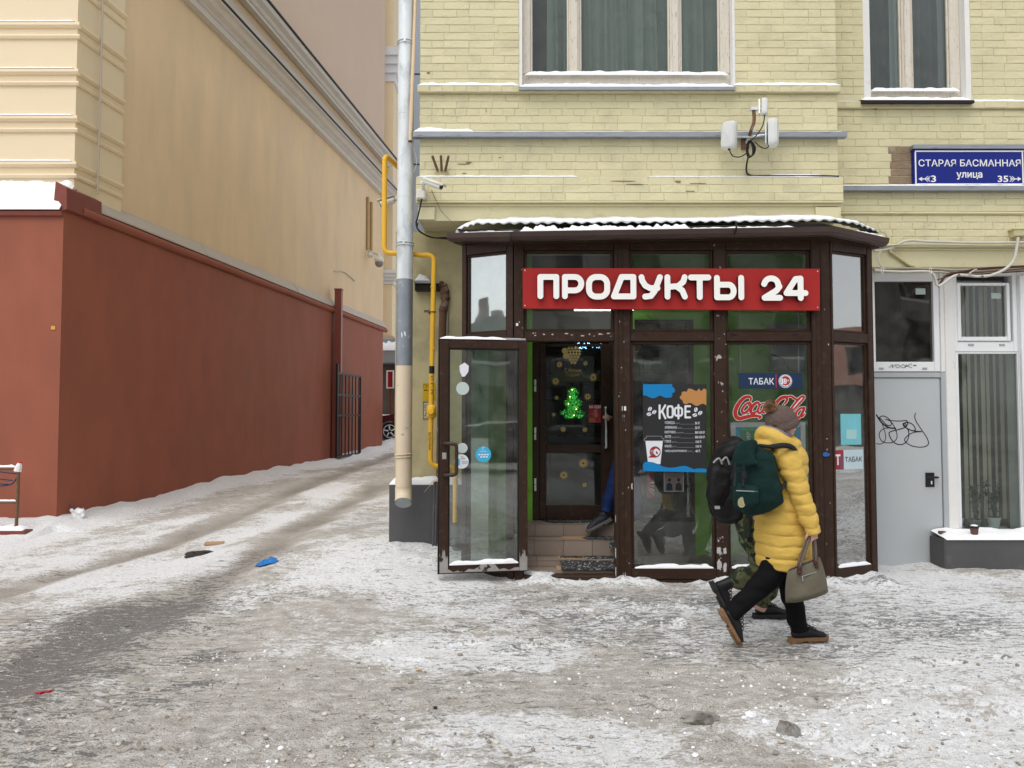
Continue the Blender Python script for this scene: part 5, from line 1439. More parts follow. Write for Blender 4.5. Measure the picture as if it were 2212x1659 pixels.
# ================================================================ PEOPLE
def interp_path(pts, rads, sub=6):
    P = catmull(pts, sub)
    n = len(pts); out = []
    for i, p in enumerate(P):
        t = i / sub; k = min(int(t), n - 2); f = t - k
        f2 = f * f * (3 - 2 * f)
        a, b_ = rads[k], rads[k + 1]
        out.append((a[0] + (b_[0] - a[0]) * f2, a[1] + (b_[1] - a[1]) * f2))
    return P, out
def loft(mb, pts, rads, ref=(0, 1, 0), n=20, sub=6, disp=None, mi=0, ex=2.0):
    """tube along pts; rads (along ref, across) per point; disp(arc, angle, point) pushes the skin out"""
    rads = [r if isinstance(r, tuple) else (r, r) for r in rads]
    P, Rr = interp_path(pts, rads, sub)
    ref = Vector(ref); vs, fs = [], []; arc = 0
    for i, p in enumerate(P):
        if i: arc += (p - P[i - 1]).length
        t = (P[min(i + 1, len(P) - 1)] - P[max(i - 1, 0)]).normalized()
        e = (ref - t * ref.dot(t)).normalized(); g = t.cross(e)
        for j in range(n):
            a = 2 * math.pi * j / n
            c_, s_ = math.cos(a), math.sin(a)
            if ex != 2.0:
                c_ = math.copysign(abs(c_) ** (2 / ex), c_); s_ = math.copysign(abs(s_) ** (2 / ex), s_)
            q = p + e * c_ * Rr[i][0] + g * s_ * Rr[i][1]
            if disp:
                d = disp(arc, a, q)
                q = q + (e * c_ + g * s_).normalized() * d
            vs.append(q)
    k = len(P)
    c0 = len(vs); vs.append(P[0] - (P[1] - P[0]).normalized() * min(Rr[0]) * .25); vs.append(P[-1] + (P[-1] - P[-2]).normalized() * min(Rr[-1]) * .25)
    for i in range(k - 1):
        for j in range(n): fs.append((i * n + j, i * n + (j + 1) % n, (i + 1) * n + (j + 1) % n, (i + 1) * n + j))
    for j in range(n):
        fs.append((c0, (j + 1) % n, j)); fs.append((c0 + 1, (k - 1) * n + j, (k - 1) * n + (j + 1) % n))
    mb.add(vs, fs, mi); return mb
def fused(mb, vox, name, mats, parent, it=4, fac=.5, label=None):
    o = mb.build(name + '_raw', [], None)
    r = o.modifiers.new('r', 'REMESH'); r.mode = 'VOXEL'; r.voxel_size = vox
    if it:
        s = o.modifiers.new('s', 'SMOOTH'); s.iterations = it; s.factor = fac
    dg = bpy.context.evaluated_depsgraph_get(); dg.update()
    me = bpy.data.meshes.new_from_object(o.evaluated_get(dg))
    old = o.data; bpy.data.objects.remove(o); bpy.data.meshes.remove(old)
    me.name = name; me.materials.clear()
    for m in (mats if isinstance(mats, (list, tuple)) else [mats]): me.materials.append(m)
    me.polygons.foreach_set('use_smooth', [True] * len(me.polygons))
    o = bpy.data.objects.new(name, me); COL.objects.link(o); attach(o, parent)
    if label: o['label'] = label
    return o
def add_hand(mb, wrist, d, nrm, size=1.0, curl=55, flip=1):
    """palm, four jointed fingers and a thumb; d points to the fingers, nrm out of the palm"""
    d = Vector(d).normalized(); nrm = Vector(nrm); nrm = (nrm - d * nrm.dot(d)).normalized(); s = d.cross(nrm) * flip
    w = Vector(wrist); k = size
    loft(mb, [w - d * .03 * k, w + d * .02 * k, w + d * .06 * k, w + d * .088 * k], [(.022 * k, .030 * k), (.017 * k, .036 * k), (.015 * k, .041 * k), (.011 * k, .038 * k)], ref=nrm, n=12, sub=3)
    for i, (off, ln) in enumerate(((.030, .072), (.010, .080), (-.010, .075), (-.029, .060))):
        p = w + d * .075 * k + s * off * k; pts = [p]; a = 0
        for L in (.44, .32, .24):
            a += R(curl * (.8 + .1 * i))
            p = p + (d * math.cos(a) + nrm * math.sin(a)) * ln * L * k; pts.append(p)
        loft(mb, pts, [.0095 * k, .009 * k, .0083 * k, .0068 * k], ref=s, n=10, sub=3)
    p = w + d * .02 * k + s * .032 * k
    q = p + (d * .6 + s * .55 + nrm * .45).normalized() * .042 * k
    r_ = q + (d * .75 + s * .05 + nrm * .7).normalized() * .032 * k
    loft(mb, [p, q, r_], [.013 * k, .0105 * k, .008 * k], ref=nrm, n=10, sub=3)
def add_head(mb, c, f, size=1.0):
    """skull, jaw, nose, brow, ears; c is the head centre, f the way it looks"""
    f = Vector(f).normalized(); u = Vector((0, 0, 1)); u = (u - f * u.dot(f)).normalized(); s = f.cross(u)
    rot = Matrix((f, s, u)).transposed(); c = Vector(c); k = size
    P = lambda a, b_, e: c + (f * a + s * b_ + u * e) * k
    mb.ell(P(-.012, 0, .025), (.098 * k, .077 * k, .090 * k), rot=rot)
    mb.ell(P(.028, 0, -.045), (.062 * k, .058 * k, .066 * k), rot=rot)
    mb.ell(P(.062, 0, -.085), (.026 * k, .030 * k, .022 * k), rot=rot)
    mb.ell(P(.058, 0, .030), (.032 * k, .058 * k, .02 * k), rot=rot)
    mb.tube([P(.080, 0, .012), P(.098, 0, -.012), P(.108, 0, -.030), P(.088, 0, -.034)], [.010 * k, .012 * k, .015 * k, .012 * k], 8)
    mb.ell(P(.086, 0, -.056), (.012 * k, .024 * k, .007 * k), rot=rot); mb.ell(P(.083, 0, -.066), (.012 * k, .022 * k, .008 * k), rot=rot)
    for e in (-1, 1):
        mb.ell(P(.055, e * .036, -.020), (.028 * k, .024 * k, .026 * k), rot=rot)
        mb.ell(P(-.006, e * .078, -.008), (.020 * k, .010 * k, .032 * k), rot=rot)
    return P, rot
def eyes(P, rot, parent, k=1.0):
    for e in (-1, 1):
        q = MB(); q.ell(P(.079, e * .032, .008), (.012 * k, .014 * k, .010 * k), 12, 8, rot=rot); q.build('eye', M['eyewhite'], parent, smooth=True)
        q = MB(); q.ell(P(.089, e * .032, .008), (.003 * k, .006 * k, .006 * k), 10, 6, rot=rot); q.build('iris', M['black'], parent, smooth=True)
def bootm(o, x, z, y=Vector((0, 1, 0))):
    """frame with its origin under the heel, x towards the toe, z up the shin"""
    x = Vector(x).normalized(); z = Vector(z); z = (z - x * z.dot(x)).normalized(); y = z.cross(x)
    m = Matrix((x, y, z)).transposed().to_4x4(); m.translation = Vector(o); return m
def make_boot(parent, m, mat, solemat, ln=.27, shaft=.14, lacemat=None, lean=(0, 0)):
    q = MB(); q.M = m
    k = ln / .27
    loft(q, [(.012, 0, .055), (.06, 0, .058), (.12, 0, .066), (.17, 0, .058), (.215, 0, .048), (.25 * 1, 0, .042)], [(.032, .028), (.037, .036), (.037, .042), (.041, .034), (.043, .026), (.034, .02)], ref=(0, 1, 0), n=16, sub=4)
    loft(q, [(.048, 0, .05), (.050, 0, .09), (.046 + lean[0] * .3, 0, .05 + shaft * .6), (.040 + lean[0], 0, .05 + shaft)], [(.040, .050), (.040, .046), (.043, .046), (.047, .050)], ref=(0, 1, 0), n=16, sub=4)
    b_ = fused(q, .006, 'boot', mat, parent, 3)
    def outl(g): return [(-.018 - g, 0), (-.010 - g, .028 + g), (.04, .036 + g), (.10, .034 + g), (.17, .045 + g), (.225, .046 + g), (.262 + g, .030), (.276 + g, 0), (.262 + g, -.030), (.225, -.046 - g), (.17, -.044 - g), (.10, -.033 - g), (.04, -.036 - g), (-.010 - g, -.028 - g)]
    q = MB(); q.M = m; o_ = outl(.004); n = len(o_)
    vs = [(x, y, .014 + .012 * max(0, (x - .2) / .08) ** 2) for x, y in o_] + [(x, y, .036 + .010 * max(0, (x - .2) / .08) ** 2) for x, y in o_]
    q.add(vs, [tuple(reversed(range(n))), tuple(range(n, 2 * n))] + [(i, (i + 1) % n, n + (i + 1) % n, n + i) for i in range(n)])
    so = q.build('sole', solemat, b_)
    q = MB(); q.M = m; hl = [(-.02, -.026), (-.02, .026), (.02, .037), (.07, .034), (.07, -.034), (.02, -.037)]
    q.add([(x, y, .0) for x, y in hl] + [(x, y, .0138) for x, y in hl], [tuple(reversed(range(6))), tuple(range(6, 12))] + [(i, (i + 1) % 6, 6 + (i + 1) % 6, 6 + i) for i in range(6)])
    q.build('heel', solemat, b_)
    for kk in range(8):
        x = .115 + kk * .019; wd = .040 if x < .22 else .034
        q = MB(); q.M = m; q.box(x, x + .012, -wd, wd, .002 + .010 * max(0, (x - .2) / .08) ** 2, .0138 + .012 * max(0, (x - .2) / .08) ** 2); q.build('tread_lug', solemat, b_)
    q = MB(); q.M = m
    for kk in range(4):
        t = kk / 3; x, z = .165 - .075 * t, .092 + .036 * t
        q.tube(fillet([(x - .018, -.033, z - .012), (x - .004, -.012, z + .012), (x + .004, .012, z + .012), (x + .012, .033, z - .010)], .01, 3), .0034, 6)
        q.tube(fillet([(x - .018, .033, z - .012), (x - .004, .012, z + .014), (x + .004, -.012, z + .014), (x + .012, -.033, z - .010)], .01, 3), .0034, 6)
    q.build('lace', lacemat or M['black'], b_, smooth=True)
    return b_
M['skin'] = pm('skin', (.55, .33, .25), .5, var=.05, vs=8)
M['eyewhite'] = pm('eye', (.75, .73, .70), .2)
M['coat'] = pm('yellow_coat', (.60, .395, .085), .6, var=.08, vs=6, bump=.55, bs=17, spec=.2, stretch=(1, 1, 1.8))
for n_ in M['coat'].node_tree.nodes:
    if n_.type == 'BUMP': n_.inputs['Distance'].default_value = .016
M['coatshade'] = pm('coat_seam', (.60, .36, .045), .6, var=.06)
M['trouser'] = pm('black_trousers', (.006, .006, .007), .85, var=.15, vs=9, bump=.3, bs=25, spec=.12)
M['bootblack'] = pm('black_boot', (.010, .010, .012), .5, var=.25, vs=12, bump=.15, bs=40, spec=.3)
M['soletan'] = pm('tan_sole', (.22, .125, .065), .7, var=.2, vs=20, col2=(.6, .58, .56), cov=.15, cs=20)
M['soledark'] = pm('dark_sole', (.03, .028, .027), .7, var=.2, vs=20, col2=(.6, .6, .6), cov=.1, cs=18)
M['knit'] = pm('brown_knit', (.125, .088, .078), .9, var=.3, vs=60, bump=.8, bs=90)
M['fur'] = pm('fox_fur', (.34, .20, .11), .9, var=.4, vs=40)
M['fur2'] = pm('fur_tips', (.20, .115, .07), .9, var=.3, vs=40)
M['hair'] = pm('brown_hair', (.15, .085, .045), .55, var=.5, vs=60, stretch=(1, 1, 8))
M['scarf'] = pm('grey_lilac_scarf', (.20, .18, .22), .9, var=.25, vs=25)
M['packgreen'] = pm('dark_green_canvas', (.0055, .024, .021), .75, var=.3, vs=7, bump=.8, bs=30, spec=.15)
M['packblack'] = pm('black_nylon', (.007, .007, .008), .6, var=.3, vs=8, bump=.6, bs=30, spec=.25)
M['strap'] = pm('dark_webbing', (.016, .018, .02), .7, var=.2, vs=30)
M['zip'] = pm('grey_zip', (.30, .31, .31), .4, .3)
M['bagolive'] = pm('olive_bag', (.115, .102, .072), .6, var=.16, vs=7, bump=.25, bs=40, col2=(.16, .13, .09), cov=.2, cs=6, sh=.1)
M['leather'] = pm('maroon_leather', (.07, .025, .02), .45, var=.2, vs=20)
M['strapgrey'] = pm('taupe_strap', (.13, .10, .085), .6, var=.1, vs=20)
M['emblem'] = pm('cream_emblem', (.42, .37, .22), .7, var=.5, vs=70)
M['jeans'] = pm('blue_jeans', (.010, .026, .105), .8, var=.25, vs=14, bump=.3, bs=50)
M['jacket'] = pm('dark_jacket', (.007, .008, .008), .75, var=.2, vs=8, bump=.3, bs=22)
def camo():
    m, nt, b = _new('camouflage_cloth'); N, L = nt.nodes, nt.links
    g = N.new('ShaderNodeNewGeometry'); last = None
    base = (.10, .105, .055, 1)
    for i, (sc, c, th) in enumerate(((13, (.022, .035, .018), .54), (15, (.06, .035, .02), .60), (17, (.012, .013, .011), .62))):
        n = N.new('ShaderNodeTexNoise'); n.inputs['Scale'].default_value = sc; n.inputs['Detail'].default_value = 2.5
        mp = N.new('ShaderNodeMapping'); mp.inputs['Location'].default_value = (i * 7.3, i * 3.1, i * 5.7); L.new(g.outputs['Position'], mp.inputs[0]); L.new(mp.outputs[0], n.inputs['Vector'])
        r = N.new('ShaderNodeMapRange'); r.inputs[1].default_value = th - .02; r.inputs[2].default_value = th + .02; L.new(n.outputs['Fac'], r.inputs[0])
        x = N.new('ShaderNodeMix'); x.data_type = 'RGBA'; L.new(r.outputs[0], x.inputs[0]); x.inputs[7].default_value = rgba(c)
        if last is None: x.inputs[6].default_value = base
        else: L.new(last, x.inputs[6])
        last = x.outputs[2]
    L.new(last, b.inputs['Base Color']); b.inputs['Roughness'].default_value = .85; b.inputs['Specular IOR Level'].default_value = .2
    return m
M['camo'] = camo()

# ---------------------------------------------------------------- the woman in the yellow coat
WY = 5.60
A = lambda px, py, dy=0.0: at(px, py, WY + dy)
wo_ = thing('person', 'person in a yellow quilted coat and brown bobble hat walking past the shop', 'person', (A(1690, 1380).x, WY, 0))
body = MB()
hc = A(1690, 917, .0); face = Vector((.93, .37, 0))
loft(body, [A(1690, 1215), A(1690, 1150), A(1686, 1090), A(1690, 1030), A(1693, 985), A(1688, 962)], [(.16, .11), (.165, .12), (.135, .10), (.15, .11), (.15, .09), (.08, .07)], n=20)
loft(body, [A(1688, 972), A(1688, 950), A(1689, 925)], [.06, .052, .055], n=14)
HP, hrot = add_head(body, hc, face, 1.0)
def legs(mb, fr, bk, rf, rb_):
    loft(mb, fr, rf, n=14); loft(mb, bk, rb_, n=14)
fr = [A(1698, 1195, .08), A(1712, 1285, .05), A(1723, 1352, .03)]; bk = [A(1680, 1195, -.07), A(1640, 1268, -.06), A(1580, 1322, -.05)]
legs(body, fr, bk, [.085, .055, .045], [.085, .055, .045])
sh = A(1703, 982, -.15); elb = A(1731, 1072, -.20); wr = A(1753, 1140, -.24)
loft(body, [sh, elb, wr], [.05, .042, .03], n=12)
add_hand(body, wr, wr - elb, (-.55, .75, 0), .92, 58, flip=-1)
sh2 = A(1698, 985, .16); elb2 = A(1722, 1070, .24); wr2 = A(1750, 1128, .22)
loft(body, [sh2, elb2, wr2], [.05, .042, .03], n=12)
add_hand(body, wr2, wr2 - elb2, (-.4, -.8, 0), .92, 40)
fused(body, .0068, 'body', M['skin'], wo_, 3)
eyes(HP, hrot, wo_)
# coat
def quilt(sp, amp, ph=0., seed=0, wav=.012):
    def d(arc, a, q):
        n1 = float(vnoise(np.array([q.x * 5 + seed]), np.array([q.z * 5 + q.y * 4]), seed)[0]) - .5
        u = (arc + wav * 1.5 * math.sin(a * 2 + seed) + .07 * n1) / sp + ph
        w_ = abs(math.sin(math.pi * u))
        n2 = float(vnoise(np.array([q.x * 22 + q.y * 17]), np.array([q.z * 26]), seed + 3)[0]) - .5
        n3 = float(vnoise(np.array([q.x * 9 - q.y * 11]), np.array([q.z * 13]), seed + 7)[0]) - .5
        return amp * (w_ ** .30 - .84) + .008 * n2 * w_ + .015 * n3
    return d
ct = MB()
loft(ct, [A(1694, 1224), A(1694, 1195), A(1693, 1150), A(1690, 1105), A(1688, 1060), A(1692, 1015), A(1696, 985), A(1694, 966), A(1688, 950)],
     [(.205, .192), (.210, .202), (.206, .207), (.192, .193), (.178, .178), (.182, .168), (.188, .148), (.150, .120), (.09, .085)], n=96, sub=20, disp=quilt(.086, .019, .1, 1))
loft(ct, [A(1698, 975, -.10), A(1706, 1000, -.165), A(1720, 1042, -.195), A(1733, 1080, -.215), A(1746, 1117, -.235), A(1759, 1153, -.247)],
     [(.070, .082), (.080, .088), (.074, .078), (.068, .070), (.062, .062), (.050, .046)], n=48, sub=18, disp=quilt(.082, .015, .3, 5, .006))
loft(ct, [A(1696, 975, .10), A(1704, 1005, .17), A(1716, 1045, .23), A(1728, 1082, .25), A(1748, 1128, .23)],
     [(.070, .082), (.080, .085), (.072, .074), (.066, .066), (.050, .048)], n=32, sub=10, disp=quilt(.078, .013, .3, 9, .006))
coat = fused(ct, .0043, 'coat', M['coat'], wo_, 1, .35)
# hood lying behind the neck
hd = MB(); pts = []
for k in range(13):
    t = R(-165 + 330 * k / 12)
    c_ = A(1676, 953) + Vector((-.105 * math.cos(t) + .01, .125 * math.sin(t), 0.055 * math.cos(t) - .012))
    pts.append(c_)
loft(hd, pts, [(.05, .035)] + [(.064, .050)] * 5 + [(.068, .058)] + [(.064, .050)] * 5 + [(.05, .035)], ref=(0, 0, 1), n=20, sub=6, disp=quilt(.11, .006, .2, 13))
loft(hd, [A(1660, 955), A(1646, 962), A(1640, 972)], [(.15, .06), (.14, .06), (.10, .04)], n=24, sub=8, disp=quilt(.05, .006, 0, 15))
fused(hd, .0065, 'hood', M['coat'], wo_, 3)
q = MB(); pts = [A(1676, 936) + Vector((-.075 * math.cos(R(t)), .085 * math.sin(R(t)), .03 * math.cos(R(t)))) for t in range(0, 360, 30)]
q.tube(pts, .032, 12, closed=True); q.build('scarf', M['scarf'], wo_, smooth=True)
# quilt stitch line and side seam pocket
# trousers
tr = MB()
wrk = lambda amp, s: (lambda arc, a, q: amp * (float(vnoise(np.array([q.x * 16 + q.y * 9]), np.array([q.z * 20]), s)[0]) - .5))
loft(tr, [A(1697, 1190, .07), A(1706, 1240, .065), A(1711, 1285, .05), A(1720, 1330, .04), A(1726, 1364, .03)], [(.095, .10), (.088, .095), (.074, .080), (.064, .068), (.060, .062)], n=28, sub=10, disp=wrk(.016, 3))
loft(tr, [A(1686, 1188, -.07), A(1664, 1240, -.07), A(1637, 1270, -.06), A(1606, 1300, -.055), A(1578, 1326, -.05)], [(.095, .10), (.085, .090), (.072, .078), (.064, .068), (.060, .064)], n=28, sub=10, disp=wrk(.016, 5))
loft(tr, [A(1694, 1215), A(1693, 1170), A(1692, 1140)], [(.15, .11), (.16, .13), (.14, .12)], n=24)
fused(tr, .007, 'trousers', M['trouser'], wo_, 2)
zf = gz(A(1735, 1380).x, WY + .03)
fh = at(1709, 1380, WY + .03); fh.z = zf + .004
make_boot(wo_, bootm(fh, (1, .05, .02), (0, 0, 1)), M['bootblack'], M['soletan'], shaft=.08)
toe = at(1591, 1388, WY - .06); toe.z = gz(toe.x, toe.y) + .012
fx = Vector((.46, 0, -.888))
make_boot(wo_, bootm(toe - fx * .262, fx, (.888, 0, .46)), M['bootblack'], M['soletan'], shaft=.08)
# knitted hat, fur bobble, hair
hax = Vector((-.36, -.10, .93)).normalized(); hcen = hc + Vector((-.008, 0, .020))
q = MB(); vs, fs = [], []; e1 = hax.orthogonal().normalized(); e2 = hax.cross(e1); NN, MM = 132, 30
for i in range(MM + 1):
    t = i / MM
    if t < .18: h_ = -.055 + t / .18 * .05; rr = .112 + .006 * math.sin(t / .18 * math.pi)
    else:
        u = (t - .18) / .82 * math.pi / 2; h_ = -.005 + .125 * math.sin(u); rr = .110 * max(0, math.cos(u)) ** .85 + .0005
    for j in range(NN):
        a = 2 * math.pi * j / NN
        rib = .0042 * (abs(math.sin(a * 22)) - .5) * min(1, (1 - t) * 3) * (1 + .5 * math.sin(i * 2.1 + j * .05))
        r2 = rr + rib
        vs.append(hcen + hax * h_ + (e1 * math.cos(a) + e2 * math.sin(a)) * r2 + Vector(((.006 * math.sin(i + j * .7)) * .15, 0, 0)))
for i in range(MM):
    for j in range(NN): fs.append((i * NN + j, i * NN + (j + 1) % NN, (i + 1) * NN + (j + 1) % NN, (i + 1) * NN + j))
q.add(vs, fs); hat = q.build('hat', M['knit'], wo_, smooth=True)
pc = at(1664, 879, WY - .03); rp_ = random.Random(2)
q = MB(); q.ell(pc, (.040, .040, .040), 14, 10)
pb_ = q.build('bobble', M['fur2'], hat, smooth=True)
q = MB()
for k in range(1500):
    v = Vector((rp_.gauss(0, 1), rp_.gauss(0, 1), rp_.gauss(0, 1))).normalized(); ln = rp_.uniform(.014, .026)
    b0 = pc + v * .036; tg = v.orthogonal().normalized() * .0022; bend = Vector((rp_.uniform(-.5, .5), rp_.uniform(-.5, .5), rp_.uniform(-.7, .3))) * .008
    q.add([b0 - tg, b0 + tg, pc + v * (.036 + ln) + bend], [(0, 1, 2)], k % 4 == 0)
o = q.build('fur', [M['fur'], M['fur2']], hat, fix=False); o['kind'] = 'stuff'
q = MB()
hb = A(1658, 918)
for k in range(420):
    t = rp_.random(); s_ = rp_.uniform(-1, 1)
    p0 = hc + Vector((-.045 - .05 * math.sqrt(max(0, 1 - s_ * s_)), .085 * s_, .02 + rp_.uniform(-.02, .02)))
    p1 = p0 + Vector((-.010 + rp_.uniform(-.008, .008), rp_.uniform(-.008, .008), -.05)); p2 = p0 + Vector((.02 + rp_.uniform(-.01, .01), -.01 * s_, -.095))
    wd = Vector((.0028, .0028 * (1 if s_ < 0 else -1), 0))
    q.add([p0 - wd, p0 + wd, p1 + wd, p1 - wd, p2], [(0, 1, 2, 3), (3, 2, 4)])
q.ell(hc + Vector((-.055, 0, -.02)), (.052, .075, .06), 16, 10)
hr = q.build('hair', M['hair'], wo_, fix=False)

# ---------------------------------------------------------------- green rucksack on her back
gpk = thing('rucksack', 'dark green canvas rucksack on the back of the person in yellow', 'backpack', A(1635, 1035, -.16))
B = lambda px, py, dy=0.0: at(px, py, WY - .17 + dy)
q = MB(); wk = wrk(.014, 21)
loft(q, [B(1651, 1100, .03), B(1646, 1088, .02), B(1636, 1058), B(1632, 1020), B(1632, 990), B(1634, 968), B(1637, 961)], [(.06, .10), (.110, .155), (.128, .166), (.120, .154), (.108, .134), (.080, .105), (.03, .05)], ref=(.35, 1, 0), n=36, sub=8, disp=wk, ex=2.6)
fused(q, .007, 'main_bag', M['packgreen'], gpk, 3)
q = MB()
loft(q, [B(1611, 1005, -.148), B(1611, 996, -.152), B(1615, 983, -.140), B(1622, 973, -.105), B(1632, 968, -.05)], [(.018, .082), (.020, .100), (.024, .102), (.026, .085), (.018, .055)], ref=(0, 1, .3), n=20, sub=6, disp=wrk(.012, 23))
fused(q, .006, 'flap', M['packgreen'], gpk, 2)
q = MB(); loft(q, [B(1612, 1094, -.12), B(1611, 1086, -.135), B(1611, 1062, -.145), B(1612, 1046, -.135)], [(.02, .07), (.032, .088), (.032, .09), (.01, .075)], ref=(0, 1, 0), n=24, sub=6, ex=3.2)
pk = fused(q, .006, 'front_pocket', M['packgreen'], gpk, 2)
q = MB(); q.tube([B(1590, 1060, -.172), B(1612, 1061, -.184), B(1636, 1062, -.165)], .0045, 6); q.build('zip', M['zip'], gpk, smooth=True)
q = MB(); e_ = B(1602, 1085, -.176); q.add([(e_.x + .034 * math.cos(t), e_.y - .004 + .02 * math.cos(t), e_.z + .036 * math.sin(t)) for t in np.linspace(0, 6.28, 21)[:-1]], [tuple(range(20))]); q.build('emblem', M['emblem'], gpk, fix=False)
for px in (1588, 1606):
    q = MB(); q.tube([B(px, 998, -.165), B(px, 1020, -.158), B(px - 1, 1050, -.18)], .0085, 6); q.build('buckle_strap', M['strap'], gpk)
q = MB(); c_ = B(1606, 1024, -.168); q.box(c_.x - .016, c_.x + .016, c_.y - .012, c_.y, c_.z - .025, c_.z + .02); q.build('buckle', M['black'], gpk)
q = MB(); q.tube(catmull([B(1640, 962, -.06), B(1668, 965, -.06), B(1692, 962, -.055), B(1712, 967, -.02), B(1722, 985, .08)], 5), [.012] * 5 + [.019] * 16, 8); q.build('shoulder_strap', M['strap'], gpk, smooth=True)
q = MB(); q.tube(catmull([B(1672, 1066, -.06), B(1686, 1058, -.08), B(1700, 1040, -.02), B(1712, 1024, .06)], 5), .013, 8); q.build('lower_strap', M['strap'], gpk, smooth=True)
q = MB(); q.tube(catmull([B(1596, 979, -.14), B(1604, 985, -.155), B(1611, 978, -.15), B(1619, 984, -.15), B(1624, 979, -.14)], 4), .004, 6); q.build('drawcord', M['zip'], gpk, smooth=True)

# ---------------------------------------------------------------- handbag in her hand
HY = WY - .24
Hb = lambda px, py, dy=0.0: at(px, py, HY + dy)
hbg = thing('handbag', 'olive canvas handbag with maroon leather tabs hanging from the hand of the person in yellow', 'handbag', Hb(1743, 1300))
# trapezoid body with a slanting base, bulging
V = []; Fh = []; nu, nv = 18, 14
tl, tr_, br_, bl_ = (1702, 1231), (1771, 1203), (1789, 1278), (1697, 1302)
for side in (-1, 1):
    for i in range(nu + 1):
        for j in range(nv + 1):
            u, v = i / nu, j / nv
            x = (tl[0] * (1 - u) + tr_[0] * u) * (1 - v) + (bl_[0] * (1 - u) + br_[0] * u) * v; y = (tl[1] * (1 - u) + tr_[1] * u) * (1 - v) + (bl_[1] * (1 - u) + br_[1] * u) * v
            x += 3 * math.sin(v * math.pi) * (u - .5) * 2; y += 4 * math.sin(u * math.pi) * (v - .3)
            th = (.012 + .075 * v ** .6) * (1 - abs(2 * u - 1) ** 5) * (1 - max(0, v - .86) / .14 * .55) if 0 < i < nu else .0
            th += .006 * math.sin(u * 9 + v * 5) * math.sin(v * math.pi) * (0 < i < nu)
            p = Hb(x, y, 0); V.append(p + Vector((0, side * th, 0)))
k1 = (nu + 1) * (nv + 1)
for s_ in range(2):
    for i in range(nu):
        for j in range(nv): a = s_ * k1 + i * (nv + 1) + j; Fh.append((a, a + 1, a + nv + 2, a + nv + 1))
for i in range(nu): Fh.append((i * (nv + 1) + nv, k1 + i * (nv + 1) + nv, k1 + (i + 1) * (nv + 1) + nv, (i + 1) * (nv + 1) + nv)); Fh.append((i * (nv + 1), (i + 1) * (nv + 1), k1 + (i + 1) * (nv + 1), k1 + i * (nv + 1)))
q = MB(); q.add(V, Fh); q.build('bag_body', M['bagolive'], hbg, smooth=True)
def bagpt(u, v, d=.0):
    x = (tl[0] * (1 - u) + tr_[0] * u) * (1 - v) + (bl_[0] * (1 - u) + br_[0] * u) * v; y = (tl[1] * (1 - u) + tr_[1] * u) * (1 - v) + (bl_[1] * (1 - u) + br_[1] * u) * v
    x += 3 * math.sin(v * math.pi) * (u - .5) * 2; y += 4 * math.sin(u * math.pi) * (v - .3)
    th = (.012 + .075 * v ** .6) * (1 - abs(2 * u - 1) ** 5) * (1 - max(0, v - .86) / .14 * .55)
    return Hb(x, y, -th - d)
q = MB(); q.tube([bagpt(u, .995, -.01) for u in np.linspace(.03, .97, 12)], .006, 6); q.build('piping', M['strapgrey'], hbg, smooth=True)
q = MB(); q.tube([bagpt(u, .01, .002) for u in np.linspace(.03, .97, 12)], .005, 6); q.build('top_zip', M['strapgrey'], hbg, smooth=True)
q = MB(); q.tube([bagpt(u, .36, .002) for u in np.linspace(.42, .80, 8)], .003, 5); q.tube([bagpt(.43, .36, .006), bagpt(.44, .50, .008)], .004, 5); q.build('zip', M['zip'], hbg, smooth=True)
hp_ = wr + (wr - elb).normalized() * .075
hp_ = at(1755, 1152, HY + .0)
for u, dy, px in ((.36, -.02, 1742), (.84, -.02, 1757)):
    for e in (-1, 1):
        if e == 1: base = bagpt(u, .05, 0) + Vector((0, .03, 0))
        else: base = bagpt(u, .10, .005)
        q = MB(); q.tube(catmull([base, base.lerp(hp_, .4) + Vector(((px - 1750) * .001, e * .012, 0)), hp_ + Vector(((px - 1750) * .0009, e * .008, .015))], 5), .0085, 8); q.build('strap', M['strapgrey'], hbg, smooth=True)
    q = MB(); q.tube([bagpt(u, .0, .006), bagpt(u, .12, .009), bagpt(u, .26, .010)], [.012, .017, .013], 8); q.build('leather_tab', M['leather'], hbg, smooth=True)
    q = MB(); q.tube([bagpt(u, .10, .0), bagpt(u, .10, .035)], .010, 10); q.build('ring', M['leather'], hbg)

# ---------------------------------------------------------------- the man behind her
MY = 6.15
D = lambda px, py, dy=0.0: at(px, py, MY + dy)
mn = thing('person', 'person in camouflage trousers and black boots striding half hidden behind the one in yellow', 'person', (D(1650, 1338).x, MY, 0))
body = MB(); mh = D(1688, 920)
loft(body, [D(1632, 1125), D(1638, 1095), D(1650, 1050), D(1664, 1000), D(1672, 970), D(1678, 955)], [(.15, .11), (.16, .12), (.15, .11), (.19, .12), (.19, .10), (.08, .07)], n=20)
loft(body, [D(1676, 965), D(1682, 945), D(1686, 925)], [.065, .058, .06], n=14)
P2, r2_ = add_head(body, mh, (1, .1, 0), 1.02)
mfr = [D(1640, 1110, .09), D(1676, 1212, .08), D(1640, 1318, .07)]; mbk = [D(1618, 1105, -.09), D(1655, 1230, -.10), D(1580, 1256, -.10)]
legs(body, mfr, mbk, [.09, .06, .05], [.09, .06, .05])
ms, me_, mw = D(1680, 990, -.17), D(1690, 1070, -.14), D(1722, 1110, -.06)
loft(body, [ms, me_, mw], [.055, .045, .032], n=12); add_hand(body, mw, mw - me_, (0, .3, 1), 1.0, 35)
ms2, me2, mw2 = D(1680, 990, .18), D(1665, 1075, .24), D(1690, 1120, .25)
loft(body, [ms2, me2, mw2], [.055, .045, .032], n=12); add_hand(body, mw2, mw2 - me2, (0, -.3, 1), 1.0, 35)
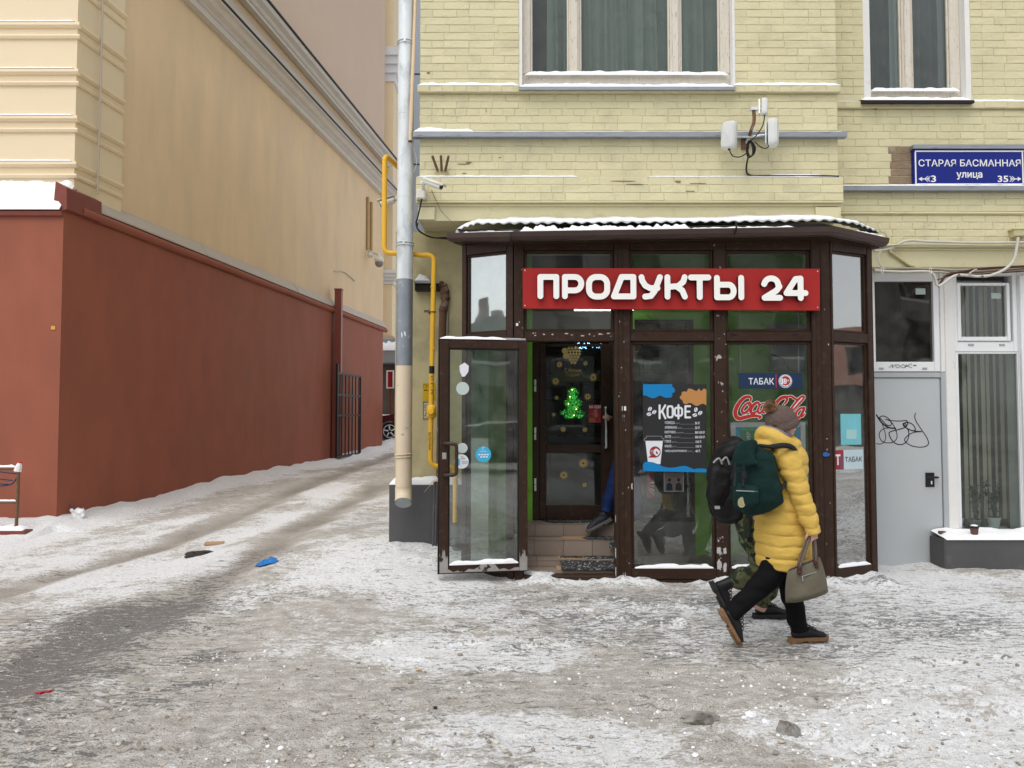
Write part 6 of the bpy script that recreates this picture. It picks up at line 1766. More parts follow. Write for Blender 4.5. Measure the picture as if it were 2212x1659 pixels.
fused(body, .0075, 'body', M['skin'], mn, 3); eyes(P2, r2_, mn)
q = MB()
loft(q, [D(1630, 1132), D(1636, 1095), D(1650, 1050), D(1664, 1000), D(1672, 972), D(1678, 955)], [(.175, .14), (.18, .14), (.175, .13), (.205, .135), (.20, .11), (.10, .09)], n=24, sub=8, disp=wrk(.02, 31))
for a_, b_, c_ in ((ms, me_, mw), (ms2, me2, mw2)): loft(q, [a_, b_, b_.lerp(c_, .85)], [.075, .062, .048], n=16, disp=wrk(.014, 33))
fused(q, .008, 'jacket', M['jacket'], mn, 2)
q = MB(); q.ell(mh + Vector((-.01, 0, .035)), (.108, .09, .10), 20, 12); q.build('knit_cap', M['jacket'], mn, smooth=True)
q = MB()
loft(q, [D(1612, 1108, -.08), D(1620, 1150, -.09), D(1640, 1200, -.10), D(1657, 1228, -.10), D(1630, 1243, -.10), D(1603, 1252, -.10), D(1592, 1255, -.10), D(1578, 1257, -.10)], [(.105, .10), (.10, .098), (.088, .090), (.080, .082), (.085, .088), (.085, .088), (.070, .072), (.050, .050)], n=28, sub=8, disp=wrk(.03, 41))
loft(q, [D(1640, 1108, .08), D(1664, 1165, .08), D(1678, 1215, .08), D(1662, 1265, .07), D(1650, 1292, .07), D(1643, 1310, .07)], [(.105, .10), (.10, .098), (.085, .085), (.080, .080), (.068, .068), (.050, .050)], n=28, sub=8, disp=wrk(.02, 43))
loft(q, [D(1632, 1135), D(1634, 1105), D(1640, 1075)], [(.17, .13), (.17, .13), (.15, .11)], n=20)
fused(q, .0075, 'trousers', M['camo'], mn, 2)
zf = gz(D(1660, 1338).x, MY + .07)
fh = D(1631, 1338, .07); fh.z = zf
make_boot(mn, bootm(fh, (1, 0, .01), (0, 0, 1)), M['bootblack'], M['soledark'], shaft=.26, lean=(.05, 0))
fx = Vector((.42, 0, -.907))
b2 = D(1534, 1263, -.10)
make_boot(mn, bootm(b2 - fx * .0, fx, (.907, 0, .42)), M['bootblack'], M['soledark'], shaft=.31, lean=(.03, 0))
bpk = thing('rucksack', 'bulging black nylon rucksack on the person in camouflage trousers', 'backpack', D(1580, 1040, -.1))
q = MB()
loft(q, [D(1592, 1124), D(1588, 1112), D(1578, 1075), D(1574, 1030), D(1584, 990), D(1600, 968), D(1610, 960)], [(.10, .10), (.16, .165), (.18, .18), (.18, .17), (.17, .15), (.13, .12), (.05, .05)], n=36, sub=8, disp=wrk(.03, 51), ex=2.5)
fused(q, .0075, 'main_bag', M['packblack'], bpk, 2)
q = MB(); loft(q, [D(1556, 1090, -.12), D(1553, 1060, -.15), D(1556, 1020, -.14), D(1564, 1000, -.10)], [(.04, .06), (.05, .085), (.05, .08), (.02, .05)], n=20, sub=6, ex=3, disp=wrk(.015, 53)); fused(q, .0075, 'side_pocket', M['packblack'], bpk, 2)
q = MB(); loft(q, [D(1560, 992, -.10), D(1575, 978, -.12), D(1600, 966, -.1)], [(.04, .05), (.06, .06), (.04, .04)], n=16, sub=6, disp=wrk(.012, 55)); fused(q, .0075, 'lid', M['packblack'], bpk, 2)
for pts in ([(1541, 1000), (1553, 990), (1560, 1003)], [(1560, 996), (1569, 988), (1576, 1004)]):
    q = MB(); q.tube(catmull([D(x, y, -.175) for x, y in pts], 4), .008, 6); q.build('compression_strap', M['zip'], bpk, smooth=True)
q = MB(); q.tube([D(1619, 1105, -.2), D(1620, 1140, -.2), D(1619, 1160, -.2)], .010, 6); q.build('hip_strap', M['strap'], bpk)
q = MB(); c_ = D(1619.5, 1166, -.2); q.box(c_.x - .02, c_.x + .02, c_.y - .008, c_.y + .008, c_.z - .018, c_.z + .02); q.build('buckle', M['black'], bpk)
q = MB(); q.tube(catmull([D(1612, 968, -.02), D(1622, 958, -.02), D(1636, 962, -.02)], 5), .009, 6); q.build('grab_handle', M['strap'], bpk, smooth=True)
q = MB(); c_ = D(1549, 1096, -.16); q.box(c_.x - .02, c_.x + .02, c_.y - .01, c_.y - .004, c_.z - .012, c_.z + .012); q.build('logo_patch', M['postergrey'], bpk)

# ---------------------------------------------------------------- someone going in at the inner door
EY = 7.99
Q = lambda px, py, dy=0.0: at(px, py, EY + dy)
en = thing('person', 'person in blue jeans and dark jacket at the inner door, mostly hidden by the frame', 'person', (Q(1360, 1120).x, EY, tiers[2][1]))
body = MB(); eh = Q(1362, 752)
loft(body, [Q(1352, 955), Q(1353, 925), Q(1356, 880), Q(1358, 830), Q(1360, 800), Q(1361, 785)], [(.15, .11), (.16, .12), (.14, .10), (.18, .12), (.18, .10), (.08, .07)], n=20)
loft(body, [Q(1361, 795), Q(1361, 778), Q(1362, 760)], [.065, .058, .06], n=14)
P3, r3_ = add_head(body, eh, (-1, -.05, 0), 1.0)
el_ = [Q(1352, 948, -.08), Q(1334, 1022, -.09), Q(1311, 1098, -.06)]; er_ = [Q(1358, 948, .08), Q(1368, 1040, .05), Q(1378, 1108, .03)]
legs(body, el_, er_, [.085, .055, .042], [.085, .055, .042])
es, ee, ew = Q(1352, 808, -.16), Q(1332, 862, -.14), Q(1317, 893, .02)
loft(body, [es, ee, ew], [.055, .045, .032], n=12); add_hand(body, ew, Q(1308, 908, .06) - ew, (-.3, .9, 0), .95, 55)
es2, ee2, ew2 = Q(1366, 808, .10), Q(1380, 870, .10), Q(1372, 915, .08)
loft(body, [es2, ee2, ew2], [.055, .045, .032], n=12); add_hand(body, ew2, ew2 - ee2, (-1, 0, 0), .95, 30)
fused(body, .0078, 'body', M['skin'], en, 3); eyes(P3, r3_, en)
q = MB()
loft(q, [Q(1352, 965), Q(1353, 925), Q(1356, 880), Q(1358, 830), Q(1360, 802), Q(1361, 785)], [(.165, .14), (.17, .14), (.165, .13), (.19, .135), (.185, .11), (.10, .09)], n=24, sub=8, disp=wrk(.02, 61))
loft(q, [es, ee, ew.lerp(ee, .08)], [.078, .066, .05], n=16, disp=wrk(.014, 63)); loft(q, [es2, ee2, ew2], [.075, .064, .05], n=16, disp=wrk(.014, 64))
fused(q, .008, 'jacket', M['jacket'], en, 2)
q = MB()
loft(q, [Q(1352, 945, -.075), Q(1346, 985, -.09), Q(1334, 1022, -.09), Q(1322, 1062, -.075), Q(1309, 1104, -.06)], [(.095, .10), (.088, .092), (.072, .074), (.066, .068), (.058, .062)], n=24, sub=8, disp=wrk(.016, 71))
loft(q, [Q(1358, 945, .07), Q(1364, 1000, .06), Q(1368, 1040, .05), Q(1378, 1112, .03)], [(.095, .10), (.088, .092), (.072, .074), (.058, .062)], n=24, sub=8, disp=wrk(.016, 73))
loft(q, [Q(1354, 970), Q(1354, 940), Q(1355, 920)], [(.15, .12), (.155, .13), (.14, .12)], n=20)
fused(q, .0075, 'jeans', M['jeans'], en, 2)
q = MB(); q.ell(eh + Vector((.012, 0, .035)), (.105, .086, .092), 20, 12); q.build('hair', M['hair'], en, smooth=True)
fx = Vector((-.86, -.25, -.42)).normalized()
make_boot(en, bootm(Q(1318, 1126, -.07), fx, Vector((-.42, 0, .9))), pm('grey_trainer', (.035, .037, .045), .6, var=.3, vs=14), pm('pale_sole', (.14, .135, .13), .7), ln=.27, shaft=.06)
fh = Q(1392, 1118, .03); fh.z = tiers[2][1]
make_boot(en, bootm(fh, (-1, 0, 0), (0, 0, 1)), M['bootblack'], M['soledark'], shaft=.06)
# ================================================================ SIGNS AND LETTERING
def outl(pts, f, Y): return [((lambda p: (p.x, p.z))(at(*f(x, y), Y))) for x, y in pts]
YS = YB - .075
ss_ = thing('shop_sign', 'long red board with raised white letters across the top of the shop bay', 'sign', at(1450, 625, YS))
q = MB(); p = [at(1129, 579, YS), at(1771, 580.5, YS), at(1771, 670.5, YS), at(1129.5, 666, YS)]
q.add([tuple(v) for v in p] + [(v.x, v.y + .05, v.z) for v in p], [(0, 1, 2, 3), (7, 6, 5, 4), (0, 4, 5, 1), (1, 5, 6, 2), (2, 6, 7, 3), (3, 7, 4, 0)])
q.build('board', M['signred'], ss_)
for px, py in ((1134, 584), (1766, 586), (1766, 664), (1134, 660)):
    q = MB(); c_ = at(px, py, YS); q.tube([c_, c_ + Vector((0, -.004, 0))], .006, 8); q.build('screw', M['galv'], ss_)
def arc(cx, cy, rx, ry, a0, a1, n=14): return [(cx + rx * math.cos(R(a0 + (a1 - a0) * i / n)), cy + ry * math.sin(R(a0 + (a1 - a0) * i / n))) for i in range(n + 1)]
hwL = .115
lo, hi_ = hwL, 1 - hwL
def LET(ch, w_):
    r = w_ - hwL; l = hwL
    if ch == 'П': return [[(l, lo), (l, hi_), (r, hi_), (r, lo)]]
    if ch == 'Р': return [[(l, lo), (l, hi_)] + arc(r - .26, .615, .26, .27, 90, -90) + [(l, .345)]]
    if ch == 'О': return [[(l, .5 + .12)] + arc(l + .28, hi_ - .28, .28, .28, 180, 90) + arc(r - .28, hi_ - .28, .28, .28, 90, 0) + arc(r - .28, lo + .28, .28, .28, 0, -90) + arc(l + .28, lo + .28, .28, .28, 270, 180) + [(l, .62)]]
    if ch == 'Д': return [[(l - .02, lo), (.40, hi_), (r, hi_), (r, lo), (l - .02, lo)]]
    if ch == 'У': return [[(l, hi_), (l + .03, .74), (l + .15, .55), (l + .34, .45), (r - .10, .45)], [(r, hi_), (r - .22, .32), (r - .36, .14), (l + .14, lo)]]
    if ch == 'К': return [[(l, lo), (l, hi_)], [(r, hi_), (r - .06, .70), (r - .26, .53), (l, .5)], [(r - .30, .5), (r - .10, .36), (r, lo)]]
    if ch == 'Т': return [[(l - .01, hi_), (r + .01, hi_)], [((l + r) / 2, hi_), ((l + r) / 2, lo)]]
    if ch == 'Ы': return [[(l, hi_), (l, lo), (r - .50, lo)] + arc(r - .50, .365, .20, .25, -90, 90) + [(l, .615)], [(r, hi_), (r, lo)]]
    if ch == '2': return [[(l - .01, .66)] + arc(l + .27, .64, .27, .245, 165, 0) + [(r, .56), (r - .12, .40), (l, lo), (r + .02, lo)]]
    if ch == '4': return [[(r + .03, .31), (l - .02, .31), (.46, hi_ - .02), (r - .16, hi_), (r - .16, lo)]]
lets = [('П', 1161, 1208, 592, 646), ('Р', 1214, 1262, 592, 646), ('О', 1266, 1318, 592, 647), ('Д', 1321, 1374.5, 592, 646.5), ('У', 1379.5, 1432, 592.5, 647), ('К', 1435.5, 1485.5, 592.5, 647), ('Т', 1487, 1536, 593, 648),
        ('Ы', 1542.5, 1607.5, 594, 648.5), ('2', 1645, 1690, 595, 649.5), ('4', 1693.5, 1744.5, 595.5, 650)]
YF = YS - .055
for ch, x0, x1, y0, y1 in lets:
    X0, X1, Z0, Z1 = ax(x0, YF, 620), ax(x1, YF, 620), az(y1, YF), az(y0, YF)
    hgt_ = Z1 - Z0; w_ = (X1 - X0) / hgt_
    mb = ms_mesh(sd_strokes(LET(ch, w_), hwL), -.08, w_ + .08, -.06, 1.06, .03, lambda x, y, d, X0=X0, Z0=Z0, k=hgt_: (X0 + x * k, YF + d, Z0 + y * k), .054, mside=1)
    mb.build('letter', [M['letterwhite'], M['black']], ss_, fix=False)
# street sign
YG = YL - .06
st = thing('street_sign', 'dark blue street name sign with white lettering on the brick wall above the cables', 'sign', at(2093, 360, YG))
MB().pbox(1974, 2213.5, 321, 400, YG, .05).build('board', M['signblue'], st)
MB().pbox(1973, 2214.5, 312, 320.6, YG - .02, .08).build('cap', M['greyledge'], st)
q = MB(); yb_ = YG - .0015
for a in ((1976.5, 2211, 325, 328), (1976.5, 2211, 396.2, 399), (1976.5, 1979.5, 328.2, 396), (2208, 2211, 328.2, 396)): q.pbox(a[0], a[1], a[2], a[3], yb_, .001)
q.build('border', M['signwhite'], st)
plt('СТАРАЯ БАСМАННАЯ', 1984, 2204.5, 344.5, 359.5, YG, M['signwhite'], st, bold=.01)
plt('улица', 2066, 2122, 372, 388, YG, M['signwhite'], st, bold=.02)
plt('3', 2011.5, 2022, 379, 393.5, YG, M['signwhite'], st, bold=.02); plt('35', 2155, 2178, 379.5, 393.5, YG, M['signwhite'], st, bold=.02)
for x0, sg in ((1984, 1), (2206.5, -1)):
    q = MB(); P_ = lambda dx, dy: (lambda p: (p.x, p.z))(at(x0 + sg * dx, 386.5 + dy, yb_))
    q.plate([P_(0, 0), P_(8, -4.5), P_(8, 4.5)], yb_, .001); q.plate([P_(8.2, -1), P_(24, -1), P_(24, 1), P_(8.2, 1)], yb_, .001)
    for dx in (14, 19):
        for e in (-1, 1): q.plate([P_(dx, 1.2 * e), P_(dx + 5.5, 6 * e), P_(dx + 7.5, 6 * e), P_(dx + 2, 1.2 * e)], yb_, .001)
    q.build('arrow', M['signwhite'], st)
# coffee poster
YC = YB + .040
cp = thing('coffee_poster', 'black coffee price poster with blue and orange blots stuck inside the middle pane', 'poster', at(1457, 925, YC))
fa = lambda x, y: (1344.1 + .16535 * x, 795.5 + .16535 * y)
def lay(pts, mt, nm, lv, par=cp, f=fa, Y=YC): q = MB(); q.plate(outl(pts, f, Y), Y - .0008 * lv, .0006); return q.build(nm, mt, par)
lay([(270, 207), (1100, 209), (1102, 1362), (270, 1345)], M['blackposter'], 'sheet', 0)
lay([(271, 208), (655, 208), (650, 235), (672, 255), (690, 285), (690, 305), (650, 330), (655, 355), (642, 380), (580, 387), (535, 374), (505, 358), (475, 360), (440, 384), (395, 392), (350, 376), (310, 356), (271, 352)], M['posterblue'], 'blot', 1)
lay([(750, 382), (760, 362), (778, 345), (776, 318), (795, 303), (850, 305), (852, 280), (868, 264), (910, 272), (950, 292), (970, 300), (990, 280), (1005, 262), (1016, 285), (1030, 300), (1045, 285), (1070, 263), (1099, 282), (1099, 485), (1060, 462), (1030, 468), (980, 492), (955, 488), (925, 470), (905, 455), (870, 452), (845, 466), (815, 468), (795, 450), (785, 415), (765, 405)], M['posterorange'], 'blot', 1)
lay([(303, 950), (530, 950), (498, 1255), (335, 1228)], M['posterwhite'], 'cup', 1)
lay([(285, 948), (286, 916), (313, 910), (316, 884), (519, 886), (523, 914), (545, 918), (544, 948)], M['postergrey'], 'lid_outline', 1)
lay([(290, 944), (291, 920), (317, 915), (320, 889), (515, 890), (519, 918), (540, 922), (539, 944)], M['blackposter'], 'lid', 2)
lay([(430 + 73 * math.cos(t), 1093 + 73 * math.sin(t)) for t in np.linspace(0, 6.28, 25)[:-1]], M['posterred'], 'badge', 2)
lay([(375, 1135), (338, 1166), (440, 1166)], M['posterred'], 'badge_tail', 3)
text_mesh('КО', (ax(fa(370, 0)[0], YC), ax(fa(412, 0)[0], YC), az(fa(0, 1098)[1], YC), az(fa(0, 1066)[1], YC)), YC - .0032, M['posterwhite'], 'lettering', cp)
text_mesh('С СО', (ax(fa(372, 0)[0], YC), ax(fa(470, 0)[0], YC), az(fa(0, 1136)[1], YC), az(fa(0, 1110)[1], YC)), YC - .0032, M['postergrey'], 'lettering', cp)
lay([(415, 1065), (440, 1045), (462, 1058), (480, 1072), (496, 1092), (480, 1120), (462, 1140), (445, 1148), (425, 1128), (405, 1105)], M['posterwhite'], 'torn_spot', 5)
lay([(436, 1086), (450, 1084), (466, 1112), (458, 1124), (442, 1112)], M['blackposter'], 'bean', 6)
lay([(271, 1256), (285, 1235), (310, 1223), (350, 1221), (410, 1230), (450, 1246), (500, 1270), (560, 1292), (620, 1300), (690, 1296), (750, 1282), (800, 1276), (840, 1280), (890, 1300), (930, 1318), (1000, 1308), (1050, 1310), (1101, 1316), (1101, 1361), (284, 1344), (271, 1320)], M['posterblue'], 'wave', 2)
def ct_(body, x0, x1, y0, y1, mt=None, bold=.0): text_mesh(body, (ax(fa(x0, 0)[0], YC, 930), ax(fa(x1, 0)[0], YC, 930), az(fa(0, y1)[1], YC), az(fa(0, y0)[1], YC)), YC - .0012, mt or M['posterwhite'], 'lettering', cp, bold=bold)
KF = {'К': (0, 98, [[(12, 0), (12, 170)], [(86, 170), (44, 96), (12, 66)], [(44, 96), (88, 0)]]), 'О': (104, 196, [[(12, 40), (12, 130), (22, 154), (46, 158), (70, 154), (80, 130), (80, 40), (70, 16), (46, 12), (22, 16), (12, 40)]]),
      'Ф': (198, 318, [[(60, -2), (60, 172)], [(60, 140), (26, 136), (12, 116), (12, 56), (26, 36), (60, 32)], [(60, 140), (94, 136), (108, 116), (108, 56), (94, 36), (60, 32)]]), 'Е': (335, 415, [[(74, 158), (14, 158), (14, 12), (76, 12)], [(14, 88), (66, 88)]])}
for ch, (o0, o1, st) in KF.items():
    ms_mesh(sd_strokes(st, 13), -16, o1 - o0 + 16, -18, 190, 4, (lambda o0: lambda x, y, d: (lambda p: (p.x, YC - .0012 + d, p.z))(at(*fa(476 + o0 + x, 654 - y), YC)))(o0), .0006).build('lettering', M['posterwhite'], cp, fix=False)
for i, (nm, xe, ml, mx0, mx1, dx, pr, p0, p1) in enumerate([('ЭСПРЕССО', 686, '60 МЛ.', 698, 750, 758, '50 Р.', 952, 1018), ('АМЕРИКАНО', 713, '350 МЛ.', 722, 785, 790, '50 Р.', 952, 1018), ('КАПУЧИНО', 696, '250/350 МЛ.', 706, 810, 820, '80/100 Р.', 952, 1085), ('ЛАТТЕ', 637, '250/350 МЛ.', 647, 750, 758, '80/100 Р.', 952, 1085),
                                                         ('ГЛЯСЕ', 637, '350 МЛ.', 648, 710, 718, '100 Р.', 958, 1037), ('КАКАО', 641, '350 МЛ.', 650, 710, 718, '100 Р.', 958, 1037), ('ЧАЙ В АССОРТИМЕНТЕ', 840, '350 МЛ.', 850, 913, 920, '40 Р.', 954, 1020)]):
    yc = 713 + i * 60.8
    ct_(nm, 555, xe, yc - 18, yc + 16, bold=.012); ct_(ml, mx0, mx1, yc - 2, yc + 15, M['postergrey']); ct_(pr, p0, p1, yc - 14, yc + 21, bold=.012)
    q = MB(); nd = int((948 - dx) / 9)
    for k in range(nd):
        a, b_ = fa(dx + k * 9, yc + 15), fa(dx + k * 9 + 5, yc + 19); q.pbox(a[0], b_[0], a[1], b_[1], YC - .0014, .001)
    stuff(q.build('dotted_line', M['postergrey'], cp))
for bx_, by, an in ((362, 532, -75), (418, 572, 115), (350, 600, 150), (962, 542, -105), (1018, 584, 115), (948, 612, 150)):
    for s_ in (-1, 1):
        P_ = []
        for k in range(11):
            t = math.pi * k / 10; u, v = 30 * math.cos(t), s_ * (3.5 + 19 * math.sin(t)) + 4 * math.sin(2 * t)
            c_, n_ = math.cos(R(an)), math.sin(R(an)); P_.append((bx_ + u * c_ - v * n_, by + u * n_ + v * c_))
        lay(P_, M['posterwhite'], 'bean', 1)
# tobacco strip with the age mark
tb = thing('tobacco_sticker', 'navy tobacco strip sticker with a round age mark on the right pane', 'sticker', at(1664, 822, YC))
q = MB(); q.plate(outl([(1595, 806), (1733, 805.5), (1734, 840), (1597, 839)], lambda x, y: (x, y), YC), YC, .0006); q.build('strip', M['navy'], tb)
plt('ТАБАК', 1617, 1672, 816.5, 830.5, YC, M['posterwhite'], tb, bold=.012)
MB().pbox(1675.5, 1677.5, 808, 838, YC - .0012, .0008).build('divider', M['colared'], tb)
def disc(px, py, r, mt, nm, par, Y, lv, n=28):
    c_ = at(px, py, Y); k = r * Y / F; q = MB(); q.plate([(c_.x + k * math.cos(t), c_.z + k * math.sin(t)) for t in np.linspace(0, 2 * math.pi, n + 1)[:-1]], Y - .0008 * lv, .0006); return q.build(nm, mt, par)
disc(1696.5, 823.5, 14.6, M['posterwhite'], 'mark', tb, YC, 1); disc(1696.5, 823.5, 13.2, M['navy'], 'mark_ring', tb, YC, 2); disc(1696.5, 823.5, 12.6, M['posterwhite'], 'mark', tb, YC, 3); disc(1696.5, 822.5, 10.2, M['colared'], 'mark_centre', tb, YC, 4)
for ch, x0, x1, y0, y1 in (('1', 1689, 1692.6, 829.5, 817.5), ('8', 1693.2, 1700.4, 829.5, 817.5), ('+', 1701, 1705.2, 824.5, 820)): text_mesh(ch, (ax(x0, YC), ax(x1, YC), az(y0, YC), az(y1, YC)), YC - .0045, M['posterwhite'], 'lettering', tb, bold=.02)
for k, ch in enumerate('ЗАПРЕЩЕНА'):
    t = R(-165 + 150 * k / 8); c_ = at(1696.5 + 12.2 * math.cos(t), 823.5 - 12.2 * math.sin(t), YC)
    m4 = Matrix.Translation((c_.x, YC - .0036, c_.z)) @ Matrix.Rotation(-(t + math.pi / 2), 4, 'Y')
    text_mesh(ch, (-.0055, .0055, -.0065, .0065), 0, M['black'], 'lettering', tb, M4=m4, bold=.01)
# red script logo
lg = thing('script_logo', 'big red cursive drink logo on the right pane above the silver frame', 'sticker', at(1662, 882, YC))
fe = lambda x, y: (1580 + .0992 * x, 768 + .0992 * y)
def cm2(p, k=6): return [(v.x, v.y) for v in catmull([Vector((a, b_, 0)) for a, b_ in p], k)]
def taper(p, w0, w1, w2, k=6):
    c_ = cm2(p, k); n = len(c_); out = []
    for i in range(n - 1):
        t = i / (n - 1); out.append(([c_[i], c_[i + 1]], w0 + (w1 - w0) * math.sin(math.pi * t) if t < .5 else w2 + (w1 - w2) * math.sin(math.pi * t)))
    return out
LS = []
LS += taper([(415, 985), (425, 925), (375, 895), (270, 925), (150, 1060), (85, 1210), (100, 1320), (170, 1372), (280, 1350), (420, 1318), (540, 1312), (640, 1335), (600, 1372)], 14, 36, 12)
LS += taper([(395, 1020), (310, 1060), (235, 1170), (245, 1240), (310, 1240), (390, 1160), (425, 1070), (395, 1020)], 16, 24, 14) + taper([(410, 1040), (370, 1080), (430, 1100), (480, 1080)], 8, 10, 8)
LS += taper([(590, 1075), (600, 1035), (540, 1030), (455, 1110), (420, 1210), (460, 1258), (540, 1220), (610, 1150)], 12, 28, 8)
LS += taper([(700, 1040), (630, 1070), (580, 1170), (590, 1245), (650, 1240), (700, 1160), (740, 1050), (690, 1200), (710, 1255), (780, 1200)], 12, 22, 8)
LS += taper([(860, 1180), (900, 1150), (960, 1130)], 12, 16, 10)
LS += taper([(1120, 1080), (1180, 1020), (1215, 940), (1170, 900), (1060, 945), (960, 1060), (910, 1180), (930, 1290), (1010, 1330)], 10, 30, 14) + taper([(1190, 900), (1290, 885), (1370, 930), (1440, 965), (1500, 930)], 12, 20, 10)
LS += taper([(1180, 1170), (1120, 1200), (1080, 1290), (1120, 1330), (1180, 1290), (1230, 1200), (1180, 1170)], 14, 20, 12)
LS += taper([(1330, 1205), (1290, 1180), (1380, 1050), (1490, 920), (1565, 885), (1575, 930), (1500, 1020), (1390, 1140), (1320, 1200)], 20, 18, 14)
LS += taper([(1590, 1140), (1500, 1150), (1415, 1240), (1410, 1330), (1470, 1350), (1540, 1260), (1590, 1140), (1535, 1270), (1545, 1330), (1605, 1260)], 16, 24, 8)
def to_e(Y): return lambda x, y, d: (lambda p: (p.x, Y + d, p.z))(at(*fe(x, y), Y))
ms_mesh(sd_strokes([(s_[0], s_[1] * 1.25 + 9) for s_ in LS], 1), 20, 1660, 850, 1420, 13, to_e(YC - .0004), .0004).build('outline', M['silver'], lg, fix=False)
ms_mesh(sd_strokes([(s_[0], s_[1] * 1.25) for s_ in LS], 1), 20, 1660, 850, 1420, 11, to_e(YC - .0014), .0006).build('script', M['colared'], lg, fix=False)
# silver framed poster on the green wall
YR = YB + .053
sf = thing('framed_poster', 'silver snap-frame poster with a green carton behind the right pane', 'poster', at(1662, 980, YR))
MB().ring(ax(1578, YR), ax(1740, YR), az(1080, YR), az(912, YR), YR, YR + .03, .05).build('frame', M['silver'], sf)
MB().box(ax(1578, YR) + .045, ax(1740, YR) - .045, YR + .012, YR + .02, az(1080, YR) + .045, az(912, YR) - .045).build('sheet', M['skyblue'], sf)
q = MB(); q.pbox(1600, 1632, 930, 1010, YR + .008, .003); q.build('carton_print', pm('print_green', (.03, .30, .08), .5), sf); 
q = MB(); q.plate(outl([(1602, 930), (1606, 923), (1628, 923), (1632, 930)], lambda x, y: (x, y), YR + .008), YR + .008, .003); q.build('carton_print', pm('print_green_top', (.10, .45, .18), .5), sf)
m4 = Matrix.Translation((ax(1617, YR), YR + .0065, az(955, YR))) @ Matrix.Rotation(R(-90), 4, 'Y')
text_mesh('КЕФИР', (-.12, .10, -.022, .022), 0, M['posterwhite'], 'lettering', sf, M4=m4, bold=.02)
q = MB(); q.pbox(1636, 1720, 922, 990, YR + .010, .0012); q.build('sky_print', pm('print_teal', (.12, .42, .42), .5), sf)
# small posters low in the middle pane
YJ = YB + .12
sp_ = thing('small_poster', 'small pale poster showing two figures below the coffee poster', 'poster', at(1455, 1040, YJ))
MB().pbox(1434, 1477, 1016, 1062, YJ, .002).build('sheet', M['posterwhite'], sp_)
MB().pbox(1435.5, 1475.5, 1017, 1060.5, YJ - .001, .0008).build('print', pm('print_pinkgrey', (.38, .30, .28), .5), sp_)
text_mesh('ОТХОДЫ —', (ax(1437, YJ), ax(1465, YJ), az(1024.5, YJ), az(1019.5, YJ)), YJ - .0022, M['posterred'], 'lettering', sp_); text_mesh('В СЕРЫЙ!', (ax(1437, YJ), ax(1462, YJ), az(1030, YJ), az(1025.5, YJ)), YJ - .0022, M['posterred'], 'lettering', sp_)
for px, c_ in ((1446, M['navy']), (1466, M['blackposter'])):
    q = MB(); q.plate(outl([(px - 7, 1060), (px - 6, 1046), (px - 2, 1043), (px + 2, 1043), (px + 6, 1047), (px + 7, 1060)], lambda x, y: (x, y), YJ), YJ - .002, .0006); q.build('figure_print', c_, sp_); disc(px, 1039, 4, pm('print_face', (.42, .28, .2), .5), 'figure_print', sp_, YJ, 2); disc(px, 1036.5, 3.6, M['blackposter'], 'figure_print', sp_, YJ, 3)
for px0, px1, y0, y1, lb in ((1397, 1413, 1018, 1076, 'narrow red and yellow rayed poster low behind the middle pane'), (1364, 1371, 985, 1075, 'edge of a red poster beside the brown door post')):
    rpz = thing('rayed_poster', lb, 'poster', at((px0 + px1) / 2, (y0 + y1) / 2, YJ))
    MB().pbox(px0, px1, y0, y1, YJ, .002).build('sheet', M['posterred'], rpz)
    for k in range(4):
        q = MB(); q.plate(outl([(px0 + .3, y0 + 26 + k * 3), (px1 - .2, y0 + 22 + k * 9), (px1 - .2, y0 + 26 + k * 9)], lambda x, y: (x, y), YJ), YJ - .001, .0006); q.build('ray_print', pm('print_yellow', (.55, .40, .10), .5) if k % 2 else M['posterwhite'], rpz)
mbx = thing('meter_box', 'grey electrical box on the green wall above the tobacco strip', 'box', at(1703, 765, YK - .1))
MB().pbox(1670, 1739, 700, 800, YK - .14, .139, b=.006).build('cabinet', M['postergrey'], mbx)
MB().pbox(1681, 1737, 704, 797, YK - .150, .0095, b=.003).build('cabinet_door', M['postergrey'], mbx)
o = MB().tube(catmull([at(1665, 765, YK - .17), at(1690, 775, YK - .18), at(1705, 798, YK - .17), at(1722, 803, YK - .05)], 5), .006, 6).build('wire', M['black'], smooth=True); tag(o, 'black wire drooping over the grey electrical box inside the shop', 'wire')
for px in (1599, 1725):
    o = MB().tube([at(px, 620, YB + .15), at(px, 805, YB + .07)], .0035, 6).build('hanging_cord', M['cablewhite'], smooth=True); tag(o, 'thin white cord holding up the navy tobacco strip, ' + ('at its left end' if px < 1650 else 'at its right end'), 'cord')
# stickers on the right chamfer (local frame of that panel)
Rm, Rl = RcM[0], RcM[1]
ur = lambda px: (px - 1799) / 96 * Rl
def rbox(a, b_, y0, y1, lv, mt, nm, par): q = MB(); q.M = Rm; q.box(ur(a), ur(b_), .0385 - .001 * lv, .0392 - .001 * lv, az(y1, 7.42), az(y0, 7.42)); return q.build(nm, mt, par)
tt = thing('tobacco_sticker', 'pale tobacco sticker with a big T on the right angled pane beside the grey door', 'sticker', Rm @ Vector((.25, .03, 1.2)))
rbox(1808, 1869, 972, 1014, 0, pm('sticker_pale', (.50, .62, .66), .4), 'sheet', tt); rbox(1808, 1827, 972, 1014, 1, M['posterred'], 'red_block', tt); rbox(1818, 1827, 985, 1014, 2, pm('sticker_plum', (.20, .06, .10), .4), 'red_block', tt)
def rtext(body, a, b_, y0, y1, mt, bold=.0, lv=3): text_mesh(body, (ur(a), ur(b_), az(y1, 7.42), az(y0, 7.42)), .0385 - .001 * lv, mt, 'lettering', tt, M4=Rm, bold=bold)
rtext('Т', 1809, 1820, 981, 1004, M['posterwhite'], .03); rtext('ТАБАК', 1830, 1867, 987, 998, M['black'], .01, 1)
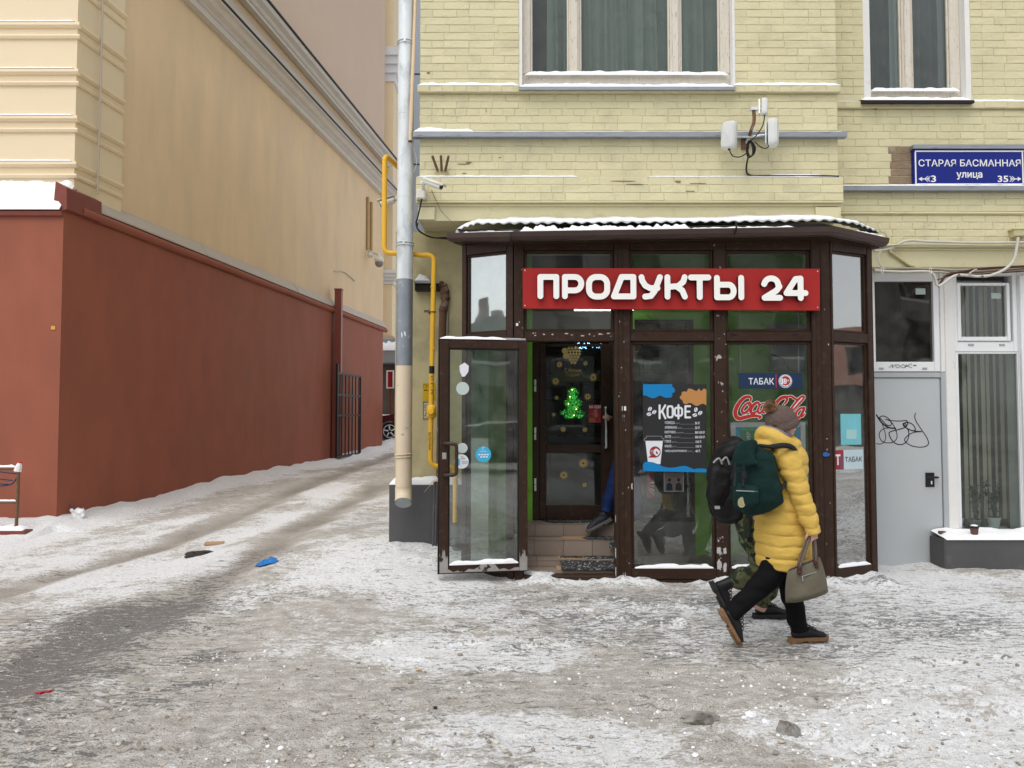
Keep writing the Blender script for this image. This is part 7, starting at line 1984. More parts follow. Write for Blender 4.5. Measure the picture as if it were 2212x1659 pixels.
bp_ = thing('turquoise_poster', 'faded turquoise sheet stuck above the pale tobacco sticker on the angled pane', 'poster', Rm @ Vector((.3, .03, 1.4)))
rbox(1822, 1866, 894, 961, 0, M['cyan'], 'sheet', bp_); rbox(1834, 1856, 928, 948, 1, pm('pale_cyan', (.35, .58, .58), .5), 'cup_print', bp_)
q = MB(); q.plate(outl([(1777, 982), (1779, 978), (1784, 976.5), (1789, 979), (1793, 980), (1791, 985), (1785, 986.5), (1779, 985.5)], lambda x, y: (x, y), YB - .021), YB - .022, .001)
o = q.build('tape_scrap', pm('blue_tape', (.02, .12, .42), .5)); tag(o, 'torn scrap of blue tape on the right brown corner post', 'tape')
o = MB().pbox(1343.5, 1352.5, 877.5, 887, YB - .0055, .001).build('sticker', M['posterwhite']); tag(o, 'small blank white square sticker on the brown post right of the doorway', 'sticker')
for body, y0, y1 in (('1', 896, 901.5), ('2', 904, 909.5)): 
    o = text_mesh(body, (ax(1344.5, YB), ax(1348.5, YB), az(y1, YB), az(y0, YB)), YB - .0055, M['posterwhite'], 'number_mark', None); tag(o, 'tiny white number %s below the square sticker on the brown post' % ('one' if body == '1' else 'two'), 'number')
o = MB().pbox(1114.5, 1119.5, 698, 704, YB - .0055, .001).build('sticker', M['posterwhite']); tag(o, 'tiny white tag on the brown corner post left of the red sign', 'sticker')
rq = random.Random(8)
def patch(px, py, w_, h_, Y, mt, par, nm='peeled_patch', lab=None):
    c_ = at(px, py, Y); P_ = []
    for k in range(16):
        t = 2 * math.pi * k / 16; e = rq.uniform(.65, 1.1); P_.append((c_.x + math.copysign(abs(math.cos(t)) ** .6, math.cos(t)) * w_ / 2 * e * Y / F, c_.z + math.copysign(abs(math.sin(t)) ** .6, math.sin(t)) * h_ / 2 * e * Y / F))
    q = MB(); q.plate(P_, Y, .0008); return q.build(nm, mt, par)
peel = pm('peeled_primer', (.50, .49, .48), .6, var=.15, vs=30)
for px, py, w_, h_ in ((1553, 1189, 10, 17), (1566, 1190, 8, 15), (1554, 1220, 10, 24), (1566, 1226, 9, 20), (1552, 1168, 4, 5), (1349, 1240, 6, 10), (1331, 1235, 4, 30), (1330, 1195, 3, 26), (1330, 1120, 2, 18), (1365, 1050, 3, 14), (1790, 1248, 7, 8)):
    patch(px, py, w_, h_, YB - .0050, peel, bay)
# scuffs on the frames, each a small pale fleck
for k in range(46):
    a, b_ = rq.choice([(1113, 1130), (1332, 1360), (1548, 1568), (1775, 1795)]); patch(rq.uniform(a, b_), rq.uniform(560, 1230), rq.uniform(1, 2.6), rq.uniform(1.2, 4), YB - .0052, peel, bay, 'scuff')
for k in range(14): patch(rq.uniform(1150, 1320), rq.uniform(717, 727), rq.uniform(2, 9), rq.uniform(1, 3.5), YB - .0010, peel, bay, 'scuff')
# the door's round stickers
ud = lambda px: (px - 950) / (1139.5 - 950) * DL
def ddisc(px, py, r, mt, par, lv=0, nm='disc', pts=None):
    k = r * 7.15 / F; q = MB(); q.M = DM; z = az(py, 7.15)
    q.plate(pts or [(ud(px) + k * math.cos(t), z + k * math.sin(t)) for t in np.linspace(0, 2 * math.pi, 29)[:-1]], .0185 - .001 * lv, .0007); return q.build(nm, mt, par)
def dthing(lb, px, py, r, mt):
    t_ = thing('sticker', lb, 'sticker', DM @ Vector((ud(px), .02, az(py, 7.15)))); ddisc(px, py, r, mt, t_); return t_
pale = pm('pale_glass_sticker', (.50, .58, .56), .4)
dthing('blank pale round sticker on the open door glass, the higher one', 999, 839, 14, pale)
dthing('blank pale round sticker half behind the open door handle', 999, 968, 11, pale)
t_ = thing('sticker', 'shield shaped half-peeled pale sticker near the top of the open door glass', 'sticker', DM @ Vector((ud(1002), .02, az(798, 7.15))))
ddisc(0, 798, 0, M['posterwhite'], t_, 0, 'shield', [(ud(x), az(y, 7.15)) for x, y in ((992, 790), (1003, 783), (1012, 790), (1011, 803), (1004, 813), (998, 814), (993, 803))])
t_ = dthing('white round sticker with small black print beside the open door handle', 997, 997, 15.5, M['posterwhite'])
for body, x0, x1, y0, y1 in (('ОТ', 996, 1001, 985, 988), ('СЕБЯ', 996, 1004, 989, 992), ('БАЛТИКА', 998, 1011, 996, 998.5), ('ОСВЕЖАЕТ', 998, 1011, 999.5, 1002)):
    text_mesh(body, (ud(x0), ud(x1), az(y1, 7.15), az(y0, 7.15)), .0170, M['black'], 'lettering', t_, M4=DM)
q = MB(); q.M = DM; q.box(ud(987), ud(993), .0168, .0174, az(1005, 7.15), az(991, 7.15)); q.build('can_print', M['skyblue'], t_)
t_ = dthing('blue round payment sticker with white card marks in the middle of the open door glass', 1044, 982, 17, M['skyblue'])
text_mesh('СБЕРБАНК', (ud(1036), ud(1052), az(977, 7.15), az(974, 7.15)), .0172, M['posterwhite'], 'lettering', t_, M4=DM)
for k in range(7):
    x, y = (1033 + (k % 4) * 6, 981) if k < 4 else (1037 + (k - 4) * 6, 986)
    q = MB(); q.M = DM; q.box(ud(x), ud(x + 4.5), .0168, .0174, az(y + 3, 7.15), az(y, 7.15)); q.build('card_mark', M['posterwhite'], t_)
q = MB(); q.M = DM; z = az(969, 7.15); q.tube([(ud(1044) + .012 * math.cos(t), .017, z + .012 * math.sin(t)) for t in np.linspace(.3, 5.2, 10)], .0022, 5); q.build('emblem', M['posterwhite'], t_)
Lm = LcM[0]
q = MB(); q.M = Lm; uL = lambda px: (px - 997) / 114 * Lw; q.box(uL(1075), uL(1096), .048, .049, az(787, 7.36), az(763, 7.36)); o = q.build('paper_sheet', M['posterwhite']); tag(o, 'small white notice sheet on the angled pane behind the open door', 'paper')
# ---- decals on the inner door
YV = YK + .0335
fd = lambda x, y: (1097.2 + .3305 * x, 713.2 + .3307 * y)
def flake(x, y, r, n, lb, solid=False):
    P_ = []
    for k in range(n * 4):
        t = 2 * math.pi * k / (n * 4); rr = r * ((1, .72, .42, .72)[k % 4] if not solid else 1)
        P_.append((x + rr * math.cos(t), y + rr * math.sin(t)))
    f_ = thing('snowflake_decal', lb, 'decal', at(*fd(x, y), YV)); q = MB(); q.plate(outl(P_, fd, YV), YV, .0005); q.build('petals', M['gold'], f_)
    if not solid:
        q = MB(); q.plate(outl([(x + r * .22 * math.cos(t), y + r * .22 * math.sin(t)) for t in np.linspace(0, 6.28, 11)[:-1]], fd, YV), YV - .0008, .0005); q.build('centre', M['black'], f_)
    return f_
for x, y, r, n, lb in ((337, 224, 23, 9, 'gold snowflake decal high at the left of the inner door glass'), (312, 334, 27, 11, 'gold snowflake decal left of the greeting lettering'), (558, 308, 29, 12, 'lacy gold snowflake decal right of the greeting lettering'), (507, 218, 18, 8, 'gold snowflake decal just below and right of the pine cone'),
                       (318, 442, 16, 8, 'small gold snowflake decal left of the tinsel tree top'), (521, 434, 26, 10, 'gold snowflake decal right of the tinsel tree above the red poster'), (300, 552, 14, 8, 'tiny gold snowflake decal left of the tinsel tree foot'), (361, 647, 21, 7, 'gold star-like decal above the middle rail, left one'), (503, 650, 19, 9, 'gold snowflake decal above the middle rail, right one'),
                       (493, 869, 35, 12, 'largest gold snowflake decal on the lower glass of the inner door'), (365, 947, 31, 12, 'pale lacy gold snowflake decal lower left on the lower glass'), (500, 1011, 17, 8, 'small gold snowflake decal lowest on the inner door')):
    flake(x, y, r, n, lb)
pcn = thing('pine_cone_decal', 'large gold pine cone decal at the top of the inner door glass', 'decal', at(*fd(425, 150), YV))
rc = random.Random(4)
for row in range(7):
    n = (3, 4, 5, 5, 4, 3, 2)[row]
    for k in range(n):
        x = 428 + (k - (n - 1) / 2) * 20; y = 98 + row * 19
        q = MB(); q.plate(outl([(x - 11, y), (x, y - 11), (x + 11, y), (x, y + 13)], fd, YV), YV - .0004 * (row + 1), .0003); q.build('scale', M['gold'], pcn)
for cx_, cy_ in ((372, 135), (380, 168)):
    q = MB(); q.plate(outl([(cx_ + 20 * math.cos(t), cy_ + 20 * math.sin(t)) for t in np.linspace(0, 6.28, 17)[:-1]], fd, YV), YV, .0004); q.build('bauble', M['gold'], pcn)
gr_ = thing('greeting_decal', 'gold handwritten New Year greeting on the inner door glass above the tinsel tree', 'decal', at(*fd(430, 275), YV))
for body, x0, x1, y0, y1 in (('С Новым', 372, 478, 248, 276), ('Годом!', 382, 470, 280, 306)):
    a, b_ = fd(x0, y0), fd(x1, y1); m4 = Matrix.Shear('XZ', 4, (0, 0)) if False else None
    text_mesh(body, (ax(a[0], YV, a[1]), ax(b_[0], YV, a[1]), az(b_[1], YV), az(a[1], YV)), YV, M['gold'], 'lettering', gr_)
tt_ = thing('tinsel_tree', 'glittering green tinsel Christmas tree hanging on the inner door glass', 'ornament', at(1238, 870, YK - .04))
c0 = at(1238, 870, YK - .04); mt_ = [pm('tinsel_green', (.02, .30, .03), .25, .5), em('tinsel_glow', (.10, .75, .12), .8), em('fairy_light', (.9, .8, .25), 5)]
def treew(t): return .035 + .10 * t + .026 * math.sin(t * 3 * 2 * math.pi - 1.2) * (.4 + t)
ztop_, zbot = az(838, YK - .04), az(903, YK - .04)
q = MB(); rt = random.Random(6)
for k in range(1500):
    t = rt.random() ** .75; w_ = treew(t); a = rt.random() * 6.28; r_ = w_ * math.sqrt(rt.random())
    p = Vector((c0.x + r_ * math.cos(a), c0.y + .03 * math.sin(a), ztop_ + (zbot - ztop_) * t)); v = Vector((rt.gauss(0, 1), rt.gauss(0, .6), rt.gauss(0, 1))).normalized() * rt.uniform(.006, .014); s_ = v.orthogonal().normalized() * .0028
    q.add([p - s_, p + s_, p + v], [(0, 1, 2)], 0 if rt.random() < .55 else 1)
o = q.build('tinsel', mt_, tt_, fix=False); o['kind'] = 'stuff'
for px, py in ((1236, 842), (1231, 857), (1228, 872), (1245, 884), (1240, 897)):
    q = MB(); q.ell(at(px, py, YK - .075), (.005, .005, .005), 6, 5); q.build('bulb', mt_[2], tt_)
rpo = thing('beer_poster', 'red poster reading pull at the right edge of the inner door glass', 'poster', at(1286, 894, YV))
MB().pbox(1272, 1298, 874, 913, YV - .001, .001).build('sheet', M['posterred'], rpo)
plt('НА СЕБЯ', 1273, 1298, 876, 882, YV - .001, M['posterwhite'], rpo, bold=.02); plt('БОНУС', 1273, 1285, 904, 907.5, YV - .001, pm('print_gold', (.55, .40, .12), .5), rpo); plt('БОЛЬШЕ', 1273, 1287, 908.5, 912, YV - .001, pm('print_gold2', (.55, .40, .12), .5), rpo)
q = MB(); q.plate(outl([(1284, 885), (1289, 884), (1291, 900), (1285, 902)], lambda x, y: (x, y), YV), YV - .0025, .0006); q.build('bottle_print', pm('print_amber', (.45, .16, .10), .5), rpo)
for k in range(6):
    t = R(20 + k * 55); q = MB(); q.plate(outl([(1286 + 3 * math.cos(t - .2), 894 + 3 * math.sin(t - .2)), (1286 + 11 * math.cos(t), 894 + 9 * math.sin(t)), (1286 + 3 * math.cos(t + .2), 894 + 3 * math.sin(t + .2))], lambda x, y: (x, y), YV), YV - .0019, .0005); q.build('ray_print', pm('print_pink', (.55, .25, .22), .5), rpo)
# ---- mats and cardboard on the steps
def sheet(cors, nx, ny, bump, mt, nm, lab, cat, thick=.008, seed=1):
    (a, b_, c_, d_) = [Vector(v) for v in cors]; V = []; Fc = []
    for i in range(nx + 1):
        for j in range(ny + 1):
            u, v = i / nx, j / ny; p = a.lerp(b_, u).lerp(d_.lerp(c_, u), v)
            V.append(p + Vector((0, 0, bump * math.sin(u * 3 + seed) * math.sin(v * 3.1) + thick)))
    k = len(V); V += [p - Vector((0, 0, thick)) for p in V]
    for i in range(nx):
        for j in range(ny):
            e = i * (ny + 1) + j; Fc.append((e, e + 1, e + ny + 2, e + ny + 1)); Fc.append((k + e, k + e + ny + 1, k + e + ny + 2, k + e + 1))
    for j in range(ny): Fc.append((j, k + j, k + j + 1, j + 1)); e = nx * (ny + 1) + j; Fc.append((e, e + 1, k + e + 1, k + e))
    for i in range(nx): e = i * (ny + 1); f_ = e + ny + 1; Fc.append((e, f_, k + f_, k + e)); Fc.append((e + ny, k + e + ny, k + f_ + ny, f_ + ny))
    o = MB().add(V, Fc).build(nm, mt, smooth=False); return tag(o, lab, cat)
t1, t2, t3 = tiers[0][1], tiers[1][1], tiers[2][1]; fl = zB(1236)
sheet([(ax(1213, 7.37, 1228), 7.37, fl + .006), (ax(1352, 7.37, 1228), 7.37, fl + .006), (ax(1350, 7.66), 7.66, t1 + .006), (ax(1209, 7.66, 1204), 7.66, t1 + .006)], 24, 10, .006, M['mat'], 'door_mat', 'black honeycomb rubber mat on the lowest step of the doorway', 'mat', .012)
V = [at(1256, 1159, 7.82), at(1275, 1155.5, 7.93), at(1355, 1155.5, 7.93), at(1355, 1186, 7.745), at(1318, 1178, 7.738), at(1296, 1166.5, 7.75), at(1268, 1165, 7.76)]
for v in V: v.z = max(v.z, t2 + .004) if v.y > 7.755 else v.z
V2 = V + [at(1312, 1184, 7.70), at(1355, 1200, 7.66)]
q = MB(); V[0].z = V[1].z = V[2].z = t2 + .012; V[6].z = V[5].z = t2 + .013
g_ = [V[0], V[1], V[2], Vector((V[2].x, 7.735, t2 + .01)), Vector((V[4].x, 7.74, t2 + .012)), V[5], V[6], at(1316, 1181, 7.70), at(1355, 1201, 7.63)]
q.add(g_ + [p - Vector((0, .004, .006)) for p in g_], [(0, 6, 5, 1), (1, 5, 4, 2), (2, 4, 3), (4, 7, 8, 3), (10, 14, 15, 9), (11, 13, 14, 10), (12, 13, 11), (12, 17, 16, 13), (0, 9, 15, 6), (6, 15, 14, 5), (5, 14, 13, 4), (4, 13, 16, 7), (7, 16, 17, 8)])
tag(q.build('door_mat', M['mat']), 'black honeycomb rubber mat sagging over the edge of the middle step', 'mat')
sheet([(ax(1211, 7.77, 1166), 7.77, t2 + .002), (ax(1272, 7.77, 1166), 7.77, t2 + .002), (ax(1280, 7.93), 7.93, t2 + .002), (ax(1213, 7.93), 7.93, t2 + .002)], 6, 3, .002, M['card'], 'cardboard_sheet', 'flattened cardboard on the middle step beside the sagging mat', 'cardboard', .004)
sheet([(ax(1203, 7.40, 1224), 7.40, fl + .002), (ax(1225, 7.40, 1224), 7.40, fl + .002), (ax(1222, 7.54), 7.54, t1 - .06), (ax(1199, 7.54), 7.54, t1 - .06)], 4, 3, .002, M['card'], 'cardboard_sheet', 'small cardboard strip standing at the left end of the lowest mat', 'cardboard', .004)
sheet([(ax(1206, 7.56, 1204), 7.56, t1 + .002), (ax(1268, 7.56, 1204), 7.56, t1 + .002), (ax(1269, 7.73), 7.73, t1 + .002), (ax(1202, 7.73), 7.73, t1 + .002)], 6, 3, .002, M['card'], 'cardboard_sheet', 'cardboard sheet under the back edge of the lowest mat', 'cardboard', .004)
sheet([(ax(1192, 7.97), 7.97, t3 + .001), (ax(1340, 7.97), 7.97, t3 + .001), (ax(1340, 8.16), 8.16, t3 + .001), (ax(1170, 8.16), 8.16, t3 + .001)], 12, 4, .003, M['mat'], 'door_mat', 'dark narrow mat on the top step at the inner door', 'mat', .01)

# ================================================================ FIXTURES ON THE WALLS
yc_ = YU - .16
sc_ = thing('security_camera', 'white bullet security camera on the corner of the yellow brick wall', 'camera', at(922, 400, yc_))
a, b_ = at(917, 391, yc_ + .02), at(953, 404, yc_ - .10)
q = MB(); q.tube([a, b_], .032, 14); q.build('barrel', M['camwhite'], sc_, smooth=True)
dv = (b_ - a).normalized(); q = MB(); q.tube([b_ + dv * .0005, b_ + dv * .004], .024, 14); q.build('lens', M['black'], sc_)
q = MB(); rr = .040; Vv = []; n = 9
for e in (a - dv * .01, b_ + dv * .035):
    for k in range(n): t = R(20 + 140 * k / (n - 1)); s_ = dv.cross(Vector((0, 0, 1))).normalized(); u_ = s_.cross(dv); Vv.append(e + s_ * rr * math.cos(t) + u_ * rr * math.sin(t))
q.add(Vv, [(k, k + 1, n + k + 1, n + k) for k in range(n - 1)]); so_ = q.build('sunshield', M['camwhite'], sc_, smooth=True)
md = so_.modifiers.new('s', 'SOLIDIFY'); md.thickness = .004
q = MB(); q.tube([at(914, 396, yc_ + .04), at(914, 405, yc_ + .04), at(914, 412, YU - .06)], .018, 10); q.ell(at(914, 396, yc_ + .03), (.03, .03, .03)); q.build('bracket', M['camwhite'], sc_, smooth=True)
jb = thing('junction_box', 'small white junction box under the white security camera', 'box', at(909, 418, YU - .08))
MB().pbox(899, 919, 408, 429, YU - .11, .069, b=.008).build('case', M['camwhite'], jb); MB().pbox(901, 917, 410, 427, YU - .116, .0055, b=.003).build('lid', M['camwhite'], jb)
def cable(pts, r, mt, lab, k=6, cat='cable', nm='cable'):
    o = MB().tube(catmull(pts, k), r, 8).build(nm, mt, smooth=True); return tag(o, lab, cat)
cable([at(911, 429, YU - .09), at(908, 445, YU - .09), at(902, 470, YU - .08), at(899, 482, YU - .05), at(905, 498, YL - .2), at(930, 512, YL - .1), at(966, 516, YL - .3)], .008, M['black'], 'black cable dropping from the white junction box to the canopy end')
cable([at(903, 482, YU - .03), at(901, 492, YU + .1), at(910, 503, YU + .2), at(935, 513, YL - .1), at(964, 513, YL - .3)], .006, M['strap'], 'thin second black cable looping under the overhang')
cable([at(932, 410, YU - .06), at(945, 440, YU - .05), at(955, 458, YU - .05), at(975, 478, YU - .05), at(995, 490, YU - .1)], .0025, M['rustbrown'], 'hair thin wire trailing from the camera down to the canopy', nm='wire', cat='wire')
cable([at(884, 305, YU - .07), at(895, 325, YU - .03), at(900, 352, YU - .03), at(893, 372, YU - .03)], .0025, M['cablewhite'], 'thin pale wire hanging below the slim drain pipe mouth', nm='wire', cat='wire')
wp = thing('pipe_bracket', 'three rusty pipe stubs fanning out of the yellow wall above the camera', 'bracket', at(953, 369, YU - .02))
for (x0, y0), (x1, y1) in (((934, 337), (945, 368)), ((952.5, 336), (954, 369)), ((969, 337), (962, 369))):
    q = MB(); q.tube([at(x1, y1, YU - .02), at(x0, y0, YU - .14)], .013, 10); q.build('stub', M['rustbrown'], wp, smooth=True)
q = MB(); q.plate(outl([(943, 366), (966, 366), (970, 373), (953, 388), (938, 373)], lambda x, y: (x, y), YU - .012), YU - .012, .004); q.build('plate', M['plaster_dirty'], wp)
# second camera on the downpipe's far side
c2 = thing('security_camera', 'pale bullet security camera behind the yellow gas pipe, pointing into the lane', 'camera', at(840, 436, YL))
a, b_ = at(852, 432, YL - .05), at(822, 441, YL - .05)
q = MB(); q.tube([a, b_], .035, 12); q.build('barrel', M['camwhite'], c2, smooth=True); q = MB(); q.tube([b_ + (b_ - a).normalized() * .001, b_ + (b_ - a).normalized() * .006], .028, 12); q.build('lens', M['black'], c2)
q = MB(); q.add([v + Vector((0, dy, .04)) for v in (a, b_ + (b_ - a) * .25) for dy in (-.04, .04)] + [v + Vector((0, dy, .046)) for v in (a, b_ + (b_ - a) * .25) for dy in (-.04, .04)], [(0, 1, 3, 2), (4, 6, 7, 5), (0, 2, 6, 4), (1, 5, 7, 3), (2, 3, 7, 6), (0, 4, 5, 1)]); q.build('sunshield', M['camwhite'], c2)
q = MB(); q.tube([a, at(864, 428, YL - .04), at(868, 430, YL)], .018, 8); q.build('bracket', M['camwhite'], c2, smooth=True)
# antennas
YA = YU - .24
an = thing('antenna_cluster', 'cluster of two white panel antennas and a small dish on a rusty bent mast', 'antenna', at(1618, 290, YA))
def panel(cx_, cy_, w_, h_, d_, yaw, roll):
    m = Matrix.Translation(at(cx_, cy_, YA)) @ Matrix.Rotation(R(yaw), 4, 'Z') @ Matrix.Rotation(R(roll), 4, 'Y')
    q = MB(); q.M = m; loft(q, [(0, d_ / 2, 0), (0, -d_ * .1, 0), (0, -d_ / 2, 0)], [(h_ / 2, w_ / 2), (h_ / 2, w_ / 2), (h_ / 2 * .86, w_ / 2 * .8)], ref=(0, 0, 1), n=32, sub=4, ex=5)
    pn = q.build('panel', M['antenna'], an, smooth=False)
    q = MB(); q.M = m; q.box(-w_ * .42, w_ * .42, d_ / 2 + .0185, d_ / 2 + .03, -h_ * .42, h_ * .42); q.build('back_plate', M['galv'], pn)
panel(1574, 292, .15, .275, .07, -38, 4); panel(1671, 287, .13, .28, .08, 62, 5); panel(1652, 231, .075, .18, .05, 68, 10)
q = MB(); q.tube(fillet([at(1619, 298, YA + .1), at(1621, 285, YA), at(1630, 262, YA), at(1628, 238, YA)], .05), .017, 10); q.build('mast', M['rust'], an, smooth=True)
q = MB(); q.tube([at(1624, 237, YA), at(1650, 236, YA)], .013, 8); q.box(at(1627, 236, YA).x - .03, at(1627, 236, YA).x + .04, YA - .025, YA + .025, at(1627, 236, YA).z - .014, at(1627, 236, YA).z + .016); q.build('clamp', M['galv'], an)
q = MB(); q.tube([at(1588, 296, YA + .02), at(1620, 296, YA + .05), at(1660, 290, YA + .02)], .011, 8); q.build('cross_arm', M['galv'], an)
q = MB(); q.pbox(1602, 1618, 300, 322, YU - .03, .021); q.build('wall_plate', M['rustbrown'], an)
q = MB(); q.tube([at(1612, 308, YU - .02), at(1619, 298, YA + .1)], .014, 8); q.build('stay', M['galv'], an)
for k in range(6):
    q = MB(); c_ = at(1619 + k * .8, 322, YA - .01 + k * .008); q.tube([c_ + Vector((.030 * math.cos(t) * (1 + .05 * k), 0.01 * math.sin(t * 2 + k), .085 * math.sin(t) * (1 - .04 * k))) for t in np.linspace(0, 6.28, 25)[:-1]], .0055, 6, closed=True); q.build('cable_coil', M['black'], an, smooth=True)
for pts in ([(1652, 248), (1648, 270), (1636, 290), (1622, 303)], [(1575, 321), (1582, 336), (1598, 339), (1614, 330)], [(1662, 312), (1656, 320), (1644, 318), (1630, 306)]):
    q = MB(); q.tube(catmull([at(x, y, YA - .02) for x, y in pts], 5), .0055, 6); q.build('lead', M['black'], an, smooth=True)
for px, py in ((1575, 320), (1663, 310)): q = MB(); q.tube([at(px, py - 3, YA), at(px, py + 4, YA)], .013, 8); q.build('plug', M['black'], an)
cable([at(1617, 336, YA), at(1613, 355, YU - .05), at(1613, 372, YU - .03), at(1622, 379, YU - .03), at(1650, 380, YU - .035), at(1720, 379, YU - .035), at(1780, 380, YU - .04), at(1812, 381, YU - .04)], .009, M['black'], 'black cable running from the antennas along the brick band to the wall edge')
snow_on(at(1660, 380, YU).x, at(1770, 380, YU).x, YU - .045, YU - .028, az(378.5, YU - .035), .008)
# cable run on the right
fr_ = lambda x, y: (1865.3 + .1985 * x, 493.7 + .1985 * y)
YQ = YL - .08
CB = [([(120, 245), (300, 215), (400, 160), (500, 130), (700, 140), (1000, 150), (1300, 155), (1900, 150)], .014, 'cablewhite', 0, 'thick pale cable arching up from the canopy end along the moulding'),
      ([(130, 200), (300, 185), (420, 178), (800, 176), (1300, 186), (1900, 185)], .007, 'cable', -.02, 'thin grey cable just below the thick pale one'),
      ([(120, 455), (400, 470), (650, 465), (740, 480), (780, 540), (800, 625)], .013, 'cablewhite', -.05, 'pale cable dropping to a tied end over the white pillar'),
      ([(1683, 95), (1665, 220), (1630, 350), (1540, 440), (1400, 505), (1250, 520), (1050, 505), (960, 530), (880, 590), (815, 632)], .015, 'cablewhite', -.07, 'thick pale cable curving down from the wall box and across the bundle'),
      ([(110, 440), (400, 432), (750, 438), (1000, 452), (1300, 440), (1900, 400)], .010, 'cable', .03, 'upper grey cable of the bundle over the white frames'),
      ([(110, 462), (420, 455), (760, 460), (1000, 478), (1350, 470), (1900, 425)], .010, 'rustbrown', .02, 'brown cable in the bundle over the white frames'),
      ([(110, 470), (450, 478), (800, 470), (1050, 500), (1300, 490), (1900, 440)], .009, 'cable', -.01, 'lower grey cable of the bundle over the white frames'),
      ([(830, 615), (870, 540), (940, 495), (1100, 468), (1300, 435), (1900, 405)], .013, 'leather', -.04, 'dark maroon cable rising from the tied end to the right'),
      ([(1250, 525), (1150, 500), (1210, 450), (1235, 445)], .007, 'cablewhite', -.09, 'short cream cable end poking across the bundle'),
      ([(280, 245), (420, 340), (490, 390), (550, 412)], .020, 'plaster_dirty', .06, 'painted conduit slanting down the fascia beside the canopy end'),
      ([(185, 245), (160, 320), (180, 390), (235, 440)], .007, 'cablewhite', -.05, 'thin cable loop hanging at the canopy end'),
      ([(165, 30), (230, 50), (268, 115)], .005, 'cable', -.1, 'thin cable curling out above the canopy end'),
      ([(800, 560), (1000, 500), (1200, 500), (1500, 480), (1900, 455)], .006, 'black', -.03, 'thin black cable in the bundle over the white frames')]
for pts, r, mt, dy, lb in CB:
    cable([at(*fr_(x, y), YQ + dy) for x, y in pts], r, M[mt], lb)
for x, y in ((205, 460), (730, 460), (1040, 530), (1295, 545)):
    q = MB(); c_ = at(*fr_(x, y), YQ - .09); q.tube([c_ + Vector((.03 * math.cos(t) * .4, -.0, .035 * math.sin(t))) for t in np.linspace(0, 6.28, 13)[:-1]], .003, 5, closed=True)
    o = q.build('cable_tie', M['signwhite'] if x < 800 else M['black']); tag(o, 'cable tie round the bundle over the white frames, ' + {205: 'nearest the canopy', 730: 'above the dark window corner', 1040: 'above the pillar edge', 1295: 'above the small right pane'}[x], 'cable tie')
wb = thing('junction_box', 'pale square wall box at the right picture edge where the thick cable ends', 'box', at(2205, 502, YL - .03))
MB().pbox(2191, 2222, 494, 510, YL - .09, .089, b=.008).build('case', M['plaster_dirty'], wb); MB().pbox(2189, 2224, 492, 494.8, YL - .10, .10, b=.003).build('lid', M['plaster'], wb); MB().pbox(2198, 2204, 510.2, 513, YL - .07, .02).build('gland', M['black'], wb)
# graffiti on the grey door and the frame above it
fg = lambda x, y: (1783 + .13226 * x, 850.3 + .13226 * y)
YO = YW - .0362
GS = [([(835, 350), (900, 450), (960, 510), (1040, 555), (1145, 568)], 8), ([(875, 395), (930, 365), (1000, 385), (1060, 440), (1080, 490), (1060, 520), (1000, 510), (930, 440), (890, 400)], 5), ([(930, 500), (970, 620), (985, 720), (950, 800), (880, 825), (835, 812)], 4),
      ([(1145, 568), (1040, 560), (940, 580), (885, 640), (885, 710), (930, 780), (1020, 805), (1110, 790), (1165, 730), (1165, 640), (1120, 530), (1060, 450), (980, 420)], 4.5), ([(980, 420), (1070, 440), (1200, 448), (1325, 438)], 5), ([(1325, 438), (1345, 480), (1320, 540), (1280, 530), (1270, 490), (1300, 486), (1320, 540), (1220, 580), (1070, 620), (1040, 660), (1080, 750), (1150, 815), (1240, 832), (1320, 790), (1360, 700), (1355, 600), (1310, 545), (1280, 490), (1340, 470), (1420, 500), (1465, 560), (1460, 600), (1400, 600), (1340, 570)], 5.5),
      ([(1340, 570), (1420, 605), (1570, 622)], 6), ([(1570, 622), (1440, 635), (1340, 690), (1295, 750), (1320, 800), (1420, 855), (1550, 875), (1650, 855), (1685, 800), (1640, 690), (1550, 560), (1480, 450), (1460, 380), (1470, 320)], 5)]
mb = ms_mesh(sd_strokes([(cm2(p, 5), w_ * 1.5) for p, w_ in GS], 1), 825, 1710, 300, 900, 5.5, lambda x, y, d: (lambda p: (p.x, YO + d, p.z))(at(*fg(x, y), YO)), .001)
o = mb.build('graffiti', M['black'], fix=False); tag(o, 'looping black spray tag on the grey door', 'graffiti')
NS = [cm2(p, 4) for p in ([(278, 1512), (318, 1482), (312, 1514), (352, 1477)], [(372, 1480), (350, 1498), (372, 1516), (396, 1498), (374, 1479)], [(430, 1480), (406, 1498), (430, 1517), (456, 1498), (432, 1479)], [(470, 1478), (452, 1516)], [(522, 1470), (480, 1490), (458, 1499), (490, 1500), (528, 1516)], [(543, 1485), (575, 1489), (546, 1494)], [(522, 1484), (526, 1484)])]
o = ms_mesh(sd_strokes(NS, 2.2), 268, 588, 1460, 1525, 1.9, lambda x, y, d: (lambda p: (p.x, YW - .0312 + d, p.z))(at(*fr_(x, y), YW - .03)), .0008).build('graffiti', M['black'], fix=False); tag(o, 'small black pen tag on the white frame above the grey door', 'graffiti')

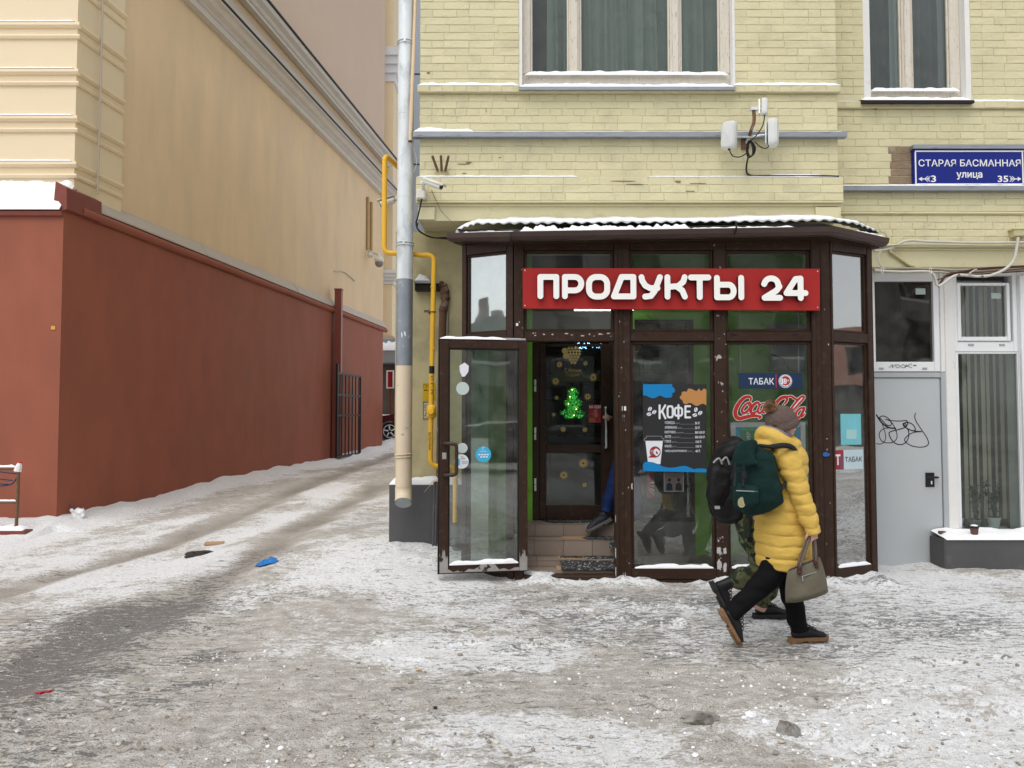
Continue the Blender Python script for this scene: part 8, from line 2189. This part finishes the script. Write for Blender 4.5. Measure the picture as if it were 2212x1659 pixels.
# ================================================================ SMALL THINGS ON THE GROUND AND SILLS
cup = thing('coffee_cup', 'brown paper coffee cup with a snowy lid standing on the planter box', 'cup', at(2105, 1161, 8.10))
c_ = at(2105, 1161, 8.05); c_.z = .383
q = MB(); q.tube([c_, c_ + Vector((0, 0, .092))], [.030, .041], 18); q.build('cup_body', pm('cup_brown', (.13, .075, .06), .6), cup, smooth=True)
q = MB(); q.tube([c_ + Vector((0, 0, .0925)), c_ + Vector((0, 0, .104)), c_ + Vector((0, 0, .112))], [.044, .044, .038], 18); q.build('lid', M['black'], cup)
q = MB(); q.ell(c_ + Vector((0, 0, .112)), (.036, .036, .014), 14, 8); stuff(q.build('snow', M['snow'], smooth=True))
zs_ = zW(1146)
for px, r, mt, lb, h_ in ((2087, .058, 'white', 'white flower pot behind the right shop window, the leftmost', .115), (2124, .065, 'ice', 'greyish flower pot in the middle behind the right shop window', .10), (2167, .066, 'white', 'white flower pot behind the right shop window, the rightmost', .12)):
    c_ = Vector((xW(px, 1130), YW + .16, zs_)); pt = thing('flower_pot', lb, 'flower pot', c_)
    q = MB(); q.tube([c_, c_ + Vector((0, 0, h_ - .02))], [r * .72, r * .97], 18); q.build('pot', M[mt], pt, smooth=True); q = MB(); q.tube([c_ + Vector((0, 0, h_ - .0198)), c_ + Vector((0, 0, h_))], r * 1.04, 18); q.build('rim', M[mt], pt); q = MB(); q.tube([c_ + Vector((0, 0, h_ + .0005)), c_ + Vector((0, 0, h_ + .004))], r * .9, 14); q.build('soil', M['asphalt'], pt)
MB().box(xW(2064), xW(2199), YW + .06, YW + .30, zs_ - .04, zs_ - .001).build('inner_sill', M['white'], yb)
M['leaf'] = pm('house_leaf', (.018, .045, .016), .5, var=.35, vs=14); M['cactus'] = pm('cactus', (.10, .22, .06), .6, var=.2, vs=14)
rl_ = random.Random(12)
for px, y0, lb in ((2124, 1040, 'dark leafy houseplant in the middle pot behind the right shop window'), (2168, 1035, 'dark leafy houseplant in the rightmost pot behind the right shop window')):
    b0 = Vector((xW(px, 1120), YW + .16, zs_ + .10)); pl_ = thing('houseplant', lb, 'plant', b0)
    for k in range(6):
        tip = Vector((xW(px + rl_.uniform(-26, 24), 1060), YW + .16 + rl_.uniform(-.10, .10), zW(rl_.uniform(y0, 1075))))
        pts = catmull([b0, b0.lerp(tip, .5) + Vector((0, 0, .04)), tip], 5); q = MB(); q.tube(pts, .004, 5); q.build('stem', M['leaf'], pl_)
        for j in range(9):
            p = pts[rl_.randrange(3, len(pts))]; d_ = Vector((rl_.gauss(0, 1), rl_.gauss(0, .6), rl_.gauss(.2, .6))).normalized(); L_f = rl_.uniform(.04, .07); s_ = d_.cross(Vector((0, 0, 1))).normalized() * L_f * .3
            q = MB(); q.add([p, p + d_ * L_f * .5 + s_ + Vector((0, 0, .006)), p + d_ * L_f - Vector((0, 0, .01)), p + d_ * L_f * .5 - s_ + Vector((0, 0, .006))], [(0, 1, 2, 3)]); q.build('leaf', M['leaf'], pl_, fix=False)
b0 = Vector((xW(2086, 1120), YW + .16, zs_ + .11)); cc = thing('cactus', 'tall thin green cactus in the leftmost pot behind the right shop window', 'plant', b0)
for dx, h_, r in ((-.012, .30, .012), (.012, .22, .011), (.0, .16, .012)):
    q = MB(); q.tube(catmull([b0 + Vector((dx, 0, 0)), b0 + Vector((dx * 1.6, 0, h_ * .5)), b0 + Vector((dx * 1.3, 0, h_))], 4), r, 8); q.build('stem', M['cactus'], cc, smooth=True)
# litter
def rock(name, c_, r, seed, mt, lab, cat, flat=.6):
    rr = random.Random(seed); mb = MB(); pts = []
    import bmesh
    bm = bmesh.new(); bmesh.ops.create_icosphere(bm, subdivisions=4, radius=1)
    for v in bm.verts:
        p = v.co.copy(); k = 1 + .75 * (float(fbm(np.array([p.x * 1.7 + seed]), np.array([p.y * 1.7 + p.z * 1.3]), seed, 4)[0]) - .5)
        for a_, b__ in ((Vector((.6, -.7, .3)), .62), (Vector((-.8, -.3, .5)), .66), (Vector((.1, .2, 1)), .58)):
            a_ = a_.normalized(); e = p.dot(a_)
            if e > b__: p = p - a_ * (e - b__)
        v.co = Vector((p.x * r[0], p.y * r[1], p.z * r[2])) * k + Vector(c_)
    me = bpy.data.meshes.new(name); bm.to_mesh(me); bm.free(); me.materials.append(mt)
    o = bpy.data.objects.new(name, me); COL.objects.link(o); return tag(o, lab, cat)
for px, py, r, sd_, lb in ((1516, 1550, (.105, .05, .045), 3, 'flat grey lump of dirty ice on the snow in the right foreground'), (1705, 1570, (.062, .05, .062), 6, 'jagged upright lump of dirty ice near the bottom of the picture')):
    g = gp(px, py + 8); g.z = gz(g.x, g.y) + r[2] * .45; rock('ice_lump', g, r, sd_, M['ice'], lb, 'ice lump')
for k, (px, py, r, lb) in enumerate(((1622, 1552, .024, 'largest of the white clods between the two dirty ice lumps'), (1655, 1562, .018, 'white clod just left of the jagged ice lump'), (1608, 1556, .013, 'small white clod at the right end of the flat ice lump'), (1668, 1528, .013, 'small white clod behind the jagged ice lump'), (1915, 1522, .024, 'round white clod alone on the snow at the right'),
                                  (870, 1555, .012, 'small white clod near the bottom left of the middle snow patch'), (1012, 1478, .009, 'tiny white clod on brown slush below the open door'), (1880, 1530, .017, 'greyish white clod left of the round clod at the right'), (1230, 1470, .011, 'tiny white clod on the slush below the coffee poster'))):
    g = gp(px, py); g.z = gz(g.x, g.y) + r * .6; rock('snow_clod', g, (r * 1.2, r, r * .9), 20 + k, M['snow'], lb, 'snow clod')['group'] = 'snow clods in the foreground'
gpx = gp(576, 1221); bg_ = MB(); Vb = []; nb_ = 16; mb_ = 7
for i in range(nb_ + 1):
    for j in range(mb_ + 1):
        u, v = i / nb_ - .5, j / mb_ - .5; e = 1 - (abs(u) * 2) ** 3 * .4
        x, y = gpx.x + u * .20 + .02 * math.sin(v * 7), gpx.y + v * .15 * e + .02 * math.sin(u * 9)
        hz_ = .045 * math.exp(-(v * 2.6) ** 2) * (1 - (abs(u) * 2) ** 2.5) * (.6 + .8 * float(fbm(np.array([u * 9. + 3]), np.array([v * 9.]), 91, 3)[0]))
        Vb.append((x, y, gz(x, y) + .006 + max(0, hz_)))
bg_.add(Vb, [(i * (mb_ + 1) + j, i * (mb_ + 1) + j + 1, (i + 1) * (mb_ + 1) + j + 1, (i + 1) * (mb_ + 1) + j) for i in range(nb_) for j in range(mb_)])
o = bg_.build('plastic_bag', M['bagblue'], smooth=False, fix=False); tag(o, 'crumpled blue plastic bag lying in the lane', 'bag')
g = gp(433, 1197); rock('debris', (g.x, g.y, gz(g.x, g.y) + .01), (.20, .15, .035), 41, M['asphalt'], 'dark trodden lump of debris on the snowy lane', 'debris')
g = gp(463, 1176); o = MB().box(-.11, .11, -.06, .06, -.004, .008).build('cardboard_scrap', M['card']); o.matrix_basis = Matrix.Translation((g.x, g.y, gz(g.x, g.y) + .015)) @ Matrix.Rotation(R(12), 4, 'Z') @ Matrix.Rotation(R(6), 4, 'X'); tag(o, 'small brown cardboard scrap beside the dark debris in the lane', 'cardboard')
q = MB(); pts = [gp(78, 1503), gp(88, 1505), gp(97, 1502), (gp(110, 1503))]; q.tube([Vector((p.x, p.y, gz(p.x, p.y) + .008)) for p in pts], [.006, .010, .005, .009], 6); o = q.build('wrapper', M['redpoint']); tag(o, 'thin red wrapper scrap on the dark slush at the lower left', 'wrapper')
g = gp(905, 1450); o = MB().tube([(g.x - .02, g.y, gz(g.x, g.y) + .01), (g.x + .02, g.y + .01, gz(g.x, g.y) + .012)], .0045, 7).build('cigarette_end', M['posterorange']); tag(o, 'tiny orange cigarette end on the white snow patch', 'cigarette end')
g = gp(940, 1530); g.z = gz(g.x, g.y) + .008; rock('pebble', g, (.012, .010, .010), 60, M['asphalt'], 'small black pebble on the foreground snow', 'pebble')
# snow-covered tuft at the foot of the red wall, dry grass by the plinth
g = gp(168, 1133); tf = thing('snowy_tuft', 'small snow-covered tuft at the foot of the red wall', 'tuft', (g.x, g.y, gz(g.x, g.y)))
rtf = random.Random(9); q = MB()
for k in range(80): a = rtf.uniform(0, 6.28); rr = rtf.uniform(.0, .10); q.ell((g.x + rr * math.cos(a), g.y + rr * math.sin(a) * .5, gz(g.x, g.y) + rtf.uniform(-.03, .15) * (1 - rr * 3)), (rtf.uniform(.015, .035),) * 3, 8, 6)
fused(q, .014, 'clump', M['snow'], tf, 1)['kind'] = 'stuff'
for k in range(6): q = MB(); a = rtf.uniform(-.12, .12); q.tube([(g.x + a * .3, g.y, gz(g.x, g.y)), (g.x + a, g.y - .02, gz(g.x, g.y) + rtf.uniform(.14, .24))], .004, 5); q.build('stalk', M['rustbrown'], tf)
b0 = at(949, 1036, YL - .16); dg_ = thing('dry_grass', 'dry grass tuft sprouting above the dark plinth beside the door', 'grass tuft', b0); q = MB()
for k in range(26):
    e = Vector((rtf.uniform(-.16, .10), rtf.uniform(-.08, .02), rtf.uniform(-.16, .10))); q.tube(catmull([b0, b0 + e * .5 + Vector((0, -.02, .02)), b0 + e], 3), .0016, 4)
q.build('blades', M['beige'], dg_)['kind'] = 'stuff'
# street barrier at the left edge
BY = 10.75; bpt = lambda px, py, dy=0.: at(px, py, BY + dy)
br_ = thing('barrier', 'rusty red and white tubular barrier on snowy feet at the left edge', 'barrier', bpt(38, 1150))
q = MB(); q.tube([bpt(40, 1012), bpt(38, 1080), bpt(35, 1140)], .022, 8); q.build('upright', M['rustbrown'], br_, smooth=True)
q = MB(); q.tube([bpt(40, 1013), bpt(-160, 1011)], .020, 8); q.build('top_rail', M['rustbrown'], br_, smooth=True)
q = MB(); q.tube([bpt(38, 1086), bpt(-160, 1084)], .018, 8); q.build('lower_rail', M['rustbrown'], br_, smooth=True)
for (x0, y0), (x1, y1) in (((35, 1136), (14, 1154)), ((36, 1136), (52, 1148)), ((36, 1136), (35, 1152))): q = MB(); q.tube([bpt(x0, y0), bpt(x1, y1, -.1 if x1 < 40 else .1)], .018, 8); q.build('foot', M['rustbrown'], br_, smooth=True)
MB().box(bpt(-60, 1160).x, bpt(65, 1152).x, BY - .12, BY + .06, .0, .06).build('base', M['redmetal'], br_)
for a, b_, c_ in (((-10, 1018), (22, 1022), (40, 1024)), ((-10, 1050), (25, 1046), (40, 1024)), ((-10, 1034), (10, 1036), (27, 1038)), ((-10, 1043), (8, 1046), (18, 1046))):
    q = MB(); q.tube(catmull([bpt(*a), bpt(*b_), bpt(*c_)], 5), .009, 6); q.build('net_cord', M['navy'], br_, smooth=True)
q = MB(); q.tube([bpt(38, 1018), bpt(41, 1006), bpt(43, 998)], [.05, .04, .018], 8); q.build('tape_knot', M['signwhite'], br_); q = MB(); q.tube([bpt(42, 1003), bpt(43, 997)], .024, 8); q.build('tape_end', pm('tape_red', (.6, .03, .02), .5), br_); q = MB(); q.tube([bpt(36, 1013), bpt(44, 1011)], .034, 8); q.build('tape_band', pm('tape_red2', (.6, .05, .04), .5), br_)
snow_on(bpt(-100, 1011).x, bpt(34, 1011).x, BY - .02, BY + .02, bpt(0, 1012).z + .018, .03); snow_on(bpt(-60, 1084).x, bpt(36, 1085).x, BY - .018, BY + .018, bpt(0, 1085).z + .016, .02)
snow_on(bpt(-60, 1150).x, bpt(60, 1152).x, BY - .12, BY + .06, .06, .05)

# ================================================================ CAR AT THE END OF THE LANE
CYD = 30.2; cx0 = ax(842, CYD); cz = float(hgt(cx0 + 1, CYD))
car = thing('parked_car', 'dark maroon estate car with snow on its roof parked at the end of the lane', 'car', (cx0 + 1.3, CYD + .9, cz))
sc = 1.08
def carx(pts): return [(cx0 + x * sc, cz + z * sc) for x, z in pts]
q = MB(); q.plate(carx([(-.85, .28), (-.90, .55), (-.80, .82), (.25, .98), (2.6, 1.02), (3.35, .95), (3.45, .6), (3.4, .3), (3.1, .28), (3.02, .5), (2.85, .66), (2.6, .72), (2.36, .66), (2.2, .5), (2.12, .28), (.42, .28), (.36, .5), (.2, .66), (0, .72), (-.22, .66), (-.38, .5), (-.44, .28)]), CYD, 1.9)
q.build('body', pm('car_maroon', (.09, .02, .028), .25, .3), car)
q = MB(); q.plate(carx([(.28, .985), (.95, 1.56), (2.7, 1.58), (3.3, 1.0), (2.6, 1.022)]), CYD + .08, 1.72); q.build('cabin', pm('car_glass', (.03, .035, .04), .08), car)
q = MB(); q.plate(carx([(.85, 1.50), (.95, 1.58), (2.72, 1.60), (2.85, 1.5), (2.7, 1.585), (.98, 1.565)]), CYD + .05, 1.78); q.build('roof', pm('car_maroon2', (.09, .02, .028), .25, .3), car)
for x0, x1 in ((.28, .95), (1.55, 1.62), (2.35, 2.45)):
    q = MB(); z0, z1 = (.99, 1.56) if x0 < 1 else (1.0, 1.56); q.plate(carx([(x0, z0), (x0 + .1, z0), (x1 + .08, z1), (x1, z1)]), CYD + .06, .019); q.build('window_pillar', M['black'], car)
for wx in (0, 2.6):
    for wy in (CYD + .02, CYD + 1.68):
        q = MB(); c_ = Vector((cx0 + wx * sc, wy, cz + .34 * sc)); q.tube([c_, c_ + Vector((0, .04, 0)), c_ + Vector((0, .18, 0)), c_ + Vector((0, .2, 0))], [.33, .36, .36, .33], 28); wh = q.build('wheel', M['black'], car, smooth=False)
        q = MB()
        for k in range(5): t = R(90 + k * 72); q.tube([c_ + Vector((.05 * math.cos(t), -.012, .05 * math.sin(t))), c_ + Vector((.24 * math.cos(t + .12), -.010, .24 * math.sin(t + .12)))], .028, 6)
        q.tube([c_ + Vector((.25 * math.cos(t), -.004, .25 * math.sin(t))) for t in np.linspace(0, 6.28, 25)[:-1]], .018, 6, closed=True); q.build('rim', M['galv'], wh)
q = MB(); q.ell((cx0 + .62 * sc, CYD - .13, cz + 1.06 * sc), (.10, .12, .09), 12, 8); q.build('mirror', pm('car_maroon3', (.07, .015, .02), .3), car, smooth=True)
snow_on(cx0 + 1.0, cx0 + 2.95, CYD + .1, CYD + 1.75, cz + 1.60 * sc, .10, n=30); snow_on(cx0 - .7, cx0 + .3, CYD + .15, CYD + 1.7, cz + .90 * sc, .05, n=20)
cb = thing('red_cabinet', 'small red cabinet with white frame on a post behind the parked car', 'cabinet', at(844, 840, 33))
MB().pbox(834, 849, 802, 838, 33, .3, b=.02).build('case', M['signred'], cb); q = MB(); q.ring(ax(834, 32.9), ax(850, 32.9), az(839, 32.9), az(800, 32.9), 32.9, 32.99, .05); q.build('frame', M['white'], cb); MB().pbox(842, 846, 838.5, 900, 33.1, .1).build('post', M['redmetal'], cb)

# ================================================================ THE STREET BEHIND THE CAMERA (seen in the shop's glass)
ob = thing('street_building', 'dark old building across the street, seen only mirrored in the shop glass', 'building', (0, -24, 0))
MB().box(-22, 24, -34, -24, -.5, 11).build('wall', pm('grey_green_render', (.25, .26, .24), .8, var=.15, vs=.4), ob)
MB().box(-22.2, 24.2, -34.2, -23.6, 11.001, 11.5).build('cornice', M['snow'], ob)
for k in range(12):
    for r_, z in enumerate((1.2, 4.6, 8.0)):
        x = -20 + k * 3.7; wn_ = MB().box(x, x + 1.5, -24.0 + .001, -23.96, z, z + 2.1).build('window', M['black'], ob)
        MB().box(x - .12, x + 1.62, -23.999, -23.85, z - .18, z - .01).build('sill', M['snow'], wn_)
fb = thing('far_building', 'pale building with rooftop lettering frames, mirrored in the left angled pane', 'building', (-50, -35, 0))
MB().box(-75, -34, -46, -30, -.5, 9.5).build('wall', pm('pale_green_render', (.30, .37, .34), .8, var=.1, vs=.2), fb)
MB().box(-62, -36, -45, -31, 9.501, 11.0).build('attic', pm('pale_render', (.42, .45, .43), .8), fb)
for k in range(9):
    x = -60 + k * 2.6; q = MB(); h_ = 1.1 if k else 2.4; q.box(x, x + 1.9, -33, -32.8, 11.001, 11.0 + h_); q.build('roof_letter', pm('dull_rose', (.48, .42, .40), .8), fb)
for k in range(12):
    for z in (1.4, 4.2, 7.0): MB().box(-73 + k * 3.3, -71.6 + k * 3.3, -29.999, -29.95, z, z + 1.7).build('window', M['black'], fb)
rbd = thing('far_building', 'rose building with a dark lower floor, mirrored in the right angled pane', 'building', (52, -12, 0))
MB().box(50, 62, -40, -1, 3.6, 7.6).build('wall', pm('rose_render', (.42, .22, .17), .8, var=.1, vs=.3), rbd); MB().box(50.3, 62, -40, -1.2, -.5, 3.599).build('ground_floor', pm('dim_render', (.14, .13, .12), .8, var=.3, vs=.5), rbd)
for k in range(10): MB().box(49.95, 49.999, -38 + k * 3.6, -36.4 + k * 3.6, 4.4, 6.4).build('window', M['black'], rbd)
for cxx, cyy, colr, lb in ((-1.5, -6.5, (.55, .56, .56), 'white car parked across the pavement, mirrored in the open door glass'), (4.6, -6.8, (.05, .06, .07), 'dark car parked across the pavement, mirrored in the right panes')):
    c2_ = thing('parked_car', lb, 'car', (cxx, cyy, 0)); cm_ = pm('car_paint', colr, .25, .2)
    def cxs(pts): return [(cxx + x - 1.3, z) for x, z in pts]
    MB().plate(cxs([(-.85, .28), (-.90, .55), (-.80, .82), (.25, .92), (2.6, .95), (3.35, .9), (3.45, .6), (3.4, .3)]), cyy - 1.75, 1.75).build('body', cm_, c2_)
    MB().plate(cxs([(.28, .921), (.95, 1.42), (2.5, 1.44), (3.2, .93), (2.6, .951)]), cyy - 1.65, 1.55).build('cabin', M['black'], c2_)
    MB().plate(cxs([(.93, 1.421), (1.0, 1.47), (2.4, 1.48), (2.52, 1.441)]), cyy - 1.64, 1.53).build('roof', M['snow'], c2_)
    for wx in (0, 2.6): MB().tube([(cxx + wx - 1.3, cyy - .2, .33), (cxx + wx - 1.3, cyy + .01, .33)], .33, 20).build('wheel', M['black'], c2_)
